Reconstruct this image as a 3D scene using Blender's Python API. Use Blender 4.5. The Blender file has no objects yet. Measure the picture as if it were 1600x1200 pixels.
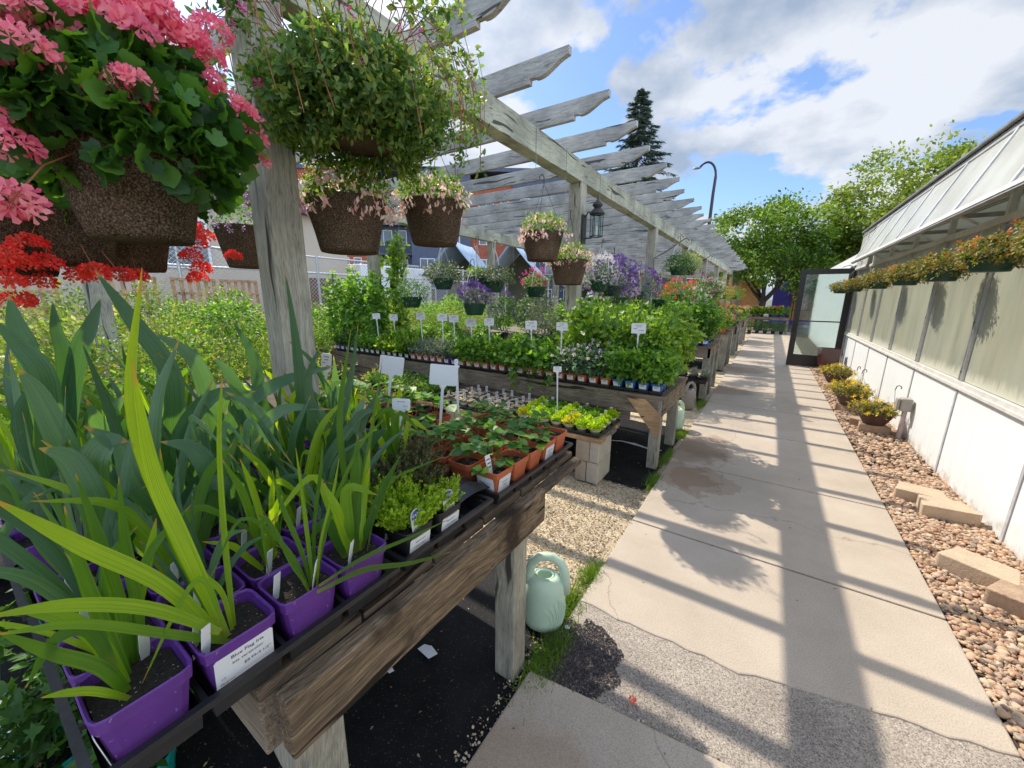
import bpy, math, random
import numpy as np
from mathutils import Vector, Matrix, noise as mnoise
R = math.radians; PI = math.pi
D = bpy.data; S = bpy.context.scene
C = S.collection
rnd = random.Random(7); rng = np.random.default_rng(11)

# ------------------------------------------------------------------ camera
F = 600.0; CH = 1.5
yaw, pitch, roll = R(33.399), R(12.777), 0.01
fw = np.array([-math.sin(yaw)*math.cos(pitch), math.cos(yaw)*math.cos(pitch), -math.sin(pitch)])
rt = np.array([math.cos(yaw), math.sin(yaw), 0.0]); up = np.cross(rt, fw)
r2 = math.cos(roll)*rt + math.sin(roll)*up; u2 = -math.sin(roll)*rt + math.cos(roll)*up
cam = D.cameras.new('camera'); co = D.objects.new('camera', cam); C.objects.link(co)
cam.sensor_fit = 'HORIZONTAL'; cam.sensor_width = 36.0; cam.lens = F/1600*36.0
cam.clip_start = 0.02; cam.clip_end = 2000
co.matrix_world = Matrix(((r2[0], u2[0], -fw[0], 0), (r2[1], u2[1], -fw[1], 0), (r2[2], u2[2], -fw[2], CH), (0, 0, 0, 1)))
S.camera = co
def ray(px, py): return r2*(px-800)/F - u2*(py-600)/F + fw
def onx(px, py, x): d = ray(px, py); return np.array([0, 0, CH]) + d*(x/d[0])
def ony(px, py, y): d = ray(px, py); return np.array([0, 0, CH]) + d*(y/d[1])
def onz(px, py, z): d = ray(px, py); return np.array([0, 0, CH]) + d*((z-CH)/d[2])

# ------------------------------------------------------------------ light
SUN = Vector((-0.80, 0.37, 1.0)).normalized()
el = math.asin(SUN.z); az = math.atan2(SUN.x, SUN.y)
sun = D.lights.new('sun', 'SUN'); sun.energy = 4.1; sun.angle = R(0.55); sun.color = (1.0, 0.92, 0.79)
so = D.objects.new('sun', sun); C.objects.link(so)
so.rotation_euler = SUN.to_track_quat('Z', 'Y').to_euler()
w = D.worlds.new('World'); S.world = w; w.use_nodes = True
nt = w.node_tree; nt.nodes.clear()
def N(t, **k):
    n = nt.nodes.new(t)
    for a, b in k.items(): setattr(n, a, b)
    return n
out = N('ShaderNodeOutputWorld'); bg = N('ShaderNodeBackground'); bg.inputs[1].default_value = 0.15
sky = N('ShaderNodeTexSky', sky_type='NISHITA'); sky.sun_disc = False
sky.sun_elevation = el; sky.sun_rotation = az; sky.air_density = 1.0; sky.dust_density = 0.6; sky.ozone_density = 1.4
tc = N('ShaderNodeTexCoord'); sp = N('ShaderNodeSeparateXYZ'); nt.links.new(tc.outputs['Generated'], sp.inputs[0])
def M_(op, a, b=None, c=None):
    n = N('ShaderNodeMath', operation=op)
    for i, v in enumerate((a, b, c)):
        if v is None: continue
        if isinstance(v, (int, float)): n.inputs[i].default_value = v
        else: nt.links.new(v, n.inputs[i])
    return n.outputs[0]
zz = M_('ADD', M_('MAXIMUM', sp.outputs[2], 0.0), 0.30)
cx = M_('DIVIDE', sp.outputs[0], zz); cy = M_('DIVIDE', sp.outputs[1], zz)
cb = N('ShaderNodeCombineXYZ'); nt.links.new(cx, cb.inputs[0]); nt.links.new(cy, cb.inputs[1])
mp = N('ShaderNodeMapping'); mp.inputs['Location'].default_value = (8.2, 1.4, 2); nt.links.new(cb.outputs[0], mp.inputs[0])
n1 = N('ShaderNodeTexNoise'); n1.inputs['Scale'].default_value = 1.9; n1.inputs['Detail'].default_value = 11; n1.inputs['Roughness'].default_value = 0.55; n1.inputs['Distortion'].default_value = 0.1
nt.links.new(mp.outputs[0], n1.inputs['Vector'])
cr = N('ShaderNodeValToRGB'); cr.color_ramp.elements[0].position = 0.455; cr.color_ramp.elements[1].position = 0.498
nt.links.new(n1.outputs[0], cr.inputs[0])
mp2 = N('ShaderNodeMapping'); mp2.inputs['Location'].default_value = (5.3, 2.7, 1); nt.links.new(cb.outputs[0], mp2.inputs[0])
n2 = N('ShaderNodeTexNoise'); n2.inputs['Scale'].default_value = 2.4; n2.inputs['Detail'].default_value = 8; n2.inputs['Roughness'].default_value = 0.55
nt.links.new(mp2.outputs[0], n2.inputs['Vector'])
cr2 = N('ShaderNodeValToRGB'); e = cr2.color_ramp.elements
e[0].position = 0.38; e[0].color = (2.0, 2.45, 3.15, 1); e[1].position = 0.58; e[1].color = (4.4, 4.55, 4.8, 1)
nt.links.new(n2.outputs[0], cr2.inputs[0])
# out-of-view sky opposite the sun brightened as added fill; round the sun it glows
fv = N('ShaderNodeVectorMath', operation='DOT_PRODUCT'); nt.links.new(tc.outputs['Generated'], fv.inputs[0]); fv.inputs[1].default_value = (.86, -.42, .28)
sky_fill = M_('MULTIPLY_ADD', M_('MAXIMUM', M_('ADD', fv.outputs['Value'], -.15), 0.0), 2.8, 1.0)
# haze round the sun
sv = N('ShaderNodeVectorMath', operation='DOT_PRODUCT'); nt.links.new(tc.outputs['Generated'], sv.inputs[0]); sv.inputs[1].default_value = SUN
glow = M_('MULTIPLY', M_('POWER', M_('MAXIMUM', sv.outputs['Value'], 0.0), 22.0), 0.8)
fac = M_('MAXIMUM', M_('MULTIPLY', cr.outputs[0], 0.93), glow)
skb = N('ShaderNodeMix', data_type='RGBA', blend_type='MULTIPLY'); skb.inputs[0].default_value = 1; nt.links.new(sky.outputs[0], skb.inputs[6]); skb.inputs[7].default_value = (0.74, 0.84, 1.0, 1)
mx = N('ShaderNodeMix', data_type='RGBA'); nt.links.new(fac, mx.inputs[0]); nt.links.new(skb.outputs[2], mx.inputs[6]); nt.links.new(cr2.outputs[0], mx.inputs[7])
gl2 = M_('MULTIPLY_ADD', M_('POWER', M_('MAXIMUM', sv.outputs['Value'], 0.0), 26.0), 4.0, sky_fill)
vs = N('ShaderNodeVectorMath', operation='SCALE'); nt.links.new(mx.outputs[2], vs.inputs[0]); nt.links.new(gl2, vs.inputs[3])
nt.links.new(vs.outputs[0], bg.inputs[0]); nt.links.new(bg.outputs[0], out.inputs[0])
S.view_settings.view_transform = 'Standard'; S.view_settings.look = 'None'; S.view_settings.gamma = 1
S.view_settings.exposure = 0.43
S.render.engine = 'CYCLES'
S.cycles.max_bounces = 8; S.cycles.transmission_bounces = 5; S.cycles.transparent_max_bounces = 6
S.cycles.sample_clamp_indirect = 6

# ------------------------------------------------------------------ materials
MATS = {}
def nodes(name):
    m = D.materials.new(name); m.use_nodes = True; t = m.node_tree; t.nodes.clear()
    o = t.nodes.new('ShaderNodeOutputMaterial'); return m, t, o
def mk(t, ty, ins=None, **k):
    n = t.nodes.new(ty)
    for a, b in k.items(): setattr(n, a, b)
    for a, b in (ins or {}).items():
        if isinstance(b, bpy.types.NodeSocket): t.links.new(b, n.inputs[a])
        else: n.inputs[a].default_value = b
    return n
def rgba(c): return (c[0], c[1], c[2], 1)
def ramp(t, fac, stops):
    n = t.nodes.new('ShaderNodeValToRGB'); cr = n.color_ramp
    while len(cr.elements) < len(stops): cr.elements.new(0.5)
    for e, (p, c) in zip(cr.elements, stops): e.position = p; e.color = rgba(c)
    t.links.new(fac, n.inputs[0]); return n.outputs[0]
def sc(c, k): return tuple(min(1, x*k) for x in c)
def mat(name, col, rough=0.6, var=0.25, scale=8, bump=0.15, bscale=60, metal=0, spec=0.4, stretch=(1, 1, 1), speck=None):
    if name in MATS: return MATS[name]
    m, t, o = nodes(name)
    tc = mk(t, 'ShaderNodeTexCoord'); mp = mk(t, 'ShaderNodeMapping', {'Vector': tc.outputs['Object'], 'Scale': stretch})
    nz = mk(t, 'ShaderNodeTexNoise', {'Vector': mp.outputs[0], 'Scale': scale, 'Detail': 6, 'Roughness': 0.6})
    c = ramp(t, nz.outputs[0], [(0.3, sc(col, 1-var)), (0.7, sc(col, 1+var))])
    if speck:
        sp = mk(t, 'ShaderNodeTexNoise', {'Vector': tc.outputs['Object'], 'Scale': speck[1], 'Detail': 2})
        f = ramp(t, sp.outputs[0], [(speck[2], (0, 0, 0)), (speck[2]+0.04, (1, 1, 1))])
        mm = mk(t, 'ShaderNodeMix', {0: f, 6: c, 7: rgba(speck[0])}, data_type='RGBA'); c = mm.outputs[2]
    p = mk(t, 'ShaderNodeBsdfPrincipled', {'Base Color': c, 'Roughness': rough, 'Metallic': metal, 'Specular IOR Level': spec})
    if bump:
        bn = mk(t, 'ShaderNodeTexNoise', {'Vector': mp.outputs[0], 'Scale': bscale, 'Detail': 4})
        b = mk(t, 'ShaderNodeBump', {'Height': bn.outputs[0], 'Strength': bump, 'Distance': 0.01}); t.links.new(b.outputs[0], p.inputs['Normal'])
    t.links.new(p.outputs[0], o.inputs[0]); MATS[name] = m; return m
def wood(name, ax, lo, mid, hi, bump=0.5, fine=1.0, stain=None):
    k = name+ax
    if k in MATS: return MATS[k]
    m, t, o = nodes(k)
    s = {'x': (0.05, 1, 1), 'y': (1, 0.05, 1), 'z': (1, 1, 0.05)}[ax]
    tc = mk(t, 'ShaderNodeTexCoord')
    wn = mk(t, 'ShaderNodeTexNoise', {'Vector': tc.outputs['Object'], 'Scale': 2.2, 'Detail': 2})
    ad = mk(t, 'ShaderNodeVectorMath', {0: wn.outputs['Color'], 3: 0.09}, operation='SCALE')
    a2 = mk(t, 'ShaderNodeVectorMath', {0: tc.outputs['Object'], 1: ad.outputs[0]}, operation='ADD')
    mp = mk(t, 'ShaderNodeMapping', {'Vector': a2.outputs[0], 'Scale': s})
    n = mk(t, 'ShaderNodeTexNoise', {'Vector': mp.outputs[0], 'Scale': 60*fine, 'Detail': 7, 'Roughness': 0.72})
    n3 = mk(t, 'ShaderNodeTexNoise', {'Vector': mp.outputs[0], 'Scale': 260*fine, 'Detail': 3, 'Roughness': 0.6})
    wv = mk(t, 'ShaderNodeMath', {0: n.outputs[0], 1: n3.outputs[0]}, operation='ADD')
    wv = mk(t, 'ShaderNodeMath', {0: wv.outputs[0], 1: 0.5}, operation='MULTIPLY')
    c = ramp(t, wv.outputs[0], [(0.36, lo), (0.5, mid), (0.64, hi)])
    n2 = mk(t, 'ShaderNodeTexNoise', {'Vector': tc.outputs['Object'], 'Scale': 3.5, 'Detail': 4})
    c2 = ramp(t, n2.outputs[0], [(0.35, (0.72, 0.72, 0.72)), (0.65, (1.15, 1.15, 1.12))])
    mm = mk(t, 'ShaderNodeMix', {0: 1.0, 6: c, 7: c2}, data_type='RGBA', blend_type='MULTIPLY'); cc = mm.outputs[2]
    # long dark checks
    ck = mk(t, 'ShaderNodeTexNoise', {'Vector': mp.outputs[0], 'Scale': 28*fine, 'Detail': 1})
    cf = ramp(t, ck.outputs[0], [(0.30, (1, 1, 1)), (0.335, (0, 0, 0))])
    mc = mk(t, 'ShaderNodeMix', {0: cf, 6: cc, 7: rgba(sc(lo, 0.35))}, data_type='RGBA'); cc = mc.outputs[2]
    vk = mk(t, 'ShaderNodeTexVoronoi', {'Vector': mk(t, 'ShaderNodeMapping', {'Vector': a2.outputs[0], 'Scale': tuple(0.45 if q < 1 else 1 for q in s)}).outputs[0], 'Scale': 3.3})
    kf = ramp(t, vk.outputs['Distance'], [(0.022, (.8, .8, .8)), (0.040, (0, 0, 0))])
    mc = mk(t, 'ShaderNodeMix', {0: kf, 6: cc, 7: rgba(sc(lo, 0.45))}, data_type='RGBA'); cc = mc.outputs[2]
    if stain:
        sn = mk(t, 'ShaderNodeTexNoise', {'Vector': tc.outputs['Object'], 'Scale': stain[1], 'Detail': 5})
        sf = ramp(t, sn.outputs[0], [(stain[2], (0, 0, 0)), (stain[2]+0.12, (1, 1, 1))])
        mc = mk(t, 'ShaderNodeMix', {0: sf, 6: cc, 7: rgba(stain[0])}, data_type='RGBA'); cc = mc.outputs[2]
    p = mk(t, 'ShaderNodeBsdfPrincipled', {'Base Color': cc, 'Roughness': 0.85, 'Specular IOR Level': 0.2})
    b = mk(t, 'ShaderNodeBump', {'Height': wv.outputs[0], 'Strength': bump, 'Distance': 0.012}); t.links.new(b.outputs[0], p.inputs['Normal'])
    t.links.new(p.outputs[0], o.inputs[0]); MATS[k] = m; return m
def leafm(name, cols, trans=0.4, rough=0.45, tcol=None, spec=0.35, nscale=40):
    """cols: 2..4 colours spread over the per-leaf random value"""
    if name in MATS: return MATS[name]
    m, t, o = nodes(name)
    at = mk(t, 'ShaderNodeAttribute', attribute_name='rnd')
    tc = mk(t, 'ShaderNodeTexCoord')
    nz = mk(t, 'ShaderNodeTexNoise', {'Vector': tc.outputs['Object'], 'Scale': nscale, 'Detail': 3})
    f = mk(t, 'ShaderNodeMath', {0: nz.outputs[0], 1: 0.3, 2: at.outputs['Fac']}, operation='MULTIPLY_ADD')
    f = mk(t, 'ShaderNodeMath', {0: f.outputs[0], 1: 0.15}, operation='SUBTRACT')
    n = len(cols); c = ramp(t, f.outputs[0], [(i/(n-1), cols[i]) for i in range(n)])
    p = mk(t, 'ShaderNodeBsdfPrincipled', {'Base Color': c, 'Roughness': rough, 'Specular IOR Level': spec})
    tm = mk(t, 'ShaderNodeMix', {0: 1.0, 6: c, 7: rgba(tcol or (2.4, 2.2, 0.9))}, data_type='RGBA', blend_type='MULTIPLY')
    tr = mk(t, 'ShaderNodeBsdfTranslucent', {'Color': tm.outputs[2]})
    mx = mk(t, 'ShaderNodeMixShader', {0: trans, 1: p.outputs[0], 2: tr.outputs[0]})
    t.links.new(mx.outputs[0], o.inputs[0]); MATS[name] = m; return m
def rndm(name, cols, rough=0.7, bump=0.3, bscale=150, spec=0.3, nscale=60):
    if name in MATS: return MATS[name]
    m, t, o = nodes(name)
    at = mk(t, 'ShaderNodeAttribute', attribute_name='rnd'); tc = mk(t, 'ShaderNodeTexCoord')
    nz = mk(t, 'ShaderNodeTexNoise', {'Vector': tc.outputs['Object'], 'Scale': nscale, 'Detail': 3})
    f = mk(t, 'ShaderNodeMath', {0: nz.outputs[0], 1: 0.2, 2: at.outputs['Fac']}, operation='MULTIPLY_ADD')
    f = mk(t, 'ShaderNodeMath', {0: f.outputs[0], 1: 0.1}, operation='SUBTRACT')
    n = len(cols); c = ramp(t, f.outputs[0], [(i/(n-1), cols[i]) for i in range(n)])
    p = mk(t, 'ShaderNodeBsdfPrincipled', {'Base Color': c, 'Roughness': rough, 'Specular IOR Level': spec})
    bn = mk(t, 'ShaderNodeTexNoise', {'Vector': tc.outputs['Object'], 'Scale': bscale, 'Detail': 3})
    b = mk(t, 'ShaderNodeBump', {'Height': bn.outputs[0], 'Strength': bump, 'Distance': 0.004}); t.links.new(b.outputs[0], p.inputs['Normal'])
    t.links.new(p.outputs[0], o.inputs[0]); MATS[name] = m; return m
def gravelm(name, cols, scale, bump=1.0, rough=0.9, patch=None):
    if name in MATS: return MATS[name]
    m, t, o = nodes(name); tc = mk(t, 'ShaderNodeTexCoord')
    v = mk(t, 'ShaderNodeTexVoronoi', {'Vector': tc.outputs['Object'], 'Scale': scale})
    sp = mk(t, 'ShaderNodeSeparateColor', {0: v.outputs['Color']})
    n = len(cols); c = ramp(t, sp.outputs[0], [(i/(n-1), cols[i]) for i in range(n)])
    nz = mk(t, 'ShaderNodeTexNoise', {'Vector': tc.outputs['Object'], 'Scale': 2.5, 'Detail': 5})
    c2 = ramp(t, nz.outputs[0], [(0.3, (0.75, 0.75, 0.75)), (0.7, (1.2, 1.2, 1.2))])
    mm = mk(t, 'ShaderNodeMix', {0: 1.0, 6: c, 7: c2}, data_type='RGBA', blend_type='MULTIPLY')
    p = mk(t, 'ShaderNodeBsdfPrincipled', {'Base Color': mm.outputs[2], 'Roughness': rough, 'Specular IOR Level': 0.2})
    iv = mk(t, 'ShaderNodeMath', {0: 1.0, 1: v.outputs['Distance']}, operation='SUBTRACT')
    b = mk(t, 'ShaderNodeBump', {'Height': iv.outputs[0], 'Strength': bump, 'Distance': 0.5/scale}); t.links.new(b.outputs[0], p.inputs['Normal'])
    t.links.new(p.outputs[0], o.inputs[0]); MATS[name] = m; return m

# ------------------------------------------------------------------ mesh helpers
def mesh_np(name, V, Fc, rv=None, smooth=False):
    V = np.asarray(V, np.float32); Fc = np.asarray(Fc, np.int32); k = Fc.shape[1]
    me = D.meshes.new(name); me.vertices.add(len(V)); me.vertices.foreach_set('co', V.ravel())
    me.loops.add(Fc.size); me.loops.foreach_set('vertex_index', Fc.ravel())
    me.polygons.add(len(Fc)); me.polygons.foreach_set('loop_start', np.arange(0, Fc.size, k, dtype=np.int32))
    if smooth: me.polygons.foreach_set('use_smooth', np.ones(len(Fc), bool))
    if rv is not None:
        a = me.attributes.new('rnd', 'FLOAT', 'POINT'); a.data.foreach_set('value', np.asarray(rv, np.float32))
    me.update(calc_edges=True); return me
class MB:
    """collects verts / polygons in the parent's frame"""
    def __init__(s): s.v = []; s.f = []
    def add(s, vs, fs):
        o = len(s.v); s.v += [tuple(map(float, v)) for v in vs]; s.f += [tuple(i+o for i in f) for f in fs]; return s
    def box(s, lo, hi, M=None, b=0.0):
        x0, y0, z0 = lo; x1, y1, z1 = hi
        vs = [(x0, y0, z0), (x1, y0, z0), (x1, y1, z0), (x0, y1, z0), (x0, y0, z1), (x1, y0, z1), (x1, y1, z1), (x0, y1, z1)]
        if M is not None: vs = [M @ Vector(v) for v in vs]
        return s.add(vs, [(0, 3, 2, 1), (4, 5, 6, 7), (0, 1, 5, 4), (1, 2, 6, 5), (2, 3, 7, 6), (3, 0, 4, 7)])
    def prism(s, prof, ax, a, b):
        """prof polygon in the two other axes (order x,y,z without ax), extruded a..b"""
        def P(u, v, t): return {'y': (u, t, v), 'x': (t, u, v), 'z': (u, v, t)}[ax]
        n = len(prof); vs = [P(u, v, a) for u, v in prof]+[P(u, v, b) for u, v in prof]
        return s.add(vs, [tuple(range(n))[::-1], tuple(range(n, 2*n))]+[(i, (i+1) % n, n+(i+1) % n, n+i) for i in range(n)])
    def tube(s, pts, r, n=6, cap=True):
        pts = [Vector(p) for p in pts]; rs = r if hasattr(r, '__len__') else [r]*len(pts)
        t0 = (pts[1]-pts[0]).normalized(); a = t0.orthogonal().normalized(); vs = []
        for i, p in enumerate(pts):
            t = (pts[min(i+1, len(pts)-1)]-pts[max(i-1, 0)]).normalized()
            a = (a-t*a.dot(t)).normalized(); b = t.cross(a)
            for j in range(n):
                q = 2*PI*j/n; vs.append(p+(a*math.cos(q)+b*math.sin(q))*rs[i])
        fs = [(i*n+j, i*n+(j+1) % n, (i+1)*n+(j+1) % n, (i+1)*n+j) for i in range(len(pts)-1) for j in range(n)]
        if cap: fs += [tuple(range(n))[::-1], tuple(range((len(pts)-1)*n, len(pts)*n))]
        return s.add(vs, fs)
    def lathe(s, prof, n=24, c=(0, 0, 0), wob=0, sq=None):
        vs = []
        for r, z in prof:
            for j in range(n):
                q = 2*PI*j/n; rr = r
                if wob: rr += wob*mnoise.noise(Vector((math.cos(q)*r*25, math.sin(q)*r*25, z*25)))
                x, y = math.cos(q), math.sin(q)
                if sq:
                    p = (abs(x)**sq+abs(y)**sq)**(1/sq); x /= p; y /= p
                vs.append((c[0]+rr*x, c[1]+rr*y, c[2]+z))
        m = len(prof); fs = [(i*n+j, i*n+(j+1) % n, (i+1)*n+(j+1) % n, (i+1)*n+j) for i in range(m-1) for j in range(n)]
        if prof[0][0] > 1e-5: fs.append(tuple(range(n))[::-1])
        if prof[-1][0] > 1e-5: fs.append(tuple(range((m-1)*n, m*n)))
        return s.add(vs, fs)
    def mesh(s, name, smooth=False):
        me = D.meshes.new(name); me.from_pydata(s.v, [], s.f); me.update()
        if smooth: me.polygons.foreach_set('use_smooth', np.ones(len(me.polygons), bool))
        return me
    def build(s, name, m, parent=None, loc=None, smooth=False, bevel=0, **tags):
        return obj(name, s.mesh(name, smooth), m, parent, loc, bevel, **tags)
def obj(name, me, m=None, parent=None, loc=None, bevel=0, **tags):
    if m is not None and not me.materials: me.materials.append(m)
    o = D.objects.new(name, me); C.objects.link(o)
    if parent is not None: o.parent = parent
    if loc is not None: o.location = loc
    if bevel:
        b = o.modifiers.new('bevel', 'BEVEL'); b.width = bevel; b.segments = 2; b.limit_method = 'ANGLE'; b.angle_limit = R(40)
    for k, v in tags.items(): o[k] = v
    return o
def thing(name, label, cat, loc=(0, 0, 0), rz=0, group=None):
    o = D.objects.new(name, None); C.objects.link(o); o.location = loc; o.rotation_euler = (0, 0, rz)
    o['label'] = label; o['category'] = cat; o.empty_display_size = 0.1
    if group: o['group'] = group
    return o
def struct(o): o['kind'] = 'structure'; return o
class Kit:
    """parts of one kind: (name, mesh, material, parent index, tags)"""
    def __init__(s): s.p = []
    def add(s, name, me, m, par=-1, **tags):
        if isinstance(me, MB): me = me.mesh(name, tags.pop('smooth', False))
        if not me.materials: me.materials.append(m)
        s.p.append((name, me, par, tags)); return len(s.p)-1
def put(kit, name, label, cat, loc, rz=0, group=None, scale=1):
    r = thing(name, label, cat, loc, rz, group); r.scale = (scale,)*3; os = []
    for n, me, par, tags in kit.p:
        o = D.objects.new(n, me); C.objects.link(o); o.parent = r if par < 0 else os[par]
        for k, v in tags.items(): o[k] = v
        os.append(o)
    return r

# leaf / petal templates (triangles)
def t_leaf(W=0.5, fold=0.12, curl=0.15, p=0.45):
    V = [(0, 0, 0), (.35, 0, -fold*.3), (.72, 0, -fold*.3-curl*.4), (1, 0, -curl), (.33, W*.46, fold*.5), (.68, W*.36, fold*.3-curl*.4), (.33, -W*.46, fold*.5), (.68, -W*.36, fold*.3-curl*.4)]
    Fc = [(0, 6, 1), (0, 1, 4), (6, 7, 2), (6, 2, 1), (1, 2, 5), (1, 5, 4), (7, 3, 2), (2, 3, 5)]
    return np.array(V), np.array(Fc)
def t_fan(n, rad, cup=0.1, notch=True, ruf=0.06):
    V = [(0.12, 0, 0)]
    for i in range(n):
        a = -PI+0.25+(2*PI-0.5)*i/(n-1) if notch else 2*PI*i/n
        r = rad(a, i)*.5; V.append((.5+r*math.cos(a) if not notch else 0.35+r*math.cos(a)*1.15, r*math.sin(a)*1.15, cup*r*2+ruf*((i % 2)-.5)))
    Fc = [(0, i, i+1) for i in range(1, n)]+([] if notch else [(0, n, 1)])
    return np.array(V), np.array(Fc)
T_OV = t_leaf(.5); T_NAR = t_leaf(.26, .05, .25); T_WIDE = t_leaf(.8, .1, .12); T_ROUND = t_leaf(1.0, .14, .1)
T_GER = t_fan(19, lambda a, i: (1.0 if i % 2 else 0.88)*(.86 if i in (4, 5, 9, 13, 14) else 1), .22, True, .07)
T_GRAPE = t_fan(13, lambda a, i: [.6, .95, .48, 1.05, .5, .8, 1.35, .8, .5, 1.05, .48, .95, .6][i], .16, True, .05)
T_MAPLE = t_leaf(.75, .2, .1)
T_DIA = (np.array([(0, 0, 0), (.5, .3, .04), (1, 0, -.05), (.5, -.3, .04)]), np.array([(0, 3, 2), (0, 2, 1)]))
T_NEED = (np.array([(0, 0, 0), (0, .12, 0), (1, 0, .0), (0, 0, .12)]), np.array([(0, 1, 2), (1, 3, 2), (3, 0, 2)]))
def t_flower(n=5, w=.34, cup=.35):
    V = [(0, 0, 0)]; Fc = []
    for i in range(n):
        a = 2*PI*i/n; b = len(V)
        for r, da, z in ((.3, -w*.8, cup*.25), (.5, -w, cup*.6), (.55, 0, cup*.8), (.5, w, cup*.6), (.3, w*.8, cup*.25)):
            V.append((r*math.cos(a+da), r*math.sin(a+da), z))
        Fc += [(0, b, b+4), (b, b+1, b+2), (b, b+2, b+4), (b+2, b+3, b+4)]
    return np.array(V), np.array(Fc)
T_FLO = t_flower(); T_FLO4 = t_flower(4, .42, .2)
def norm(a): return a/np.maximum(np.linalg.norm(a, axis=-1, keepdims=True), 1e-9)
def frames(d, n):
    X = norm(d); Y = norm(np.cross(n, X)); Z = np.cross(X, Y); return np.stack([X, Y, Z], -1)
def scat(name, T, pos, d, n, size, rv=None, wid=None, smooth=False):
    V, Fc = T; pos = np.asarray(pos, float); m = len(pos); size = np.broadcast_to(np.asarray(size, float), (m,))
    M = frames(np.asarray(d, float), np.asarray(n, float)); s = np.repeat(size[:, None], 3, 1)
    if wid is not None: s = s.copy(); s[:, 1] *= wid
    W = np.einsum('nij,nkj->nki', M, V[None]*s[:, None, :])+pos[:, None, :]
    Fa = Fc[None]+(np.arange(m)*len(V))[:, None, None]
    if rv is None: rv = rng.random(m)
    return mesh_np(name, W.reshape(-1, 3), Fa.reshape(-1, Fc.shape[1]), np.repeat(np.broadcast_to(rv, (m,)), len(V)), smooth)
def ells(n, rx, ry, rz, shell=0.55, bottom=-1.0):
    """points in an ellipsoid, denser toward its skin; returns points, outward dirs"""
    u = norm(rng.normal(size=(int(n*1.6)+8, 3)))
    u = u[u[:, 2] > bottom][:n]; r = shell+(1-shell)*rng.random(len(u))**.7
    o_ = rng.random(3)*20; r *= 1+.42*np.array([mnoise.noise(Vector(tuple(q*2.1+o_))) for q in u])
    return u*np.array([rx, ry, rz])*r[:, None], u
def mound(name, T, n, rx, ry, rz, size, shell=.55, bottom=-.35, droop=0.2, c=(0, 0, 0), upn=.7, jit=.6, rv=None):
    p, u = ells(n, rx, ry, rz, shell, bottom); m = len(p)
    d = u+jit*rng.normal(size=(m, 3)); d[:, 2] -= droop
    nn = u*(1-upn)+np.array([0, 0, upn])+.45*rng.normal(size=(m, 3))
    return scat(name, T, p+np.array(c), d, nn, size*(.65+.7*rng.random(m)), rv)
def join_np(name, ms):
    """merge triangle meshes made by mesh_np"""
    V = []; Fc = []; rv = []; o = 0
    for me in ms:
        a = np.empty(len(me.vertices)*3, np.float32); me.vertices.foreach_get('co', a); V.append(a.reshape(-1, 3))
        b = np.empty(len(me.loops), np.int32); me.loops.foreach_get('vertex_index', b); Fc.append(b.reshape(-1, 3)+o)
        r = np.zeros(len(me.vertices), np.float32)
        if 'rnd' in me.attributes: me.attributes['rnd'].data.foreach_get('value', r)
        rv.append(r); o += len(me.vertices)
    return mesh_np(name, np.concatenate(V), np.concatenate(Fc), np.concatenate(rv))
def text_mesh(s, size, M, ex=0.0002, bold=False, align='CENTER'):
    """lettering as a mesh, transformed by M (local x right, y up, z out)"""
    cu = D.curves.new('t', 'FONT'); cu.body = s; cu.size = size; cu.align_x = align; cu.align_y = 'CENTER'; cu.resolution_u = 2
    if bold: cu.offset = size*.02
    o = D.objects.new('t', cu); C.objects.link(o); bpy.context.view_layer.update()
    me = D.meshes.new_from_object(o.evaluated_get(bpy.context.evaluated_depsgraph_get())); D.objects.remove(o)
    me.transform(M); return me
def frame_M(o, x, y):
    x = Vector(x).normalized(); y = Vector(y); y = (y-x*y.dot(x)).normalized(); z = x.cross(y)
    return Matrix(((x[0], y[0], z[0], o[0]), (x[1], y[1], z[1], o[1]), (x[2], y[2], z[2], o[2]), (0, 0, 0, 1)))
ORD = ['', 'second ', 'third ', 'fourth ', 'fifth ', 'sixth ', 'seventh ', 'eighth ', 'ninth ', 'tenth ', 'eleventh ', 'twelfth ', 'thirteenth ', 'fourteenth ', 'fifteenth ', 'sixteenth ', 'seventeenth ', 'eighteenth ', 'nineteenth ', 'twentieth ']
ORD += ['twenty-'+o for o in ['first ']+ORD[1:9]]+['thirtieth ']+['thirty-'+o for o in ['first ']+ORD[1:9]]+['fortieth ']+['forty-'+o for o in ['first ']+ORD[1:9]]
def nth(i): return 'first ' if i == 0 else ORD[i]

# ================================================================== SETTING
BEV = 0.004
def sheet(name, x0, x1, y0, y1, z, m, nx=1, ny=1, amp=0, sc_=3, **t):
    xs = np.linspace(x0, x1, nx+1); ys = np.linspace(y0, y1, ny+1)
    V = [(x, y, z+(amp*mnoise.noise(Vector((x*sc_, y*sc_, 0))) if amp else 0)) for y in ys for x in xs]
    Fc = [(j*(nx+1)+i, j*(nx+1)+i+1, (j+1)*(nx+1)+i+1, (j+1)*(nx+1)+i) for j in range(ny) for i in range(nx)]
    return struct(obj(name, mesh_np(name, V, Fc, smooth=amp > 0), m))
g_ground = mat('ground_dull', (.13, .13, .09), .95, .35, 1.2, .3, 30)
sheet('ground', -500, 500, -60, 900, -0.06, g_ground)
g_pea = gravelm('pea_gravel', [(.22, .16, .09), (.50, .38, .23), (.62, .50, .33), (.40, .33, .24), (.70, .60, .45)], 95, 1.0)
sheet('gravel_bed', -9.6, -0.61, -4, 34, -0.035, g_pea, 60, 160, .012, 2.5)
g_cloth = mat('ground_cloth', (.009, .009, .010), .7, .45, 7, .5, 12, spec=.2, speck=((.10, .085, .065), 150, .66))
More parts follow.
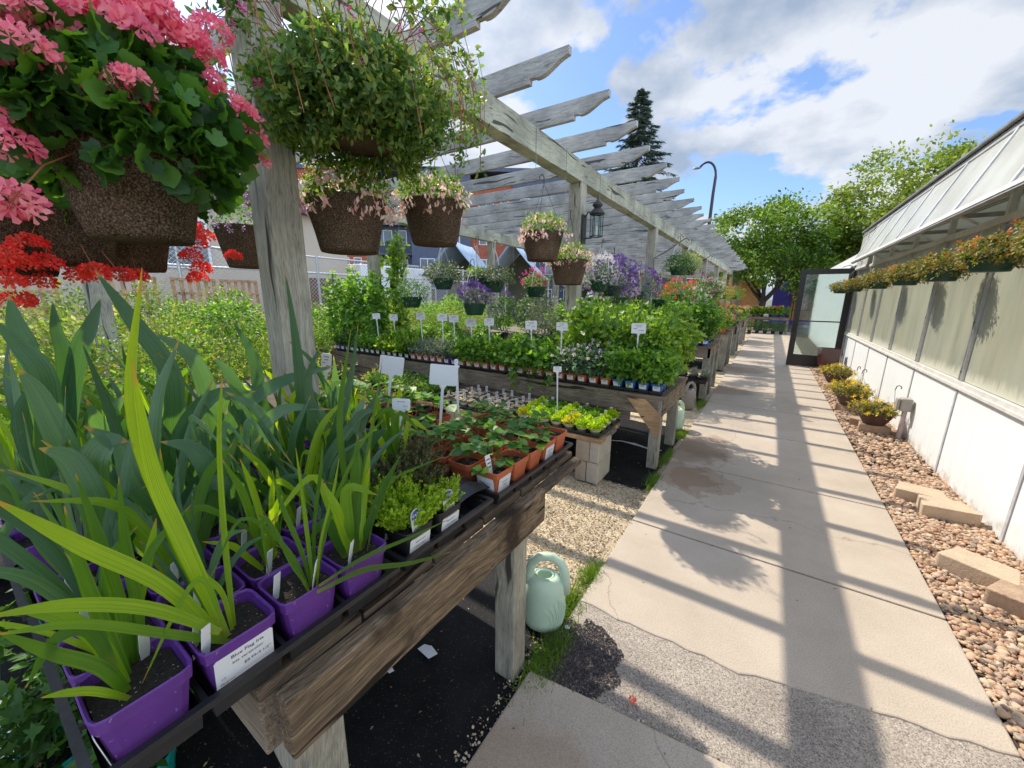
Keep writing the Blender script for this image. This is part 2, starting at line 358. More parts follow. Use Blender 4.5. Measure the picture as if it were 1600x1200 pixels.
for (x0, x1, y0, y1) in ((-5.6, -.64, -1.5, 1.62), (-5.8, -.66, 2.98, 4.75), (-5.6, -.72, 6.2, 7.9), (-5.6, -.72, 9.3, 10.9), (-5.6, -.72, 12.4, 13.9)):
    sheet('ground_cloth', x0, x1, y0, y1, -0.016, g_cloth, 50, 20, .016, 4)
sheet('road', -60, 60, 33, 47, -0.045, mat('asphalt', (.06, .06, .062), .9, .2, 8, .4, 120))

# concrete walk ------------------------------------------------------
def concrete():
    m, t, o = nodes('concrete_walk'); tc = mk(t, 'ShaderNodeTexCoord')
    n1 = mk(t, 'ShaderNodeTexNoise', {'Vector': tc.outputs['Object'], 'Scale': 1.6, 'Detail': 8, 'Roughness': .65})
    c = ramp(t, n1.outputs[0], [(.3, (.395, .33, .262)), (.5, (.455, .382, .305)), (.72, (.51, .437, .357))])
    n2 = mk(t, 'ShaderNodeTexNoise', {'Vector': tc.outputs['Object'], 'Scale': 190, 'Detail': 3})
    c2 = ramp(t, n2.outputs[0], [(.3, (.76, .76, .76)), (.5, (1, 1, 1)), (.7, (1.12, 1.12, 1.12))])
    mm = mk(t, 'ShaderNodeMix', {0: 1.0, 6: c, 7: c2}, data_type='RGBA', blend_type='MULTIPLY'); c = mm.outputs[2]
    n4 = mk(t, 'ShaderNodeTexNoise', {'Vector': tc.outputs['Object'], 'Scale': 22, 'Detail': 2})
    f = ramp(t, n4.outputs[0], [(.74, (0, 0, 0)), (.76, (.7, .7, .7))])
    mm = mk(t, 'ShaderNodeMix', {0: f, 6: c, 7: (.12, .09, .06, 1)}, data_type='RGBA'); c = mm.outputs[2]
    # fine cracks
    vc = mk(t, 'ShaderNodeTexNoise', {'Vector': tc.outputs['Object'], 'Scale': 3, 'Detail': 5})
    va = mk(t, 'ShaderNodeVectorMath', {0: tc.outputs['Object'], 1: mk(t, 'ShaderNodeVectorMath', {0: vc.outputs['Color'], 3: .5}, operation='SCALE').outputs[0]}, operation='ADD')
    vo = mk(t, 'ShaderNodeTexVoronoi', {'Vector': va.outputs[0], 'Scale': .55}, feature='DISTANCE_TO_EDGE')
    f = ramp(t, vo.outputs['Distance'], [(.0006, (.45, .45, .45)), (.0016, (0, 0, 0))])
    mm = mk(t, 'ShaderNodeMix', {0: f, 6: c, 7: (.16, .12, .09, 1)}, data_type='RGBA'); c = mm.outputs[2]
    rough = .85; wet = None
    nw = mk(t, 'ShaderNodeTexNoise', {'Vector': tc.outputs['Object'], 'Scale': 4, 'Detail': 5, 'Roughness': .6})
    for (px, py, r, k) in ((-.52, 4.02, .30, .74), (-.42, 4.28, .33, .76), (-.55, 3.42, .27, .78), (-.30, 3.40, .2, .86), (-.5, 7.3, .40, .75), (-.35, 9.6, .4, .8), (-.45, .55, .4, .88)):
        d = mk(t, 'ShaderNodeVectorMath', {0: tc.outputs['Object'], 1: (px, py, 0)}, operation='DISTANCE')
        s = mk(t, 'ShaderNodeMath', {0: nw.outputs[0], 1: -.55, 2: d.outputs['Value']}, operation='MULTIPLY_ADD')
        f = ramp(t, s.outputs[0], [(max(0, r-.275-.06), (1, 1, 1)), (r-.275+.05, (0, 0, 0))])
        mm = mk(t, 'ShaderNodeMix', {0: f, 6: c, 7: (k, k*.92, k*.86, 1)}, data_type='RGBA', blend_type='MULTIPLY'); c = mm.outputs[2]
    p = mk(t, 'ShaderNodeBsdfPrincipled', {'Base Color': c, 'Roughness': rough, 'Specular IOR Level': .25})
    b = mk(t, 'ShaderNodeBump', {'Height': n2.outputs[0], 'Strength': .25, 'Distance': .003}); t.links.new(b.outputs[0], p.inputs['Normal'])
    t.links.new(p.outputs[0], o.inputs[0]); return m
m_conc = concrete()
PX0, PX1 = -.615, .905
ys = [1.62, 2.465, 3.67, 5.0]+[5.0+1.25*i for i in range(1, 15)]
for a, b in zip(ys[:-1], ys[1:]):
    mb = MB(); g = .0055
    if a == 1.62:   # front edge runs unevenly against the pebbled strip
        fr = [(PX0+(PX1-PX0)*i/24, 1.585+.035*mnoise.noise(Vector((i*.5, 3, 0)))+max(0, (PX0+(PX1-PX0)*i/24)-.0)*.22) for i in range(25)]
        prof = fr+[(PX1, b-g), (PX0, b-g)]
        mb.prism(prof, 'z', -.1, 0)
    else: mb.box((PX0, a+g, -.1), (PX1, b-g, 0))
    struct(mb.build('path', m_conc, bevel=.007))
mb = MB(); mb.box((PX0, -1.2, -.12), (2.2, 22.6, -.022)); struct(mb.build('path', mat('joint_dirt', (.09, .07, .05), 1, .4, 20, .4, 80)))
mb = MB(); mb.prism([(-.665, -2.5), (1.0, -2.5), (1.0, 1.235), (.12, 1.205), (-.39, 1.15), (-.635, 1.115)], 'z', -.1, .004); struct(mb.build('path', m_conc, bevel=.008))
m_agg = gravelm('pebbled_concrete', [(.13, .11, .10), (.32, .27, .22), (.43, .37, .30), (.22, .19, .17), (.52, .46, .39)], 250, .7)
nx, ny = 140, 70; xs = np.linspace(-.62, .905, nx+1); yy = np.linspace(1.1, 1.9, ny+1)
V = [(x, y, -.006-.004*abs(mnoise.noise(Vector((x*40, y*40, 0))))) for y in yy for x in xs]
struct(obj('path', mesh_np('path', V, [(j*(nx+1)+i, j*(nx+1)+i+1, (j+1)*(nx+1)+i+1, (j+1)*(nx+1)+i) for j in range(ny) for i in range(nx)], smooth=True), m_agg))

# stones -------------------------------------------------------------
def ico(sub):
    import bmesh
    bm = bmesh.new(); bmesh.ops.create_icosphere(bm, subdivisions=sub, radius=1); V = np.array([v.co[:] for v in bm.verts]); Fc = np.array([[v.index for v in f.verts] for f in bm.faces]); bm.free(); return V, Fc
def stones(name, n, x0, x1, y0, y1, z0, size, sub, m, label, cat, flat=.5, zj=.012, ypow=1.0, mask=None, smooth=True):
    V, Fc = ico(sub); ms = []
    for k in range(4):
        r = np.random.default_rng(k+50); W = V.copy()
        for _ in range(5):   # cut facets
            u = norm(r.normal(size=3)); c = .55+.3*r.random(); dd = W@u; W -= np.outer(np.maximum(dd-c, 0), u)
        W *= np.array([1, .72+.2*r.random(), flat])
        mm = n//4; P_ = np.stack([x0+(x1-x0)*rng.random(mm), y0+(y1-y0)*rng.random(mm)**ypow, z0+zj*rng.random(mm)], -1)
        if mask: P_ = P_[[mask(*q) for q in P_]]; mm = len(P_)
        a = rng.random(mm)*2*PI; d = np.stack([np.cos(a), np.sin(a), .25*rng.normal(size=mm)], -1)
        nn = np.stack([.3*rng.normal(size=mm), .3*rng.normal(size=mm), np.ones(mm)], -1)
        ms.append(scat('s', (W, Fc), P_, d, nn, size*(.40+1.15*rng.random(mm)**2.2)))
    return obj(name, join_np(name, ms), m, kind='stuff', label=label, category=cat)
m_rock = rndm('river_rock', [(.26, .13, .08), (.48, .30, .18), (.56, .42, .27), (.36, .19, .12), (.58, .47, .35), (.15, .11, .09), (.50, .33, .20), (.40, .30, .23), (.62, .40, .26)], .75, .35, 120)
sheet('gravel_bed', .905, 1.46, -1.2, 11.5, -.018, mat('rock_bed_soil', (.10, .07, .05), 1, .3, 20, .5, 60), 10, 120, .01, 8)
stones('river_rocks', 17000, .912, 1.43, .9, 4.6, -.008, .0148, 2, m_rock, 'tan and pink river rocks filling the strip beside the walk', 'rocks', .55, .02)
stones('river_rocks', 9000, .912, 1.43, 4.4, 11.3, -.006, .023, 1, m_rock, 'tan and pink river rocks in the far half of the strip by the greenhouse', 'rocks', .55, .018, .85)
m_pebble = rndm('loose_pebble', [(.30, .22, .13), (.58, .45, .28), (.70, .60, .45), (.40, .34, .27), (.25, .2, .17)], .85, .2, 200)
stones('pea_pebbles', 9000, -1.7, -.63, 1.55, 3.05, -.034, .0058, 1, m_pebble, 'loose tan pea gravel between the benches', 'gravel', .7, .012)
m_dark = rndm('dark_grit', [(.035, .03, .032), (.09, .075, .07), (.05, .04, .05), (.16, .13, .11)], .8, .2, 200)
def pm(x, y, z): return ((x+.49)/.17)**2+((y-1.30)/.19)**2 < 1+.5*mnoise.noise(Vector((x*14, y*14, 0)))
stones('dark_grit', 12000, -.68, -.28, 1.08, 1.56, -.005, .0042, 1, m_dark, 'patch of dark crumbly grit at the corner of the pebbled strip', 'grit', .7, .006, mask=pm)
def em(x, y, z): return abs(y-(1.16+.085*(x+.4))) < .018+.012*mnoise.noise(Vector((x*20, 0, 0))) or abs(x+.66+.03*mnoise.noise(Vector((y*9, 2, 0)))) < .035
stones('edge_grit', 9000, -.72, .5, .2, 1.3, -.014, .0045, 0, m_pebble, 'small stones caught along the edge of the walk slab', 'grit', .8, .012, mask=em)

# grass tufts ---------------------------------------------------------
T_BLADE = (np.array([(0, .045, 0), (0, -.045, 0), (.6, 0, .05), (.6, .03, .05), (1, 0, -.05)]), np.array([(0, 1, 2), (0, 2, 3), (3, 2, 4)]))
def grass(spots, label, n=900, h=.06):
    P_ = []
    for (x, y, sx, sy, k) in spots: q = rng.normal(size=(int(n*k), 2))*.5; P_.append(np.stack([x+q[:, 0]*sx, y+q[:, 1]*sy, np.full(len(q), -.02)], -1))
    P_ = np.concatenate(P_); m = len(P_); d = np.stack([.5*rng.normal(size=m), .5*rng.normal(size=m), np.ones(m)], -1)
    nn = rng.normal(size=(m, 3)); nn[:, 2] *= .2
    obj('grass', scat('grass', T_BLADE, P_, d, nn, h*(.4+.8*rng.random(m))), leafm('grass_leaf', [(.06, .13, .015), (.12, .24, .03), (.22, .30, .06)], .35), kind='stuff', label=label, category='grass')
grass([(-.60, 1.22, .06, .18, 2.0), (-.68, 1.5, .07, .16, 1.8), (-.645, 1.8, .05, .12, .7), (-.64, 3.15, .05, .16, .7), (-.66, 3.75, .03, .3, .6), (-.66, 4.55, .06, .16, .9), (-.68, 6.1, .08, .3, .8)], 'green grass growing along the left edge of the walk')
grass([(.95, 3.02, .035, .07, .5), (1.06, 5.35, .11, .3, .8), (1.0, 2.6, .03, .04, .15)], 'small weeds sprouting among the river rocks', 900, .04)

m_litter = rndm('dry_litter', [(.10, .06, .03), (.28, .19, .10), (.42, .32, .18), (.05, .035, .02)], .9, .2, 100)
for (x0, x1, y0, y1, n_, lb) in ((-2.2, -.66, -.2, 1.6, 420, 'dry leaf crumbs and soil on the cloth under the near bench'), (-2.6, -.68, 3.0, 4.7, 380, 'dry leaf crumbs on the cloth under the second bench'), (-.6, .9, .5, 7.5, 110, 'scattered dry leaf bits on the concrete walk')):
    q = np.stack([rng.uniform(x0, x1, n_), rng.uniform(y0, y1, n_), np.full(n_, .002 if x1 > 0 else -.004)], -1); a = rng.random(n_)*6.3
    obj('leaf_litter', scat('leaf_litter', T_OV, q, np.stack([np.cos(a), np.sin(a), .1*rng.normal(size=n_)], -1), np.stack([.4*rng.normal(size=n_), .4*rng.normal(size=n_), np.ones(n_)], -1), (.009 if x1 > 0 else .014)*(.3+1.0*rng.random(n_)**2)), m_litter, kind='stuff', label=lb, category='litter')

# ================================================================== PERGOLA
BX = -1.74; RX0 = -1.17; ZB0, ZB1 = 2.63, 2.82
gz = ((.20, .205, .175), (.38, .38, .325), (.52, .51, .43))
gy = ((.25, .245, .23), (.43, .415, .385), (.56, .54, .50))
w_post = wood('pergola_post', 'z', (.20, .19, .16), (.385, .365, .30), (.53, .50, .41), .4)
w_beam = wood('pergola_beam', 'y', (.25, .26, .19), (.43, .44, .35), (.56, .56, .46), .4)
w_raft = wood('pergola_rafter', 'x', *gy, .4)
perg = thing('pergola', 'long weathered grey timber pergola with scroll-cut rafters over the plant benches', 'pergola', (-1.81, .91, 0))
PO = Vector((-1.81, .91, 0))
def lp(mb): mb.v = [(v[0]-PO.x, v[1]-PO.y, v[2]-PO.z) for v in mb.v]; return mb
NB = 10; PY = [.91+3.03*i for i in range(-1, NB)]
for y in PY:
    for x in (-1.81, -5.15):
        lp(MB().box((x-.07, y-.07, -.03), (x+.07, y+.07, ZB0))).build('post', w_post, perg, bevel=.006)
for x in (-1.87, -5.21):
    lp(MB().box((x, PY[0]-.4, ZB0+.001), (x+.13, PY[-1]+.4, ZB1))).build('beam', w_beam, perg, bevel=.005)
y = -.62; k = 0
raft_y = []
while y < PY[-1]+.4:
    raft_y.append(y)
    dx = .03*math.sin(k*2.1); b = RX0+dx; zt = ZB1+.14; zb = ZB1+.001
    tip = [(b, zt), (b, zt-.045)]
    for i in range(9):
        q = i/8; tip.append((b-.02-.21*q, zt-.05-.068*(.5-.5*math.cos(PI*q))-.012*math.sin(PI*q)))
    tip += [(b-.232, zb+.028), (b-.27, zb+.03), (b-.27, zb)]
    prof = tip+[(-5.75, zb), (-5.75, zt)]
    lp(MB().prism(prof, 'y', y-.019, y+.019)).build('rafter', w_raft, perg, bevel=.003)
    y += .606; k += 1
m_wire = mat('black_wire', (.03, .03, .03), .5, .1, 10, 0, metal=.5)
m_wirel = mat('galvanised_wire', (.28, .28, .28), .4, .1, 10, 0, metal=.7)
def hook_wire(x, y, z0, z1, m=None, r=.0022):
    pts = [(x, y, z0), (x, y, z1+.04)]+[(x+.022-.022*math.cos(a), y, z1+.02-.022*math.sin(a)) for a in np.linspace(0, PI*1.15, 8)]
    lp(MB().tube(pts, r, 5)).build('wire_hook', m or m_wirel, perg)
for (px_, y, z) in ((-1.735, 2.95, 2.45), (-1.735, 3.5, 2.25), (-1.735, 4.35, 2.4), (-1.735, 4.72, 2.25), (-1.735, 5.6, 2.3), (-1.735, 6.1, 2.2), (-1.735, 7.6, 2.3), (-1.735, 8.3, 2.3)): hook_wire(px_, y, 2.83, z)
for i, (x, y, z) in enumerate(((-2.6, 2.42, 2.2), (-3.0, 3.03, 2.1), (-2.9, 3.63, 2.0), (-3.4, 3.63, 2.05), (-3.9, 3.03, 2.0), (-3.3, 4.24, 2.0), (-2.6, 4.24, 1.95), (-4.2, 3.63, 1.95), (-3.0, 4.84, 2.0), (-2.4, 4.84, 2.1), (-2.8, 5.45, 2.0), (-3.6, 5.45, 2.0), (-3.2, 1.21, 1.95), (-2.6, 1.21, 1.9))):
    yy = min(raft_y, key=lambda q: abs(q-y)); hook_wire(x, yy+.02, 2.85, z, r=.002)

# cast-iron style lantern on the second post
m_blk = mat('lantern_black', (.035, .035, .035), .55, .2, 30, .1)
m_glass = D.materials.new('clear_glass'); m_glass.use_nodes = True
p = m_glass.node_tree.nodes['Principled BSDF']; p.inputs['Base Color'].default_value = (.85, .93, .93, 1); p.inputs['Roughness'].default_value = .03; p.inputs['Transmission Weight'].default_value = 1; p.inputs['IOR'].default_value = 1.1; p.inputs['Alpha'].default_value = 1
def lantern(x, y, z):
    t = thing('wall_lantern', 'black metal lantern with clear panes fixed to the second post', 'lantern', (x, y, z))
    MB().box((0, -.045, -.15), (.022, .045, .13)).build('backplate', m_blk, t, bevel=.004)
    c = .15; w_ = .062; zb, zt = -.09, .12
    MB().tube([(.02, 0, .1), (.05, 0, .15), (.09, 0, .15), (c-.03, 0, .12)], .008).build('arm', m_blk, t)
    MB().tube([(.02, 0, -.1), (c-.05, 0, -.1)], .007).build('arm', m_blk, t)
    fr = MB(); hx = [(c+w_*math.cos(PI/6+i*PI/3), w_*math.sin(PI/6+i*PI/3)) for i in range(6)]
    for i, (a, b) in enumerate(hx):
        fr.tube([(a, b, zb), (a, b, zt)], .0045, 4); a2, b2 = hx[(i+1) % 6]
        fr.tube([(a, b, zb), (a2, b2, zb)], .006, 4); fr.tube([(a, b, zt), (a2, b2, zt)], .006, 4)
    fr.build('frame', m_blk, t)
    gl = MB()
    for i, (a, b) in enumerate(hx):
        a2, b2 = hx[(i+1) % 6]; n0 = Vector(((a+a2)/2-c, (b+b2)/2, 0)).normalized()*.002
        gl.add([(a, b, zb), (a2, b2, zb), (a2, b2, zt), (a, b, zt), (a-n0.x, b-n0.y, zb), (a2-n0.x, b2-n0.y, zb), (a2-n0.x, b2-n0.y, zt), (a-n0.x, b-n0.y, zt)], [(0, 1, 2, 3), (7, 6, 5, 4)])
    gl.build('glass_panes', m_glass, t)
    MB().lathe([(.075, zt), (.078, zt+.008), (.045, zt+.05), (.03, zt+.06), (.052, zt+.085), (.05, zt+.095), (.02, zt+.125), (.007, zt+.14), (.006, zt+.16), (0, zt+.168)], 12, (c, 0, 0)).build('cap', m_blk, t)
    MB().lathe([(.012, zb), (.012, zb+.1), (0, zb+.1)], 10, (c, 0, 0)).build('candle_tube', mat('candle_white', (.75, .73, .66), .6), t)
lantern(-1.738, PY[2], 2.20)

# ================================================================== GREENHOUSE
GX = 1.42
def dirty_white():
    m, t, o = nodes('white_panel'); tc = mk(t, 'ShaderNodeTexCoord'); sp = mk(t, 'ShaderNodeSeparateXYZ', {0: tc.outputs['Object']})
    n = mk(t, 'ShaderNodeTexNoise', {'Vector': tc.outputs['Object'], 'Scale': 9, 'Detail': 7, 'Roughness': .7})
    mp = mk(t, 'ShaderNodeMapping', {'Vector': tc.outputs['Object'], 'Scale': (1, 1, .07)}); n2 = mk(t, 'ShaderNodeTexNoise', {'Vector': mp.outputs[0], 'Scale': 22, 'Detail': 4})
    s_ = mk(t, 'ShaderNodeMath', {0: n.outputs[0], 1: -.55, 2: sp.outputs[2]}, operation='MULTIPLY_ADD')
    f = ramp(t, s_.outputs[0], [(0.0, (.75, .75, .75)), (.0001, (.62, .62, .62)), (.12, (0, 0, 0))])
    f = ramp(t, mk(t, 'ShaderNodeMath', {0: s_.outputs[0], 1: .30}, operation='ADD').outputs[0], [(.0, (.7, .7, .7)), (.10, (.10, .10, .10)), (.26, (0, 0, 0))])
    c = ramp(t, n2.outputs[0], [(.35, (.73, .75, .76)), (.6, (.78, .80, .81))])
    mm = mk(t, 'ShaderNodeMix', {0: f, 6: c, 7: (.36, .31, .22, 1)}, data_type='RGBA')
    p = mk(t, 'ShaderNodeBsdfPrincipled', {'Base Color': mm.outputs[2], 'Roughness': .42, 'Specular IOR Level': .4})
    nb = mk(t, 'ShaderNodeTexNoise', {'Vector': tc.outputs['Object'], 'Scale': 2.2, 'Detail': 2}); b = mk(t, 'ShaderNodeBump', {'Height': nb.outputs[0], 'Strength': .25, 'Distance': .03}); t.links.new(b.outputs[0], p.inputs['Normal'])
    t.links.new(p.outputs[0], o.inputs[0]); return m
m_white = dirty_white()
m_alu = mat('aluminium', (.52, .52, .52), .38, .12, 12, .05, 60, metal=.6)
m_alug = mat('painted_trim', (.58, .56, .52), .55, .12, 10, .08, 40)
def fiber(name, base, dirty):
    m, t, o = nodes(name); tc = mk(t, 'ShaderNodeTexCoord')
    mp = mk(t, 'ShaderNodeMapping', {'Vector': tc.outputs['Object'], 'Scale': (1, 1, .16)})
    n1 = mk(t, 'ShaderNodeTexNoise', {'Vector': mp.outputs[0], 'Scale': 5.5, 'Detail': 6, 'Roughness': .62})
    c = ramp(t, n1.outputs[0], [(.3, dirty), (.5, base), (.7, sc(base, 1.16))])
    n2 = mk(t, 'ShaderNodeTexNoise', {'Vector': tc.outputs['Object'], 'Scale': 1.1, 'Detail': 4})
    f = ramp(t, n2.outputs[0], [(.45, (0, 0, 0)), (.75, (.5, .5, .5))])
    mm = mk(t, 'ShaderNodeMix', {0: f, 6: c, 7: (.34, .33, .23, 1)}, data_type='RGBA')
    # splash line above the sill
    sp = mk(t, 'ShaderNodeSeparateXYZ', {0: tc.outputs['Object']})
    n3 = mk(t, 'ShaderNodeTexNoise', {'Vector': mp.outputs[0], 'Scale': 30, 'Detail': 3})
    s = mk(t, 'ShaderNodeMath', {0: n3.outputs[0], 1: -.16, 2: sp.outputs[2]}, operation='MULTIPLY_ADD')
    f2 = ramp(t, s.outputs[0], [(.80, (.75, .75, .75)), (.87, (0, 0, 0))])
    m3 = mk(t, 'ShaderNodeMix', {0: f2, 6: mm.outputs[2], 7: (.60, .59, .48, 1)}, data_type='RGBA')
    p = mk(t, 'ShaderNodeBsdfPrincipled', {'Base Color': m3.outputs[2], 'Roughness': .32, 'Specular IOR Level': .5})
    t.links.new(p.outputs[0], o.inputs[0]); return m
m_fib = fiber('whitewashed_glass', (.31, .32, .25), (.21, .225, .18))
def glazing():
    m, t, o = nodes('sash_glazing'); tc = mk(t, 'ShaderNodeTexCoord'); n = mk(t, 'ShaderNodeTexNoise', {'Vector': tc.outputs['Object'], 'Scale': 3, 'Detail': 6})
    c = ramp(t, n.outputs[0], [(.35, (.62, .62, .55)), (.65, (.74, .75, .70))])
    p = mk(t, 'ShaderNodeBsdfPrincipled', {'Base Color': c, 'Roughness': .3, 'Specular IOR Level': .5}); tr_ = mk(t, 'ShaderNodeBsdfTranslucent', {'Color': c})
    mx_ = mk(t, 'ShaderNodeMixShader', {0: .35, 1: p.outputs[0], 2: tr_.outputs[0]}); t.links.new(mx_.outputs[0], o.inputs[0]); return m
m_sash = glazing()
gh = thing('greenhouse', 'long white greenhouse with whitewashed panes, low white wall and open side vent', 'greenhouse', (GX, 1, 0))
GO = Vector((GX, 1, 0))
def gl_(mb): mb.v = [(v[0]-GO.x, v[1]-GO.y, v[2]-GO.z) for v in mb.v]; return mb
MUL = [3.54+1.22*i for i in range(-4, 7)]   # mullion lines -1.34 .. 10.86
GY0, GY1 = -1.4, 10.92; SZ = .815; HZ = 2.12; EZ = 2.79
for i, y in enumerate(MUL[:-1]):
    y2 = MUL[i+1]
    gl_(MB().box((GX, y+.012, -.02), (GX+.05, y2-.012, SZ-.03))).build('wall_panel', m_white, gh)
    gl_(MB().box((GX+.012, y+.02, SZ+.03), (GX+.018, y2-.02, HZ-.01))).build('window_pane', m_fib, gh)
for y in MUL:
    gl_(MB().box((GX-.008, y-.014, -.02), (GX-.001, y+.014, SZ-.03))).build('batten', mat('batten_grey', (.45, .45, .47), .5), gh)
    q = gl_(MB().box((GX-.012, y-.026, SZ+.03), (GX+.011, y-.014, HZ-.005)).box((GX-.012, y+.014, SZ+.03), (GX+.011, y+.026, HZ-.005)).box((GX-.004, y-.0135, SZ+.031), (GX+.011, y+.0135, HZ-.006))).build('mullion', m_alu, gh)
    for z in (.92, 1.33, 1.72, 2.02):
        bt = MB().lathe([(.009, 0), (.009, .004), (0, .007)], 8); bt.v = [(-v[2]-.012, y-GO.y+v[0], z+v[1]) for v in bt.v]
        bt.build('bolt', mat('bolt_dark', (.12, .12, .12), .4, metal=.6), q)
gl_(MB().box((GX-.035, GY0, SZ-.035), (GX+.03, GY1, SZ-.008)).box((GX-.02, GY0, SZ-.008), (GX+.01, GY1, SZ+.028))).build('sill', m_alug, gh, bevel=.003)
gl_(MB().box((GX-.02, GY0, HZ-.02), (GX+.05, GY1, HZ+.03))).build('header_rail', m_alug, gh, bevel=.004)
# eave, gutter, roof
gl_(MB().box((GX-.03, GY0, EZ+.005), (GX+.06, GY1, EZ+.05))).build('eave_beam', m_alug, gh, bevel=.004)
gl_(MB().prism([(GX-.07, EZ+.055), (GX-.05, EZ+.052), (GX+.05, EZ+.10), (GX+.05, EZ+.12), (GX-.07, EZ+.075)], 'y', GY0, GY1)).build('gutter', mat('gutter_grey', (.27, .27, .27), .5, metal=.3), gh)
gl_(MB().prism([(GX+.05, EZ+.06), (4.5, 3.75), (4.5, 3.79), (GX+.05, EZ+.10)], 'y', GY0, GY1)).build('roof', m_sash, gh)
gl_(MB().box((7.6, GY0, -.02), (7.66, GY1, 2.69)).prism([(GX+.06, 2.2), (7.59, 2.2), (7.59, 2.7), (4.5, 3.73), (GX+.06, 2.82)], 'y', GY1-.06, GY1).prism([(GX+.06, 0), (7.59, 0), (7.59, 2.7), (4.5, 3.73), (GX+.06, 2.82)], 'y', GY0, GY0+.05)).build('far_wall', m_sash, gh)
gl_(MB().prism([(4.5, 3.75), (7.66, 2.7), (7.66, 2.74), (4.5, 3.79)], 'y', GY0, GY1)).build('roof', m_sash, gh)
# vent sashes (hinged at the eave, propped open)
TH = R(23); L = .67
def sash(y0, y1, th, closed=False):
    s0 = MB(); X = GX-.03; Z = EZ
    ux, uz = -math.sin(th), -math.cos(th); nx_, nz_ = -math.cos(th), math.sin(th)
    def quadbox(a, b, y0, y1, th0, th1):
        pr = [(X+ux*a+nx_*th0, Z+uz*a+nz_*th0), (X+ux*b+nx_*th0, Z+uz*b+nz_*th0), (X+ux*b+nx_*th1, Z+uz*b+nz_*th1), (X+ux*a+nx_*th1, Z+uz*a+nz_*th1)]
        return gl_(MB().prism(pr, 'y', y0, y1))
    v = quadbox(0, L, y0, y1, 0, .008).build('vent_sash', m_sash, gh)
    quadbox(L-.035, L+.006, y0, y1, .009, .02).build('sash_rail', m_alug, v); quadbox(.0, .03, y0, y1, .009, .02).build('sash_rail', m_alu, v)
    quadbox(L+.0065, L+.022, y0, y1, -.02, .012).build('drip_edge', mat('gutter_grey', (.2, .2, .2)), v)
    y = y0+.05
    for yy in [q for q in np.arange(3.54-1.22*4+.61-.0, y1, .915) if y0 < q < y1]:
        quadbox(.031, L-.036, yy-.016, yy+.016, .009, .02).build('sash_bar', mat('sash_bar_white', (.72, .74, .78), .4), v)
    return v
sash(-1.3, 9.55, TH); sash(9.75, 10.85, R(2))
tr = None
m_truss = mat('interior_timber', (.42, .38, .33), .7, .2)
for y in MUL:
    gl_(MB().box((GX+.0, y-.022, HZ+.031), (GX+.045, y+.022, EZ+.004))).build('vent_stud', m_alug, gh)
for y in [v+.61 for v in MUL]:
    gl_(MB().tube([(GX+.03, y, HZ+.06), (GX-.10, y+.02, HZ+.14), (GX-.21, y+.03, HZ+.10)], .012, 6)).build('vent_arm', m_alug, gh)
for y in MUL[::1]:
    b = MB(); b.box((GX+.06, y+.2, 2.35), (7.5, y+.24, 2.39)); b.tube([(GX+.1, y+.22, 2.45), (3.4, y+.22, 3.3)], .015, 5); gl_(b).build('truss', m_truss, gh)
gl_(MB().tube([(GX+.12, GY0, 2.4), (GX+.12, GY1, 2.4)], .022, 8)).build('vent_shaft', m_alu, gh)
# entrance: glass door standing open across the rocks
m_bronze = mat('dark_bronze', (.022, .019, .018), .35, .2, 20, .03, spec=.5)
DX0, DX1, DY = .455, 1.40, 11.02; DH = 2.16
m_doorg = D.materials.new('door_glass'); m_doorg.use_nodes = True
p = m_doorg.node_tree.nodes['Principled BSDF']; p.inputs['Base Color'].default_value = (.62, .76, .74, 1); p.inputs['Roughness'].default_value = .04; p.inputs['Transmission Weight'].default_value = .93; p.inputs['IOR'].default_value = 1.45; p.inputs['Specular IOR Level'].default_value = .6
fr = MB(); fr.box((DX0, DY-.022, .01), (DX0+.11, DY+.022, DH)); fr.box((DX1-.11, DY-.022, .01), (DX1, DY+.022, DH)); fr.box((DX0+.11, DY-.0215, DH-.11), (DX1-.11, DY+.0215, DH)); fr.box((DX0+.11, DY-.0215, .01), (DX1-.11, DY+.0215, .27)); fr.box((DX0+.11, DY-.017, 1.02), (DX1-.11, DY+.017, 1.045))
door = gl_(fr).build('door', m_bronze, gh, bevel=.003)
gl_(MB().box((DX0+.11, DY-.004, .27), (DX1-.11, DY+.004, 1.02)).box((DX0+.11, DY-.004, 1.045), (DX1-.11, DY+.004, DH-.11))).build('door_pane', m_doorg, door)
gl_(MB().tube([(DX0+.055, DY-.022, 1.02), (DX0+.055, DY-.08, 1.02), (DX0+.055, DY-.08, .78), (DX0+.055, DY-.022, .78)], .012)).build('handle', m_bronze, door)
fr = MB(); fr.box((GX+.0, GY1+.002, 0), (GX+.09, 11.12, 2.25)); fr.box((GX, 12.05, 0), (GX+.09, 12.15, 2.25)); fr.box((GX, 11.12, 2.17), (GX+.09, 12.05, 2.25)); gl_(fr).build('door_frame', m_bronze, gh, bevel=.003)
gl_(MB().box((GX+.02, 12.151, -.02), (GX+.12, 20.5, 2.5))).build('rear_wall', m_white, gh)
gl_(MB().box((GX+.02, 10.93, 2.26), (GX+.12, 12.15, 2.5))).build('door_header', m_white, gh)
mb = MB(); mb.box((PX1, 11.3, -.1), (1.5, 13.5, -.003)); struct(mb.build('path', m_conc, bevel=.006))

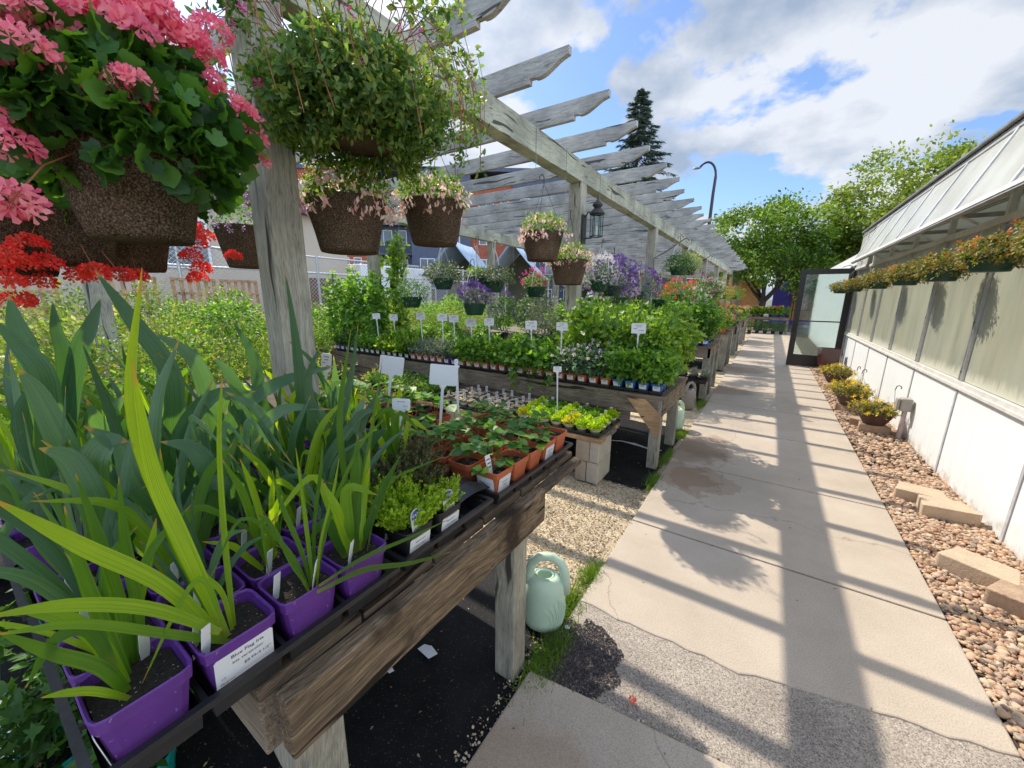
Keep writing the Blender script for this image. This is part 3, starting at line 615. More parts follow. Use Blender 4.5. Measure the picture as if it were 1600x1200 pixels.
# ================================================================== BACKGROUND
def branch(mb, p, d, L_, r, depth, ends, rr, spread=.55, upb=.12, n=6):
    pts = [p]; q = p.copy(); dd = d.copy(); seg = 4
    for i in range(seg):
        dd = (dd+Vector((rr.gauss(0, .12), rr.gauss(0, .12), rr.gauss(0, .08)+upb*.3))).normalized(); q = q+dd*(L_/seg); pts.append(q.copy())
    mb.tube(pts, [r*(1-.5*i/seg) for i in range(seg+1)], n, cap=False)
    if depth == 0: ends.append((q, dd)); return
    for i in range(rr.choice((2, 3, 3))):
        a = (dd+Vector((rr.gauss(0, spread), rr.gauss(0, spread), rr.gauss(0, spread*.6)+upb))).normalized()
        branch(mb, pts[rr.choice((2, 3, 4, 4))], a, L_*rr.uniform(.62, .85), r*.55, depth-1, ends, rr, spread, upb, max(4, n-1))
    if depth <= 2: ends.append((q, dd))
m_bark = mat('bark', (.06, .05, .04), .95, .3, 14, .8, 30, stretch=(1, 1, .3))
def leafy_tree(name, label, x, y, h_, cr_, trunk_h, leaves, lsize, mleaf, seed, depth=4, clump=.75, group=None):
    rr = random.Random(seed); t = thing(name, label, 'tree', (x, y, -.05), group=group)
    mb = MB(); ends = []
    r0 = h_*.028
    mb.tube([(0, 0, -.1), (0, 0, trunk_h*.5), (.05, 0, trunk_h)], [r0*1.25, r0, r0*.85], 9, cap=False)
    for i in range(5):
        a = 2*PI*i/5+rr.random(); branch(mb, Vector((.04, 0, trunk_h*.92)), Vector((math.cos(a)*.75, math.sin(a)*.75, .8)).normalized(), (h_-trunk_h)*.33, r0*.55, depth-1, ends, rr)
    branch(mb, Vector((.05, 0, trunk_h)), Vector((0, 0, 1)), (h_-trunk_h)*.36, r0*.6, depth-1, ends, rr)
    E_ = np.array([tuple(e[0]) for e in ends])
    cen = np.array([0, 0, trunk_h+(h_-trunk_h)*.5]); ext = np.array([cr_, cr_, (h_-trunk_h)*.5])
    k = np.linalg.norm((E_-cen)/ext, axis=1); E_ = np.where((k > 1)[:, None], cen+(E_-cen)/k[:, None]*rng.uniform(.82, 1.0, size=(len(E_), 1)), E_)
    s, _ = ells(len(ends), *ext, .75, -.75); E_ = np.concatenate([E_, s+cen])
    idx = rng.integers(0, len(E_), leaves); cs = clump*(.55+.6*rng.random(len(E_)))
    P_ = E_[idx]+rng.normal(size=(leaves, 3))*(cs[idx][:, None]*np.array([.5, .5, .3]))
    u = norm(P_-cen); d = u*.6+.8*rng.normal(size=(leaves, 3)); d[:, 2] -= .15; nn = np.array([0, 0, .9])+.6*rng.normal(size=(leaves, 3))
    rv = np.clip(.5+.28*rng.normal(size=len(E_))[idx]+.15*rng.normal(size=leaves), 0, 1)
    mb.build('trunk', m_bark, t, smooth=True)
    obj('crown', scat('crown', T_DIA, P_, d, nn, lsize*(.6+.8*rng.random(leaves)), rv), mleaf, t)
    return t
lf_maple = leafm('tree_leaf_green', [(.035, .08, .013), (.07, .145, .022), (.125, .22, .035), (.20, .30, .05)], .4, tcol=(2.3, 2.1, .8))
lf_lime = leafm('tree_leaf_lime', [(.09, .135, .022), (.16, .22, .04), (.24, .30, .06)], .38, tcol=(2.1, 2.0, .9))
lf_dark = leafm('tree_leaf_dark', [(.03, .07, .015), (.06, .12, .02), (.10, .18, .03)], .35)
leafy_tree('maple_tree', 'broad green tree forking low at the far end of the walk', -.45, 24, 6.3, 2.65, 1.5, 26000, .15, lf_maple, 3, clump=.6)
leafy_tree('tree', 'tall yellow-green tree rising behind the greenhouse roof', 5.0, 25, 7.9, 3.1, 2.4, 26000, .17, lf_lime, 5, clump=.7)
leafy_tree('tree', 'smaller dark green tree standing between the maple and the greenhouse', 3.0, 29, 4.3, 2.2, 1.3, 10000, .18, lf_dark, 8, clump=.7)
leafy_tree('tree', 'dark green tree glimpsed under the far end of the pergola', -12, 36, 6, 4.2, 2, 12000, .24, lf_dark, 9, clump=.9)
leafy_tree('tree', 'green street tree behind the tent, left of the spruce', -24, 38, 7, 3.6, 2, 10000, .24, lf_maple, 12, clump=.9)
def spruce(x, y, h_, rb, label):
    t = thing('spruce_tree', label, 'tree', (x, y, -.05)); mb = MB(); mb.tube([(0, 0, 0), (0, 0, h_*.5), (0, 0, h_)], [h_*.017, h_*.01, .01], 8)
    P_ = []; Dn = []; rr = random.Random(4); z = 1.0
    while z < h_-.1:
        f = 1-(z-1)/(h_-1); L_ = rb*(f**.85)*rr.uniform(.85, 1.1)+.12; nb = 5+int(6*f)
        for i in range(nb):
            a = rr.random()*2*PI; l2 = L_*rr.uniform(.45, 1.2); dz = -.28*l2*rr.uniform(.5, 1.1)
            tip = Vector((math.cos(a)*l2, math.sin(a)*l2, dz)); o = Vector((0, 0, z))
            mb.tube([o, o+tip*.5+Vector((0, 0, -.02*l2)), o+tip], [.022*f+.006, .012*f+.004, .003], 4, cap=False)
            k = int(60+200*l2/rb)
            for j in range(k):
                s = rr.uniform(.12, 1)**.8; b = o+tip*s+Vector((0, 0, .06*l2*(s*s-.5))); side = Vector((-math.sin(a), math.cos(a), 0))*rr.choice((-1, 1))
                dd = (tip.normalized()*rr.uniform(.3, 1)+side*rr.uniform(.2, .9)+Vector((0, 0, rr.uniform(-.5, .15))))
                P_.append(tuple(b+side*rr.uniform(0, .22)*l2*(1.15-s))); Dn.append(tuple(dd))
        z += .13+.24*f
    P_ = np.array(P_); Dn = np.array(Dn); n = len(P_)
    mb.build('trunk', m_bark, t)
    obj('crown', scat('crown', T_NEED, P_, Dn, rng.normal(size=(n, 3)), .27*(.6+.7*rng.random(n)), None, 1.3), leafm('spruce_needle', [(.035, .065, .045), (.07, .12, .085), (.13, .19, .14)], .2), t)
spruce(-9.95, 32, 16.6, 6.4, 'dark blue-green spruce towering behind the pergola')

# street lamp
m_pole = mat('lamp_bronze', (.06, .05, .06), .5, .1, 10, 0, metal=.4)
t = thing('street_lamp', 'tall dark street lamp with a curved arm beyond the pergola', 'street lamp', (-3.35, 24, -.05))
pts = [(0, 0, 0), (0, 0, 4), (.03, 0, 6.9), (.06, 0, 7.7)]+[(-.42+.48*math.cos(a), 0, 7.75+.75*math.sin(a)) for a in np.linspace(.1, PI*.72, 9)]
MB().tube(pts, [.11, .09, .075, .07]+[.055]*9, 10).build('pole', m_pole, t, smooth=True)
e = pts[-1]; MB().lathe([(0, -.045), (.09, -.04), (.13, -.01), (.10, .04), (.03, .07), (0, .075)], 14).build('lamp_head', mat('lamp_head_grey', (.25, .23, .24), .5), t, loc=(e[0]-.16, 0, e[2]-.04)).scale = (1.7, .9, 1)

# apartment house far left
m_brick = mat('red_brick', (.36, .095, .05), .9, .2, 3, .1, 40)
m_slate = mat('slate_panel', (.085, .10, .15), .7, .15, 3)
m_wf = mat('window_frame_white', (.72, .72, .74), .5, .05)
m_wg = mat('window_dark', (.045, .06, .085), .12, .3, 1.5, 0, spec=.8)
def house_front(name, label, org, ang, width, height, sections, floor=2.9, sill=.95, wh=1.5, cat='building'):
    """facade along local x, facing local -y"""
    t = thing(name, label, cat, org, ang)
    x = 0
    for (wd, m, off, cols) in sections:
        MB().box((x, off, 0), (x+wd, 9, height-(.6 if off else 0))).build('wall', m, t)
        nfl = int(height/floor)
        for f in range(nfl):
            for c in cols:
                ww = c[1]; z0 = f*floor+sill; X = x+c[0]
                fr_ = MB().box((X, off-.06, z0), (X+ww, off+.05, z0+wh)).build('window', m_wf, t)
                n = 2 if ww > 1 else 1
                for k in range(n):
                    a = X+.07+k*(ww-.07)/n; b = X+(k+1)*(ww-.07)/n
                    MB().box((a, off-.075, z0+.07), (b, off-.061, z0+wh-.07)).build('pane', m_wg, fr_)
        if off > .8:
            for f in range(1, nfl):
                MB().box((x+.15, off-1.1, f*floor-.1), (x+wd-.15, off-.002, f*floor+.08)).build('balcony_floor', m_slate, t)
                rl = MB(); rl.box((x+.15, off-1.1, f*floor+1.0), (x+wd-.15, off-1.06, f*floor+1.06))
                for q in np.arange(x+.2, x+wd-.2, .16): rl.box((q, off-1.095, f*floor+.081), (q+.025, off-1.07, f*floor+.999))
                rl.build('balcony_railing', m_blk, t)
        x += wd
    MB().box((-.2, -.2, height-.001), (x+.2, 9, height+.35)).build('roof', m_slate, t)
    return t
house_front('apartment_building', 'far apartment block of red brick and slate-blue panels with white windows', (-47, 17.5, -.1), R(35), 0, 13.5,
    [(4.5, m_slate, 0, [(.8, 1.5), (3, .8)]), (4, m_slate, 1.4, [(.6, 1.6), (2.6, .9)]), (6.2, m_brick, 0, [(.9, 1.6), (3.6, .85), (4.9, .8)]), (4.6, m_slate, 1.6, [(.5, 1.8), (2.9, .9)]), (6, m_slate, 0, [(.8, 1.5), (3.4, 1.5)]), (4.2, m_brick, .3, [(.8, 1.5), (3, .8)]), (7, m_slate, 0, [(.8, 1.5), (3.4, 1.5), (5.4, .8)])])
# beige building behind the chain link fence
t = thing('low_building', 'long beige building with a maroon and white fascia behind the chain-link fence', 'building', (-14, 0, 0))
MB().box((-6, -14, -.1), (0, 9.5, 4.2)).build('wall', mat('beige_stucco', (.50, .42, .33), .9, .06, 1, .1, 60), t)
MB().box((-6, -14, 4.201), (.45, 9.8, 4.50)).build('fascia', mat('maroon_fascia', (.16, .06, .09), .6), t)
MB().box((-6, -14, 4.501), (.55, 9.9, 4.85)).build('fascia', mat('white_trim', (.62, .62, .62), .6), t)
MB().box((.001, 3.9, 2.2), (.05, 5.0, 3.6)).build('window', m_wf, t); MB().box((.051, 3.98, 2.28), (.06, 4.92, 3.52)).build('pane', m_wg, t)
for y in (6.3, 7.9): MB().box((.001, y, 0), (.06, y+.9, 2.1)).build('door', mat('door_brown', (.14, .08, .05), .6), t)
t = thing('white_trailer', 'plain white box trailer parked behind the fence left of the wooden post', 'trailer', (-13.5, 11.6, 0))
MB().box((-2.4, -1.9, .5), (0, 1.9, 2.7)).build('body', mat('trailer_white', (.75, .75, .76), .4, .03), t, bevel=.05)
for yy in (-.9, -.2): MB().lathe([(0, -.1), (.3, -.1), (.3, .1), (0, .1)], 16).build('wheel', m_blk, t, loc=(-.05, yy, .3)).rotation_euler = (0, PI/2, 0)

# chain link fence
m_galv = mat('galvanised', (.48, .49, .50), .4, .1, 20, 0, metal=.5)
def chain(name, label, x, y0, y1, z1, step=.085, r=.0042):
    t = thing(name, label, 'fence', (x, y0, 0)); L_ = y1-y0; H = z1-.1
    for yy in np.arange(0, L_+.1, 2.6): MB().tube([(0, yy, -.05), (0, yy, z1+.05)], .03, 8).build('post', m_galv, t)
    for z in (z1, z1-.36, .12): MB().tube([(0, 0, z), (0, L_, z)], .021, 6).build('rail', m_galv, t)
    mb = MB()
    for s in (1, -1):
        c = -H
        while c < L_+H:
            # line y = c + s*(z) ; clip
            zs = [0, H]
            a = (c, .1) if s > 0 else (c+H, .1); b = (a[0]+s*H, .1+H)
            t0, t1 = 0, 1; dy = b[0]-a[0]
            for lim, sign in ((0, 1), (L_, -1)):
                if sign*dy > 0: t0 = max(t0, (lim-a[0])/dy)
                else: t1 = min(t1, (lim-a[0])/dy)
            if t0 < t1: mb.tube([(s*.003, a[0]+dy*t0, .1+H*t0), (s*.003, a[0]+dy*t1, .1+H*t1)], r, 3, cap=False)
            c += step
    o = mb.build('mesh_wire', m_galv, t); return t
chain('chain_link_fence', 'tall chain-link fence behind the shrub rows', -9, -2.5, 13.3, 2.36)
w_lat = wood('trellis_wood', 'z', (.30, .17, .09), (.50, .30, .17), (.62, .42, .27), .3)
def lattice(y, w_, h_, z, lbl, tilt=.05):
    t = thing('wooden_trellis', lbl, 'trellis', (-8.86, y, z), group='brown trellis panels leaning on the fence'); t.rotation_euler = (0, -tilt, 0)
    n = max(4, int(w_/.115))
    for i in range(n+1): MB().box((0, i*w_/n-.027, 0), (.02, i*w_/n+.027, h_)).build('slat', w_lat, t)
    m = int(h_/.25)
    for j in range(m+1): MB().box((.0205, -.03, j*(h_-.05)/m), (.035, w_+.03, j*(h_-.05)/m+.045)).build('slat', w_lat, t)
for i, (y, w_, z) in enumerate(((-1.6, .7, 0), (-.8, .9, 0), (.35, .8, 0), (1.5, .8, 0), (2.55, .62, 0), (3.3, .6, 0))):
    lattice(y, w_, 1.78, z, ['brown trellis panel at the far left end of the chain-link fence', 'wide brown trellis panel second from the left on the fence', 'brown trellis panel left of the red geraniums on the fence', 'brown trellis panel behind the red geraniums', 'brown trellis panel left of the small gap on the fence', 'brown trellis panel nearest the big wooden post on the fence'][i])
# gabled canopy tent
m_tent = mat('tent_fabric', (.27, .36, .47), .7, .12, 2.5, .5, 6); m_tenti = mat('tent_lining', (.11, .115, .08), .9, .15, 3)
def tent(x, y, ang, w_, l_, h0, h1, label):
    t = thing('canopy_tent', label, 'tent', (x, y, -.05), ang, group='blue-grey gabled canopies')
    r = MB(); n = 10
    for s in (-1, 1):
        V = []; 
        for j in range(n+1):
            for i in range(5):
                q = i/4; sag = -.10*math.sin(PI*q)-.05*math.sin(PI*j/n); V.append((s*w_/2*q, -l_/2+l_*j/n, h1+(h0-h1)*q+sag))
        Fc = [(j*5+i, j*5+i+1, (j+1)*5+i+1, (j+1)*5+i) for j in range(n) for i in range(4)]
        r.add(V, Fc)
    o = r.build('canopy', m_tent, t, smooth=True); so_ = o.modifiers.new('s', 'SOLIDIFY'); so_.thickness = .012
    MB().add([(-w_/2+.05, l_/2-.1, h0-.05), (w_/2-.05, l_/2-.1, h0-.05), (0, l_/2-.1, h1-.1), (-w_/2+.05, l_/2-.13, h0-.05), (w_/2-.05, l_/2-.13, h0-.05), (0, l_/2-.13, h1-.1)], [(0, 1, 2), (5, 4, 3)]).build('gable_panel', m_tenti, t)
    for s in (-1, 1):
        for e_ in (-1, 1): MB().tube([(s*(w_/2-.05), e_*(l_/2-.1), 0), (s*(w_/2-.05), e_*(l_/2-.1), h0)], .03, 6).build('pole', m_galv, t)
    MB().add([(-w_/2+.2, l_/2-.15, .4), (w_/2-.2, l_/2-.15, .4), (w_/2-.1, l_/2-.15, h0-.06), (-w_/2+.1, l_/2-.15, h0-.06), (-w_/2+.2, l_/2-.16, .4), (w_/2-.2, l_/2-.16, .4), (w_/2-.1, l_/2-.16, h0-.06), (-w_/2+.1, l_/2-.16, h0-.06)], [(0, 1, 2, 3), (7, 6, 5, 4)]).build('end_wall', m_tenti, t)
tent(-11.3, 13.2, R(22), 2.6, 2.8, 2.35, 3.75, 'blue-grey gabled canopy on the left, above the dark green baskets')
tent(-9.6, 14.9, R(22), 2.6, 2.8, 2.35, 3.75, 'blue-grey gabled canopy on the right, beside the back pergola post')
# parked pale car seen behind the baskets
def car(x, y, ang, col, label):
    t = thing('parked_car', label, 'car', (x, y, -.04), ang, group='cars behind the fence'); m = mat('car_paint_'+str(col[0]), col, .25, .02, spec=.6)
    pr = [(-2.1, .35), (-2.15, .8), (-1.9, .98), (-1.3, 1.05), (-.75, 1.45), (.7, 1.47), (1.35, 1.05), (2.0, .9), (2.15, .6), (2.1, .33)]
    MB().prism(pr, 'y', -.85, .85).build('body', m, t, bevel=.06)
    MB().prism([(-1.2, 1.06), (-.72, 1.38), (.66, 1.40), (1.22, 1.06)], 'y', -.857, .857).build('side_windows', m_wg, t)
    for a in (-1.35, 1.35):
        for s in (-.8, .8): MB().lathe([(0, -.1), (.3, -.1), (.33, -.06), (.33, .06), (.3, .1), (0, .1)], 18).build('wheel', m_blk, t, loc=(a, s, .33)).rotation_euler = (PI/2, 0, 0)
car(-14.3, 19.5, R(60), (.6, .62, .65), 'silver car parked behind the fence below the canopies')
# street name sign
t = thing('street_sign', 'green street name sign on a thin pole beyond the fence', 'sign', (-13.0, 13.9, -.05), R(42))
MB().tube([(-.45, 0, 0), (-.45, 0, 3.2)], .03, 6).build('pole', m_galv, t)
MB().box((-.5, -.04, 2.88), (.55, -.031, 3.1)).build('sign_plate', mat('sign_green', (.0, .17, .11), .5, .05), t, bevel=.002)
mb = MB(); xx = -.32
for wd in (.12, .05, .09, 0, .10, .06, .12, .05):
    if wd: mb.box((xx, -.0425, 2.96), (xx+wd*.75, -.0405, 3.03))
    xx += wd if wd else .06
mb.build('lettering', m_wf, t, kind='stuff')
# far end of the walk: purple house, orange boards, iron fence
t = thing('purple_building', 'low purple painted building with an orange slatted screen at the end of the walk', 'building', (1.6, 31, -.1))
MB().box((-1.6, 0, 0), (3.6, 5, 3.6)).build('wall', mat('purple_paint', (.10, .07, .42), .6, .1, 2), t)
mo = mat('orange_paint', (.72, .30, .05), .6, .15, 3)
for k in range(9): MB().box((-.55+k*.13, -.06, .3), (-.47+k*.13, -.001, 2.3)).build('slat', mo, t)
t = thing('orange_building', 'low orange and yellow painted shed seen under the maple', 'building', (-9, 30, -.1))
MB().box((0, 0, 0), (8.2, 4, 2.7)).build('wall', mat('amber_boards', (.60, .30, .10), .7, .25, 5, .2, 20, stretch=(1, 1, 5)), t)
MB().box((-.3, -.4, 2.701), (8.4, 4.3, 2.95)).build('roof', mat('pale_roof', (.42, .27, .16), .8), t)
for k in range(5): MB().box((.5+k*1.5, -.03, .6), (1.3+k*1.5, -.001, 1.9)).build('panel', mat('panel_pink', (.55, .20, .15), .7, .3, 6), t)
t = thing('iron_fence', 'black iron picket fence across the far end of the walk', 'fence', (-5, 22.8, 0))
for z in (.15, 1.0): MB().box((0, -.015, z), (7.6, .015, z+.035)).build('rail', m_blk, t)
mb = MB()
for x in np.arange(0, 7.6, .11): mb.tube([(x, 0, -.02), (x, 0, 1.12)], .009, 4)
mb.build('pickets', m_blk, t)

# ================================================================== BENCHES
w_bx = wood('bench_board', 'x', (.10, .075, .05), (.22, .175, .13), (.34, .29, .23), .6)
w_by = wood('bench_board', 'y', (.10, .075, .05), (.22, .175, .13), (.34, .29, .23), .6)
w_stain = wood('front_board', 'y', (.075, .052, .035), (.20, .142, .09), (.40, .295, .19), 1.0, .8, stain=((.045, .03, .02), 6, .55))
w_dk = wood('dark_deck', 'y', (.05, .035, .025), (.11, .08, .055), (.2, .155, .11), .6)
w_leg = wood('bench_leg', 'z', (.19, .18, .15), (.34, .32, .26), (.46, .44, .36), .5)
w_new = wood('fresh_lumber', 'x', (.28, .16, .08), (.46, .29, .16), (.60, .42, .26), .4)
def bench(label, x0, x1, y0, y1, z, legs, ah=.14, front=None, deck_y1=None, brace=True, right=None, rim=0):
    t = thing('plant_bench', label, 'bench', (x1, y0, 0)); dx, dy = -x1, -y0
    def B(lo, hi, n, m, **k): return MB().box((lo[0]+dx, lo[1]+dy, lo[2]), (hi[0]+dx, hi[1]+dy, hi[2])).build(n, m, t, bevel=.004, **k)
    n = max(3, int((y1-y0)/.145)); w_ = ((deck_y1 or y1)-y0)/n
    for i in range(n):
        B((x0, y0+i*w_+.004, z-.03), (x1-.003*(i % 2)-rim, y0+(i+1)*w_-.004, z-.001*(i % 3)), 'deck_board', w_dk if rim else w_bx)
    if rim:
        B((x1-rim+.003, y0+.03, z-.022-ah), (x1, y1-.02, z-.024), 'end_board', right)
        B((x1-rim+.003, y1-.018, z-.05), (x1-.002, deck_y1, z-.024), 'edge_board', w_dk)
    else: B((x1-.055, y0+.03, z-.03-ah), (x1-.012, y1-.02, z-.0302), 'end_board', right or w_by)
    B((x0, y0+.008, z-.03-ah), (x1-.057, y0+.045, z-.0302), 'front_board', front or w_bx)
    B((x0, y1-.045, z-.03-ah), (x1-.057, y1-.008, z-.0302), 'back_board', w_bx)
    for (lx, ly, lw) in legs:
        B((lx-lw/2, ly-lw/2, -.02), (lx+lw/2, ly+lw/2, z-.0304), 'leg', w_leg)
    return t
T1 = bench('near plant bench with a stained brown end board, under the iris and strawberry pots', -3.6, -.62, .20, 1.20, .82, [(-.715, 1.09, .09), (-.715, .31, .09), (-3.3, .31, .09), (-3.3, 1.09, .09), (-2.0, 1.09, .09)], .135, right=w_stain, deck_y1=1.52, rim=.045)
MB().prism([(-.10, .50), (-.055, .50), (-.055+.0, .78), (-.45, .78), (-.45, .74)], 'y', .05, .085).build('brace', w_leg, T1)
T2 = bench('second plant bench, crowded with herbs and vegetables in orange and blue pots', -6.4, -.66, 3.40, 4.50, .665, [(-.73, 3.47, .09), (-.72, 4.15, .09), (-2.4, 3.5, .09), (-4.2, 3.5, .09), (-5.9, 3.5, .09), (-2.4, 4.3, .09)], .15)
MB().prism([(-.33, .63), (-.05, .30), (-.02, .36), (-.02, .50), (-.16, .63)], 'y', -.012, -.0001).build('brace', w_new, T2)
MB().box((-5.6, .035, .40), (-.30, .06, .515)).box((-5.6, .0365, .27), (-1.9, .058, .385)).build('skirt_board', wood('skirt', 'x', (.07, .055, .04), (.2, .165, .13), (.36, .31, .25), .7), T2, bevel=.004)
T3 = bench('third plant bench with blue pots and shrubs along its end', -6.2, -.66, 6.42, 7.70, .80, [(-.72, 6.5, .1), (-.72, 7.0, .1), (-.72, 7.6, .1), (-3, 6.5, .1), (-5, 6.5, .1)], .15)
T4 = bench('fourth plant bench along the walk, holding red geraniums', -6, -.70, 9.35, 10.7, .78, [(-.76, 9.42, .14), (-.76, 10.6, .14), (-3, 9.5, .14), (-5, 9.5, .14)], .2)
T5 = bench('fifth plant bench along the walk, carrying pink and red flowers', -6, -.70, 12.3, 13.7, .78, [(-.76, 12.4, .14), (-.76, 13.5, .14), (-3, 12.5, .14)], .2)
T6 = bench('farthest plant bench left of the walk, near the iron fence', -6, -.70, 15.6, 17.2, .78, [(-.76, 15.7, .14), (-.76, 17.1, .14), (-3, 15.7, .14)], .2)
# low shelf on cinder blocks in front of bench two
m_blockc = mat('cinder_block', (.36, .30, .23), .95, .18, 9, .7, 120)
m_blockl = mat('cinder_block_pale', (.44, .40, .33), .95, .15, 9, .7, 120)
sh = thing('low_shelf', 'low shelf of rough planks on concrete blocks, holding the succulent trays', 'shelf', (-1.0, 2.83, 0))
for i in range(4):
    MB().box((-3.3, i*.13+.004, .345), (0-.02*(i % 2), i*.13+.127, .38)).build('plank', w_new if i in (0, 3) else w_bx, sh, bevel=.004)
def block(x, y, z, rz, label, sx=.195, sy=.395, sz=.19, m=None, par=None, grp=None):
    t = MB(); t.box((-sx/2, -sy/2, 0), (sx/2, sy/2, sz-.003)) 
    o = t.build('concrete_block', m or m_blockc, par, loc=(x, y, z), bevel=.006); o.rotation_euler = (0, 0, rz)
    if label: o['label'] = label; o['category'] = 'block'
    if grp: o['group'] = grp
    return o
BG = 'concrete blocks carrying the low shelf'
for j, (bx, nm) in enumerate(((-1.12, 'at the right end'), (-2.6, 'under the middle'), (-4.0, 'at the left end'))):
    block(bx-.052, 2.99, -.02, 0, 'lower half block, front left of the shelf support '+nm, .095, .30, .185, grp=BG)
    block(bx+.052, 2.99, -.02, 0, 'lower half block, front right of the shelf support '+nm, .100, .30, .185, m_blockl, grp=BG)
    block(bx-.04, 2.985, .166, 0, 'upper block on the left of the shelf support '+nm, .118, .30, .18, grp=BG)
    block(bx+.062, 2.99, .166, 0, 'upper block on the right of the shelf support '+nm, .080, .30, .18, m_blockl, grp=BG)

# ================================================================== POTS, TRAYS, LABELS
m_soil = mat('potting_soil', (.022, .016, .012), .95, .5, 60, .9, 180, speck=((.55, .52, .46), 210, .69))
m_tray = mat('tray_black', (.018, .018, .02), .38, .2, 20, .1, 60, spec=.5)
m_purple = mat('pot_purple', (.115, .032, .235), .42, .16, 14, .12, 60, speck=((.26, .17, .34), 90, .70))
m_terra = mat('pot_terracotta', (.46, .115, .045), .5, .1, 20, .08, 60)
m_blue = mat('pot_blue', (.02, .11, .42), .45, .1, 20, .05)
m_green = mat('pot_green', (.012, .055, .035), .45, .1, 20, .05)
m_bpot = mat('pot_black', (.016, .016, .018), .45, .2, 20, .1, 60)
m_label = mat('label_white', (.70, .72, .76), .55, .03, 5, 0)
m_ink = mat('ink', (.04, .04, .05), .7, .0, 5, 0)
m_ink2 = mat('ink_violet', (.12, .10, .36), .6, .0, 5, 0)
def pot_parts(k, m, w=.058, h=.115, soil=True, sq=8, n=40):
    b = w*.70
    prof = [(b*.9, 0), (b, .004), (w-.005, h-.024), (w-.0015, h-.022), (w, h-.002), (w-.002, h), (w-.005, h-.003), (w-.008, h-.03), (b, .02), (0, .02)]
    i = k.add('pot', MB().lathe(prof, n, sq=sq), m, smooth=False)
    if soil:
        V = [(0, 0, h-.018)]; Fc = []; ns = 20
        for rr_ in (.45, .8, 1.0):
            for j in range(ns):
                q = 2*PI*j/ns; x, y = math.cos(q), math.sin(q); p = (abs(x)**sq+abs(y)**sq)**(1/sq) if sq else 1
                V.append(((w-.008)*rr_*x/p, (w-.008)*rr_*y/p, h-.020+.004*mnoise.noise(Vector((x*9*rr_, y*9*rr_, w*99)))))
        Fc = [(0, 1+j, 1+(j+1) % ns) for j in range(ns)]
        for r_ in range(2):
            for j in range(ns):
                a, b2 = 1+r_*ns+j, 1+r_*ns+(j+1) % ns; Fc += [(a, a+ns, b2+ns), (a, b2+ns, b2)]
        k.add('soil', mesh_np('soil', V, Fc), m_soil)
    return i
def sticker(k, par, w, h, side='x', lw=.042, lh=.038, text=None, lines=3, dz=0, m=None):
    """price label on the +x or -y face of a square pot"""
    b = w*.70; zc = h*.44+dz; fx = b+(w-b)*(zc/h)+.0005; sl = math.atan2(w-b, h)
    if side == 'x': X, O = Vector((0, 1, 0)), Vector((fx, 0, zc))
    else: X, O = Vector((1, 0, 0)), Vector((0, -fx, zc))
    up_ = Vector((0, 0, math.cos(sl)))+(Vector((1, 0, 0)) if side == 'x' else Vector((0, -1, 0)))*math.sin(sl)
    M = frame_M(O, X, up_); q = MB(); c = .004
    pr = [(-lw+c, -lh), (lw-c, -lh), (lw, -lh+c), (lw, lh-c), (lw-c, lh), (-lw+c, lh), (-lw, lh-c), (-lw, -lh+c)]
    q.add([M @ Vector((a, d, z)) for z in (0, .0012) for a, d in pr], [tuple(range(8, 16))]+[(i, (i+1) % 8, 8+(i+1) % 8, 8+i) for i in range(8)])
    li = k.add('label', q, m or m_label, par)
    M2 = M @ Matrix.Translation((0, 0, .0017))
    if text:
        for (s, sz, x_, y_) in text: k.add('lettering', text_mesh(s, sz, M2 @ Matrix.Translation((x_, y_, 0))), m_ink, li)
    else:
        ms = MB()
        for i in range(lines):
            yy = lh*.55-i*lh*.42; a = -lw*(.6 if i == 0 else .8); e2 = lw*(.6 if i == 0 else .3+.4*((i*37) % 3)/2)
            ms.add([M2 @ Vector(v) for v in ((a, yy, 0), (e2, yy, 0), (e2, yy+.0035, 0), (a, yy+.0035, 0))], [(0, 1, 2, 3)])
        k.add('print', ms, m_ink, li)
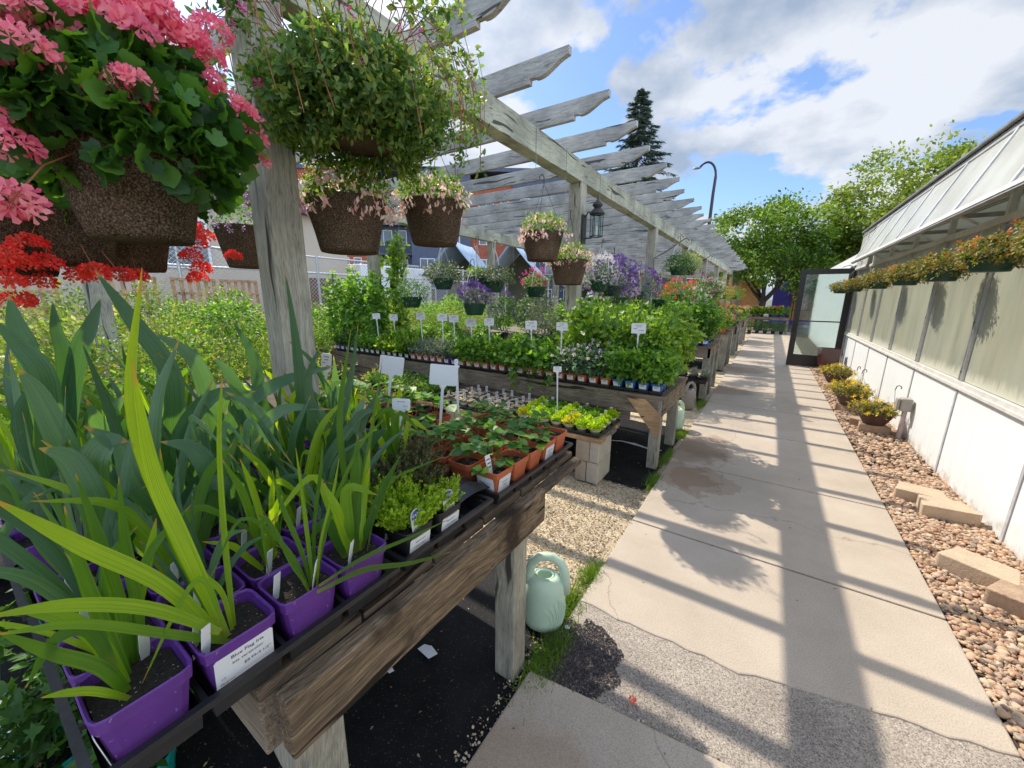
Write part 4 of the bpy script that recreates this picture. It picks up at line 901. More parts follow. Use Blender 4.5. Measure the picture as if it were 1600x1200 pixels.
def tray(label, x0, x1, y0, y1, z, h=.055, nx=4, ny=4, group='black plant trays', m=None):
    mb = MB(); cx_, cy_ = (x0+x1)/2, (y0+y1)/2; hx, hy = (x1-x0)/2, (y1-y0)/2
    f = .012; cw, cl = (2*hx-2*f)/nx, (2*hy-2*f)/ny
    for (a, b, c, d) in ((-hx, hx, -hy, -hy+f), (-hx, hx, hy-f, hy), (-hx, -hx+f, -hy+f, hy-f), (hx-f, hx, -hy+f, hy-f)): mb.box((a, c, h-.005), (b, d, h)); 
    mb.box((-hx, -hy, h-.012), (-hx+.002, hy, h-.0051)); mb.box((hx-.002, -hy, h-.012), (hx, hy, h-.0051)); mb.box((-hx+.002, -hy, h-.012), (hx-.002, -hy+.002, h-.0051)); mb.box((-hx+.002, hy-.002, h-.012), (hx-.002, hy, h-.0051))
    for i in range(1, nx): mb.box((-hx+f+i*cw-.004, -hy+f, h-.014), (-hx+f+i*cw+.004, hy-f, h-.006))
    for j in range(1, ny): mb.box((-hx+f, -hy+f+j*cl-.004, h-.015), (hx-f, -hy+f+j*cl+.004, h-.007))
    for i in range(nx):
        for j in range(ny):
            ax, ay = -hx+f+(i+.5)*cw, -hy+f+(j+.5)*cl; a, b = cw/2-.006, cl/2-.006; g = .94
            V = [(ax-a*g, ay-b*g, 0), (ax+a*g, ay-b*g, 0), (ax+a*g, ay+b*g, 0), (ax-a*g, ay+b*g, 0), (ax-a, ay-b, h-.016), (ax+a, ay-b, h-.016), (ax+a, ay+b, h-.016), (ax-a, ay+b, h-.016)]
            mb.add(V, [(3, 2, 1, 0), (0, 1, 5, 4), (1, 2, 6, 5), (2, 3, 7, 6), (3, 0, 4, 7)])
            mb.add([(v[0]+(-.0015 if v[0] > ax else .0015), v[1]+(-.0015 if v[1] > ay else .0015), v[2]+.002) for v in V], [(0, 1, 2, 3), (4, 5, 1, 0), (5, 6, 2, 1), (6, 7, 3, 2), (7, 4, 0, 3)])
    o = mb.build('plant_tray', m or m_tray, loc=(cx_, cy_, z)); o['label'] = label; o['category'] = 'tray'; o['group'] = group; return o
def tag_stick(k, x, y, z, h=.07, w=.018, rz=0, tilt=.15, m=None, par=-1, pic=None, name='plant_tag'):
    M = Matrix.Translation((x, y, z)) @ Matrix.Rotation(rz, 4, 'Z') @ Matrix.Rotation(tilt, 4, 'Y')
    q = MB(); q.prism([(-w/2*.5, -.02), (w/2*.5, -.02), (w/2, h*.3), (w/2, h), (-w/2, h), (-w/2, h*.3)], 'x', 0, .0012); q.v = [M @ Vector(v) for v in q.v]
    i = k.add(name, q, m or m_label, par)
    if pic:
        q = MB(); q.box((.0016, -w*.42, h*.45), (.002, w*.42, h*.93)); q.v = [M @ Vector(v) for v in q.v]; k.add('picture', q, pic, i)
    return i

# strap leaves ---------------------------------------------------------
def straps(name, L_):
    """L_: list of (control points, width, hint, fold, rnd)"""
    V = []; Fc = []; rv = []; uu = []; tt = []; n = 16
    for (cp, w_, hint, fold, r_) in L_:
        cp = [np.array(c, float) for c in cp]; m = len(cp)
        ts = np.linspace(0, 1, n+1); P_ = []
        # Catmull-Rom through the control points
        Q = [2*cp[0]-cp[1]]+cp+[2*cp[-1]-cp[-2]]
        for t_ in ts:
            s = t_*(m-1); i = min(int(s), m-2); u = s-i; a, b, c, d = Q[i:i+4]
            P_.append(.5*((2*b)+(-a+c)*u+(2*a-5*b+4*c-d)*u*u+(-a+3*b-3*c+d)*u**3))
        P_ = np.array(P_); T = norm(np.gradient(P_, axis=0)); h_ = np.array(hint, float)
        o = len(V); sd = None
        for i in range(n+1):
            t_ = i/n; wd = w_*(.55+.45*min(1, t_*4))*(1-max(0, (t_-.45)/.55)**2.2)*.5+.0004
            s = np.cross(T[i], h_); s = s/max(1e-6, np.linalg.norm(s)); 
            if sd is not None and s@sd < 0: s = -s
            sd = s; nn = np.cross(s, T[i]); rp = nn*wd*.10*math.sin(t_*9+r_*20)
            V += [P_[i]-s*wd+nn*fold*wd+rp, P_[i], P_[i]+s*wd+nn*fold*wd-rp]; rv += [r_]*3; uu += [0., .5, 1.]; tt += [t_]*3
            if i:
                a = o+3*(i-1); Fc += [(a, a+1, a+4), (a, a+4, a+3), (a+1, a+2, a+5), (a+1, a+5, a+4)]
    me = mesh_np(name, V, Fc, rv, smooth=True)
    for nm, a in (('across', uu), ('along', tt)): at = me.attributes.new(nm, 'FLOAT', 'POINT'); at.data.foreach_set('value', np.array(a, np.float32))
    return me
def irisleaf(name, cols, trans, tcol=None):
    m, t, o = nodes(name); at = mk(t, 'ShaderNodeAttribute', attribute_name='rnd'); tc = mk(t, 'ShaderNodeTexCoord')
    n = len(cols); nz = mk(t, 'ShaderNodeTexNoise', {'Vector': tc.outputs['Object'], 'Scale': 9, 'Detail': 4})
    f = mk(t, 'ShaderNodeMath', {0: nz.outputs[0], 1: .35, 2: at.outputs['Fac']}, operation='MULTIPLY_ADD'); f = mk(t, 'ShaderNodeMath', {0: f.outputs[0], 1: .17}, operation='SUBTRACT')
    c = ramp(t, f.outputs[0], [(i/(n-1), cols[i]) for i in range(n)])
    au = mk(t, 'ShaderNodeAttribute', attribute_name='across'); al = mk(t, 'ShaderNodeAttribute', attribute_name='along')
    mp = mk(t, 'ShaderNodeCombineXYZ', {0: mk(t, 'ShaderNodeMath', {0: au.outputs['Fac'], 1: 1.0}, operation='MULTIPLY').outputs[0], 1: mk(t, 'ShaderNodeMath', {0: al.outputs['Fac'], 1: .05}, operation='MULTIPLY').outputs[0], 2: at.outputs['Fac']}); n2 = mk(t, 'ShaderNodeTexNoise', {'Vector': mp.outputs[0], 'Scale': 26, 'Detail': 2})
    c2 = ramp(t, n2.outputs[0], [(.3, (.70, .74, .68)), (.7, (1.22, 1.18, 1.2))])
    mm = mk(t, 'ShaderNodeMix', {0: 1.0, 6: c, 7: c2}, data_type='RGBA', blend_type='MULTIPLY'); c = mm.outputs[2]
    n3 = mk(t, 'ShaderNodeTexNoise', {'Vector': tc.outputs['Object'], 'Scale': 34, 'Detail': 3}); f = ramp(t, n3.outputs[0], [(.70, (0, 0, 0)), (.76, (.6, .6, .6))])
    mm = mk(t, 'ShaderNodeMix', {0: f, 6: c, 7: (.22, .17, .05, 1)}, data_type='RGBA'); c = mm.outputs[2]
    # dry tips on some blades, yellowing toward the base
    ft = mk(t, 'ShaderNodeMath', {0: al.outputs['Fac'], 1: mk(t, 'ShaderNodeMath', {0: at.outputs['Fac'], 1: .06}, operation='MULTIPLY').outputs[0]}, operation='ADD')
    mm = mk(t, 'ShaderNodeMix', {0: ramp(t, ft.outputs[0], [(.975, (0, 0, 0)), (1.0, (.9, .9, .9))]), 6: c, 7: (.36, .22, .06, 1)}, data_type='RGBA'); c = mm.outputs[2]
    mm = mk(t, 'ShaderNodeMix', {0: ramp(t, al.outputs['Fac'], [(0, (.5, .5, .5)), (.14, (0, 0, 0))]), 6: c, 7: (.30, .30, .10, 1)}, data_type='RGBA'); c = mm.outputs[2]
    p = mk(t, 'ShaderNodeBsdfPrincipled', {'Base Color': c, 'Roughness': .38, 'Specular IOR Level': .5})
    b = mk(t, 'ShaderNodeBump', {'Height': n2.outputs[0], 'Strength': .5, 'Distance': .002}); t.links.new(b.outputs[0], p.inputs['Normal'])
    tm = mk(t, 'ShaderNodeMix', {0: 1.0, 6: c, 7: rgba(tcol or (3.2, 3.0, .8))}, data_type='RGBA', blend_type='MULTIPLY')
    tr_ = mk(t, 'ShaderNodeBsdfTranslucent', {'Color': tm.outputs[2]}); mx = mk(t, 'ShaderNodeMixShader', {0: trans, 1: p.outputs[0], 2: tr_.outputs[0]}); t.links.new(mx.outputs[0], o.inputs[0]); return m
m_iris = irisleaf('iris_leaf', [(.035, .10, .018), (.09, .20, .022), (.25, .38, .02)], .5, (3.8, 3.3, .5))
m_glau = irisleaf('iris_leaf_glaucous', [(.03, .08, .045), (.06, .135, .085), (.11, .20, .13)], .30, (3.6, 3.6, .6))
def fan(seed, n, L0, w0, spread=.5, az=None, bend=.35):
    r = random.Random(seed); out_ = []; a0 = r.random()*PI if az is None else az
    for i in range(n):
        q = (i-(n-1)/2)/max(1, (n-1)/2); L_ = L0*r.uniform(.55, 1.08)*(1-.25*abs(q)); lean = q*spread+r.gauss(0, .1)
        ax = np.array([math.cos(a0), math.sin(a0), 0]); pr = np.array([-ax[1], ax[0], 0])
        b = ax*q*.016+pr*r.gauss(0, .006); d = np.array([0, 0, 1.])+ax*lean+pr*r.gauss(0, .12)
        d /= np.linalg.norm(d); bd = abs(r.gauss(0, bend)); k = r.choice((0, 0, 0, 1))*r.uniform(.2, .7)
        cp = [b, b+d*L_*.35, b+d*L_*.68+(ax*np.sign(q+.01)*.10*bd+pr*r.gauss(0, .03))*L_, b+d*L_*(1-k*.5)+(ax*np.sign(q+.01)*(.35*bd+.4*k)+np.array([0, 0, -.20*bd-.55*k]))*L_]
        out_.append((cp, w0*r.uniform(.7, 1.15), pr+.25*np.array([r.gauss(0, 1), r.gauss(0, 1), 0]), r.uniform(.1, .45), r.random()))
    return out_

# ---------------------------------------------------------------- near bench: iris
TZ = .822
tray('black tray holding the purple iris pots at the near corner of the bench', -1.135, -.651, .005, .515, TZ, .055, 4, 4)
tray('black tray of iris pots behind the corner tray, deep in the leaves', -1.63, -1.15, .0, .51, TZ, .055, 4, 4)
tray('black tray of iris pots at the back of the near bench', -2.13, -1.65, .0, .51, TZ, .055, 4, 4)
tray('black tray of tall iris pots beside the big wooden post', -1.63, -1.15, .54, 1.05, TZ, .055, 4, 4)
tray('black tray under the tall irises left of the heather', -1.135, -.86, .54, 1.0, TZ, .055, 2, 4)
PC = [-.7205, -.8355, -.9505, -1.0655]; PR = [.078, .199, .321, .442]
SY = .0
def at_x(px, py, x): return onx(px, py, x)
POTZ = TZ+.006
def iris_pot(x, y, label, blades, sticky=None, m=None, w=.0572, h=.120, tag=None, sel=None, group='purple iris pots', rz=0):
    k = Kit(); i = pot_parts(k, m_purple, w, h)
    if sticky == 'x': sticker(k, i, w, h, 'x', .044, .034, dz=.012, text=[('Blue Flag Iris', .0098, .004, .024), ('Iris versicolor', .0085, .004, .011), ('$8.99-4 1/2"', .0085, .018, -.004), ('1/2', .006, -.034, -.010), ('Moist sun', .0055, -.028, -.021), ('Perennial', .0055, -.028, -.029)])
    if sticky == '-y': sticker(k, i, w, h, '-y', .044, .039)
    if tag:
        for (a, b, r_) in tag: tag_stick(k, a, b, h-.02, .062, .014, r_, .2, name='plant_tag')
    if blades: k.add('leaves', straps('leaves', [([np.array(c)-np.array([x, y, POTZ]) if ab else np.array(c)+np.array([0, 0, h-.025]) for c in cp], w_, hint, fo, rv_) for (cp, w_, hint, fo, rv_, ab) in blades]), m or m_iris)
    return put(k, 'iris_pot', label, 'potted plant', (x, y, POTZ), rz, group)
def AB(L_): return [l+(False,) for l in L_]
def H(pts, x, w_, rv_=.5, hint=(1, .3, .2), fold=.2, dx=0):
    """hero blade: way points given as image points on a plane x=const that drifts by dx"""
    n = len(pts); return ([at_x(p[0], p[1], x+dx*i/(n-1)) for i, p in enumerate(pts)], w_, hint, fold, rv_, True)
x1, y1_ = PC[0], PR[0]
b1 = [H([(212, 1098), (160, 1045), (80, 1020), (-10, 985)], -.715, 0.0160, .35), H([(214, 1095), (175, 1010), (130, 900), (100, 790)], -.74, 0.0176, .35, dx=-.05), H([(205, 1092), (150, 1080), (105, 1082), (64, 1090)], -.70, 0.0096, .8),
      H([(210, 1095), (150, 1000), (95, 965), (30, 955)], -.73, 0.0192, .6), H([(213, 1092), (190, 960), (160, 860), (118, 740)], -.76, 0.0176, .2, dx=-.06), H([(216, 1092), (215, 960), (195, 850), (185, 745)], -.76, 0.0160, .3, dx=-.06), H([(180, 1050), (140, 985), (85, 1000), (40, 1075)], -.72, 0.0160, .15)]
b2 = [H([(356, 1000), (292, 860), (240, 740), (205, 560)], -.70, 0.0224, .95, dx=-.02, fold=.08), H([(350, 992), (270, 830), (205, 640), (222, 418)], -.73, 0.0176, .9, dx=-.03), H([(368, 998), (352, 860), (342, 700), (347, 588)], -.715, 0.0096, .75),
      H([(350, 1000), (255, 915), (130, 855), (-20, 775)], -.70, 0.0208, .85), H([(344, 988), (240, 952), (110, 945), (-30, 965)], -.685, 0.0168, .85), H([(366, 1004), (260, 990), (130, 975), (-10, 992)], -.69, 0.0120, .6),
      H([(355, 995), (320, 908), (285, 935), (222, 1068)], -.69, 0.0080, .7), H([(352, 998), (300, 900), (262, 820), (250, 700)], -.73, 0.0160, .5, dx=-.04), H([(366, 998), (348, 930), (325, 905), (318, 890)], -.71, 0.0080, .9)]
b3 = [H([(490, 930), (470, 860), (440, 790), (425, 735)], -.70, 0.0096, .3), H([(492, 930), (510, 820), (560, 700), (600, 655)], -.70, 0.0104, .4), H([(490, 930), (480, 840), (470, 760), (462, 700)], -.70, 0.0088, .7), H([(495, 925), (570, 890), (640, 880), (705, 862)], -.655, 0.0104, .45, dx=.02),
      H([(498, 915), (570, 870), (640, 840), (700, 812)], -.66, 0.0080, .35, dx=.03), H([(488, 925), (455, 880), (430, 830), (400, 800)], -.70, 0.0080, .5), H([(494, 930), (500, 850), (520, 770), (530, 715)], -.69, 0.0080, .85), H([(486, 930), (440, 850), (410, 810), (420, 900)], -.68, 0.0080, .3), H([(492, 925), (490, 830), (500, 740), (505, 690)], -.71, 0.0096, .2), H([(488, 930), (450, 860), (380, 810), (330, 900)], -.70, 0.0064, .4)]
b4 = AB(fan(21, 9, .38, .022, .25, 1.2, .12))+[H([(565, 872), (560, 780), (575, 700), (598, 560)], -.72, 0.0160, .35, dx=-.02), H([(560, 872), (540, 760), (530, 650), (548, 515)], -.74, 0.0192, .25, dx=-.04), H([(572, 870), (590, 780), (620, 745), (690, 715)], -.70, 0.0080, .4)]
TG = [(.032, -.02, .4), (-.02, .04, 1.2)]
iris_pot(PC[0], PR[0], 'nearest purple iris pot, at the very corner of the tray', b1, '-y', tag=[(-.045, .02, .3)])
iris_pot(PC[0], PR[1], 'purple iris pot with the large Blue Flag Iris label facing the walk', b2, 'x', tag=[(.03, -.045, .3), (.0, -.05, .6)])
iris_pot(PC[0], PR[2], 'purple pot of narrow grassy iris leaves, third along the tray edge', b3, None, tag=[(.0, -.045, .3), (.03, .01, .8)])
iris_pot(PC[0], PR[3], 'purple iris pot at the far end of the tray edge, beside the heather', b4, None, tag=[(.03, -.03, .5)])
for j in range(1, 4):
    for i in range(4):
        gl = (i+j) % 2 == 0 or j == 3
        iris_pot(PC[j], PR[i], '%s iris pot of the %s row back from the tray edge, under leaves' % (['nearest', 'second', 'third', 'farthest'][i], ['', 'second', 'third', 'fourth'][j]),
                 AB(fan(100+j*7+i, 6 if j < 3 else 7, [.30, .34, .44, .52][j], [.012, .014, .019, .024][j], .42, rnd.random()*PI, .5)), '-y' if i == 0 else None, m=m_glau if gl else None, tag=TG[:1], group='iris pots hidden in the tray')
# broad glaucous leaves behind, seen one by one
big = [  # way points, x, width, rnd
    [([(285, 700), (270, 600), (205, 500), (148, 422)], -1.15, .042, .3), ([(105, 830), (110, 720), (60, 620), (28, 575)], -1.05, .04, .7), ([(120, 900), (150, 800), (110, 720), (60, 700)], -.98, .045, .8), ([(150, 880), (140, 740), (165, 690), (200, 690)], -1.0, .046, .9)],
    [([(340, 760), (330, 640), (300, 560), (230, 515)], -1.2, .048, .6), ([(330, 790), (360, 660), (430, 600), (530, 570)], -1.15, .044, .5), ([(300, 820), (280, 700), (330, 620), (400, 612)], -1.1, .042, .4), ([(420, 780), (430, 700), (400, 640), (352, 612)], -1.0, .035, .7)],
    [([(88, 640), (120, 560), (140, 510), (158, 465)], -1.35, .035, .2), ([(130, 620), (100, 560), (88, 520), (82, 470)], -1.35, .03, .1), ([(75, 640), (45, 560), (25, 510), (14, 460)], -1.3, .038, .5), ([(60, 660), (70, 600), (30, 540), (-10, 500)], -1.2, .04, .4)],
    [([(460, 760), (470, 640), (462, 540), (445, 420)], -1.1, .036, .25), ([(480, 780), (520, 680), (545, 600), (560, 505)], -1.0, .032, .3), ([(430, 760), (410, 640), (395, 560), (362, 500)], -1.2, .04, .2), ([(450, 800), (400, 700), (440, 640), (520, 640)], -1.0, .035, .8)],
    [([(390, 790), (385, 660), (360, 590), (330, 555)], -1.2, .042, .5), ([(500, 790), (540, 700), (575, 640), (600, 600)], -.95, .028, .2), ([(380, 860), (330, 740), (300, 700), (250, 690)], -1.0, .044, .6), ([(420, 840), (360, 760), (310, 770), (255, 900)], -.95, .035, .5), ([(250, 860), (215, 760), (190, 700), (130, 665)], -1.0, .045, .7)],
    [([(600, 800), (585, 740), (565, 690), (540, 650)], -.92, .03, .5), ([(520, 820), (560, 760), (600, 700), (640, 665)], -.9, .022, .6), ([(470, 830), (510, 720), (560, 650), (590, 640)], -.92, .03, .4), ([(490, 800), (500, 690), (480, 600), (500, 540)], -1.0, .034, .3)]]
spots = [(-1.22, .20, 'left of the white-labelled pots'), (-1.25, .44, 'in the middle of the bench behind the yellow-green leaf'), (-1.42, .10, 'at the far left of the bench'), (-1.25, .62, 'close to the big wooden post'), (-1.22, .32, 'right behind the corner tray'), (-1.0, .60, 'left of the heather pots')]
for bl, (x, y, lb) in zip(big, spots):
    B_ = []
    for (pts, x_, w_, r_) in bl:
        cps = [at_x(p[0], p[1], x_) for p in pts]; base = np.array([x+.02*rnd.gauss(0, 1), y+.02*rnd.gauss(0, 1), POTZ+.11]); B_.append(([base, base*.45+cps[0]*.55+np.array([0, 0, .02])]+cps[1:], w_, (1, .2, .3), .22, r_, True))
    B_ += AB(fan(int(x*-100), 5, .45, .04, .35, None, .5))
    iris_pot(x, y, 'pot of broad grey-green iris leaves '+lb, B_, None, m=m_glau, group=None)
n = 0
for x in (-1.36, -1.49, -1.72, -1.86, -2.0):
    for y in (.07, .2, .33, .45, .62, .76, .9):
        if x < -1.6 and y > .5: continue
        n += 1
        lime = n % 5 in (0, 2, 3)
        iris_pot(x, y, 'tall iris pot in the leafy mass, %sfrom the front, %s row from the walk' % (nth([.07, .2, .33, .45, .62, .76, .9].index(y)), ['fifth', 'sixth', 'seventh', 'eighth', 'ninth'][[-1.36, -1.49, -1.72, -1.86, -2.0].index(x)]), AB(fan(300+n, 6, .50 if lime else .46,   .019 if lime else .025, .34, None, .45)), None, m=m_iris if lime else m_glau, group='iris pots in the leafy mass')
for i, (x, y) in enumerate(((-1.07, .60), (-1.07, .74), (-1.20, .80), (-1.20, .95), (-.93, .74))):
    iris_pot(x, y, 'upright iris pot, %sof five between the corner tray and the small sign' % nth(i), AB(fan(500+i, 6, .36, .024, .28, None, .2)), None, group='upright iris pots')

# heather pots and the half-empty tray
tray('black cell tray holding the heather pots, part of it empty', -.875, -.66, .535, .90, TZ, .05, 2, 3)
m_hea = leafm('heather_leaf', [(.12, .22, .015), (.24, .38, .025), (.40, .52, .05)], .42); m_head = leafm('heather_dull', [(.05, .06, .025), (.09, .10, .04), (.13, .12, .06)], .25)
def sprigs(name, seed, n, h, r, dens, size, up_=1.0, lean=.35):
    rr = np.random.default_rng(seed); P_ = []; Dn = []
    for i in range(n):
        a = rr.random()*2*PI; q = r*math.sqrt(rr.random()); b = np.array([q*math.cos(a)*.5, q*math.sin(a)*.5, 0]); d = np.array([q*math.cos(a)*lean/r*2, q*math.sin(a)*lean/r*2, up_])+.15*rr.normal(size=3); d /= np.linalg.norm(d); L_ = h*rr.uniform(.6, 1.1)
        for j in range(dens):
            t_ = .15+.85*j/dens; P_.append(b+d*L_*t_); o = norm(np.cross(d, rr.normal(size=3))); Dn.append(o*.8+d*1.0)
    return scat(name, T_DIA, P_, Dn, rr.normal(size=(len(P_), 3)), size*(.7+.6*rr.random(len(P_))))
def heather(x, y, m, label, seed, tag=True, n=60, h=.12):
    k = Kit(); i = pot_parts(k, m_bpot, .048, .095, sq=8); sticker(k, i, .048, .095, 'x', .034, .034, text=[('Heather', .010, 0, .018), ('Calluna vulgaris', .0065, 0, .006), ('$7.99-4"', .0075, .012, -.006), ('Full sun', .005, -.018, -.016), ('Perennial', .005, -.018, -.024)])
    k.add('foliage', MB() if 0 else sprigs('foliage', seed, int(n*1.5), h, .055, 44, .0095), m); k.p[-1][1].transform(Matrix.Translation((0, 0, .075)))
    if tag:
        pic = mat('tag_picture', (.30, .33, .16), .5, .8, 90, 0)
        M = Matrix.Translation((.040, .0, .085)) @ Matrix.Rotation(-.12, 4, 'Y'); q = MB(); w_ = .021
        q.prism([(-w_, -.03), (w_, -.03), (w_, .045)]+[(w_*math.cos(a), .045+.016*math.sin(a)) for a in np.linspace(.2, PI-.2, 7)]+[(-w_, .045)], 'x', 0, .0012); q.v = [M @ Vector(v) for v in q.v]; ti = k.add('plant_tag', q, m_label)
        q = MB(); q.prism([(-w_*.9, .036), (w_*.9, .036), (w_*.9, .046)]+[(w_*.88*math.cos(a), .046+.012*math.sin(a)) for a in np.linspace(.3, PI-.3, 6)]+[(-w_*.9, .046)], 'x', .0014, .0018); q.v = [M @ Vector(v) for v in q.v]; k.add('violet_band', q, m_ink2, ti)
        q = MB(); q.box((.0014, -w_*.85, -.025), (.0018, w_*.85, .012)); q.v = [M @ Vector(v) for v in q.v]; k.add('picture', q, pic, ti)
        k.add('lettering', text_mesh('HEATHER', .0105, M @ frame_M((.0021, 0, .045), (0, 1, 0), (0, 0, 1)), bold=True), m_label, ti)
    return put(k, 'heather_pot', label, 'potted plant', (x, y, TZ+.006), 0)
heather(-.720, .604, m_hea, 'black pot of bright green heather with a tag, nearest to the iris pots', 1)
heather(-.720, .718, m_hea, 'black pot of bright green heather with a tag, in front of the empty cells', 2, n=40, h=.09)
heather(-.8155, .604, m_hea, 'black pot of green heather in the second row behind the tagged heather', 3)
heather(-.8155, .718, m_head, 'dull brown-green heather pot in the second row, beside the empty cells', 4, False, 80, .13)
heather(-.93, .80, m_head, 'dull brown-green heather pot at the back near the small white sign', 5, False, 80, .14)
heather(-.92, .66, m_head, 'dull brown-green heather pot farthest from the walk, among the iris leaves', 6, False, 80, .13)
# upturned bent tray lying on the empty cells
q = MB(); V = []; n = 12
for j in range(5):
    for i in range(n+1):
        a = i/n; V.append((-.06+.03*j, .20*a-.1, .02+.035*math.sin(PI*a)*(1 if j in (1, 2, 3) else .5)+.008*(j % 2)))
q.add(V, [(j*(n+1)+i, j*(n+1)+i+1, (j+1)*(n+1)+i+1, (j+1)*(n+1)+i) for j in range(4) for i in range(n)])
o = q.build('bent_tray', m_tray, loc=(-.765, .84, TZ+.035)); o.modifiers.new('s', 'SOLIDIFY').thickness = .003; o['label'] = 'crumpled empty black tray piece lying between heather and strawberries'; o['category'] = 'tray'

# strawberries in terracotta pots
tray('black tray carrying the terracotta strawberry pots', -1.15, -.655, .925, 1.49, TZ, .05, 4, 5)
m_straw = leafm('strawberry_leaf', [(.03, .10, .02), (.06, .17, .035), (.10, .24, .05), (.22, .36, .04)], .4)
def trifoliate(seed, n, h, r, size, stems=True):
    rr = np.random.default_rng(seed); P_ = []; Dn = []; Nn = []; st = MB()
    for i in range(n):
        a = rr.random()*2*PI; e_ = np.array([math.cos(a)*r*rr.uniform(.3, 1.2), math.sin(a)*r*rr.uniform(.3, 1.2), h*rr.uniform(.35, 1.1)])
        st.tube([(0, 0, 0), tuple(e_*[.35, .35, .6]), tuple(e_)], .0012, 4)
        u = norm(np.array([math.cos(a), math.sin(a), -.1]))
        for b in (-1.25, 0, 1.25):
            c, s = math.cos(b), math.sin(b); P_.append(e_); Dn.append([u[0]*c-u[1]*s, u[0]*s+u[1]*c, rr.uniform(-.3, .15)]); Nn.append([.3*rr.normal(), .3*rr.normal(), 1])
    return scat('leaves', T_ROUND, P_, Dn, Nn, size*(.7+.5*rr.random(len(P_)))), st
m_stem = mat('stem_green', (.12, .16, .05), .6); m_stemr = mat('stem_red', (.30, .10, .05), .6)
SB = [trifoliate(40+i, 6+i % 3, .085, .06, .042) for i in range(4)]; SBm = [s.mesh('stems') for _, s in SB]
def tag_lines(k, x, y, z, h=.065):
    i = tag_stick(k, x, y, z, h, .026, 0, -.25, name='plant_tag')
    M = Matrix.Translation((x, y, z)) @ Matrix.Rotation(-.25, 4, 'Y'); q = MB()
    for j in range(3): q.box((.0016, -.009, h*(.35+.2*j)), (.002, .009, h*(.35+.2*j)+.0035))
    q.v = [M @ Vector(v) for v in q.v]; k.add('print', q, m_ink, i)
n = 0
for i, x in enumerate((-.726, -.844, -.962, -1.08)):
    for j, y in enumerate((.991, 1.099, 1.207, 1.316, 1.424)):
        k = Kit(); pi_ = pot_parts(k, m_terra, .0525, .10, sq=9)
        if i == 0 and j in (0, 3): sticker(k, pi_, .0525, .10, 'x', .034, .034, text=[('Strawberry', .0085, 0, .016), ('Fragaria', .0075, 0, .004), ('$4.99-4"', .0075, .008, -.010)])
        if i < 3 and j == 0: sticker(k, pi_, .0525, .10, '-y', .034, .034, text=[('Blue Strawberry', .0075, 0, .014), ('Fragaria', .0075, 0, .002), ('$4.99-4"', .0075, .008, -.012)]) if i == 0 else None
        v = (i*3+j) % 4
        if not (i == 0 and j == 4):
            a = k.add('stems', SBm[v], m_stemr); a = k.add('leaves', SB[v][0], m_straw)
        if (i, j) in ((0, 0), (2, 3), (1, 4), (3, 1)): tag_lines(k, .01, -.02 if j else -.03, .085)
        r_ = put(k, 'strawberry_pot', 'terracotta strawberry pot, %sfrom the near end and %s row from the bench edge' % (nth(j), ['first', 'second', 'third', 'fourth', 'fifth'][i]), 'potted plant', (x, y, TZ+.010), 0, 'terracotta strawberry pots')
        for c in r_.children:
            if c.name.split('.')[0] in ('leaves', 'stems'): c.location = (0, 0, .078); c.rotation_euler = (0, 0, n*1.7)
        n += 1
for i, (x, y) in enumerate(((-1.30, 1.15), (-1.42, 1.2), (-1.56, 1.12), (-1.32, 1.32), (-1.5, 1.36), (-1.68, 1.3), (-1.8, 1.1), (-1.95, 1.25), (-2.1, 1.1))):
    k = Kit(); pot_parts(k, m_terra if i % 2 else m_bpot, .055, .10, sq=9); k.add('stems', SBm[i % 4], m_stemr); k.add('leaves', SB[i % 4][0], m_straw)
    r_ = put(k, 'strawberry_pot', 'loose strawberry pot behind the white signs, %sfrom the right' % nth(i), 'potted plant', (x, y, TZ), 0, 'loose strawberry pots')
    for c in r_.children:
        if c.name.split('.')[0] in ('leaves', 'stems'): c.location = (0, 0, .08); c.scale = (1.5,)*3; c.rotation_euler = (0, 0, i*2.1)

# ---------------------------------------------------------------- white sign stakes
def stake_sign(label, foot, top, pw, ph, yaw_, group=None, text=None, lean=0.05):
    """foot: point of the stake base, top: centre of the plate"""
    k = Kit(); f = Vector(foot); c = Vector(top)-f; L_ = c.length; zc = L_
    k.add('stake', MB().prism([(-.005, -.02), (.005, -.02), (.0065, L_-ph/2-.02), (.016, L_-ph/2-.001), (-.016, L_-ph/2-.001), (-.0065, L_-ph/2-.02)], 'y', -.001, .0015), m_label)
    r_ = .006; pr = []
    for (sx, sz, a0) in ((1, 1, 0), (-1, 1, PI/2), (-1, -1, PI), (1, -1, 1.5*PI)):
        for q in range(3): a = a0+q*PI/4; pr.append((sx*(pw/2-r_)+r_*math.cos(a), zc+sz*(ph/2-r_)+r_*math.sin(a)))
    pi_ = k.add('plate', MB().prism(pr, 'y', -.0015, .0015), m_label)
    if text is not None:
        for (s, sz, x_, z_) in text: k.add('lettering', text_mesh(s, sz, frame_M((x_, -.0018, zc+z_), (1, 0, 0), (0, 0, 1))), m_ink, pi_)
    else:
        q = MB()
        for j, (a, b) in enumerate(((-.25, .25), (-.18, .2), (-.38, -.1), (.0, .36))):
            z_ = zc+ph*(.30-.17*j); q.box((a*pw, -.0021, z_), (b*pw, -.0017, z_+ph*.035))
        k.add('print', q, m_ink, pi_, kind='stuff')
    r = put(k, 'sign_stake', label, 'plant sign', foot, 0, group)
    z = c.normalized(); y = Vector((-math.sin(yaw_), math.cos(yaw_), 0)); y = (y-z*y.dot(z)).normalized(); x = y.cross(z)
    r.rotation_euler = Matrix(((x.x, y.x, z.x), (x.y, y.y, z.y), (x.z, y.z, z.z))).to_euler(); return r
def P3(px, py, y): return tuple(ony(px, py, y))
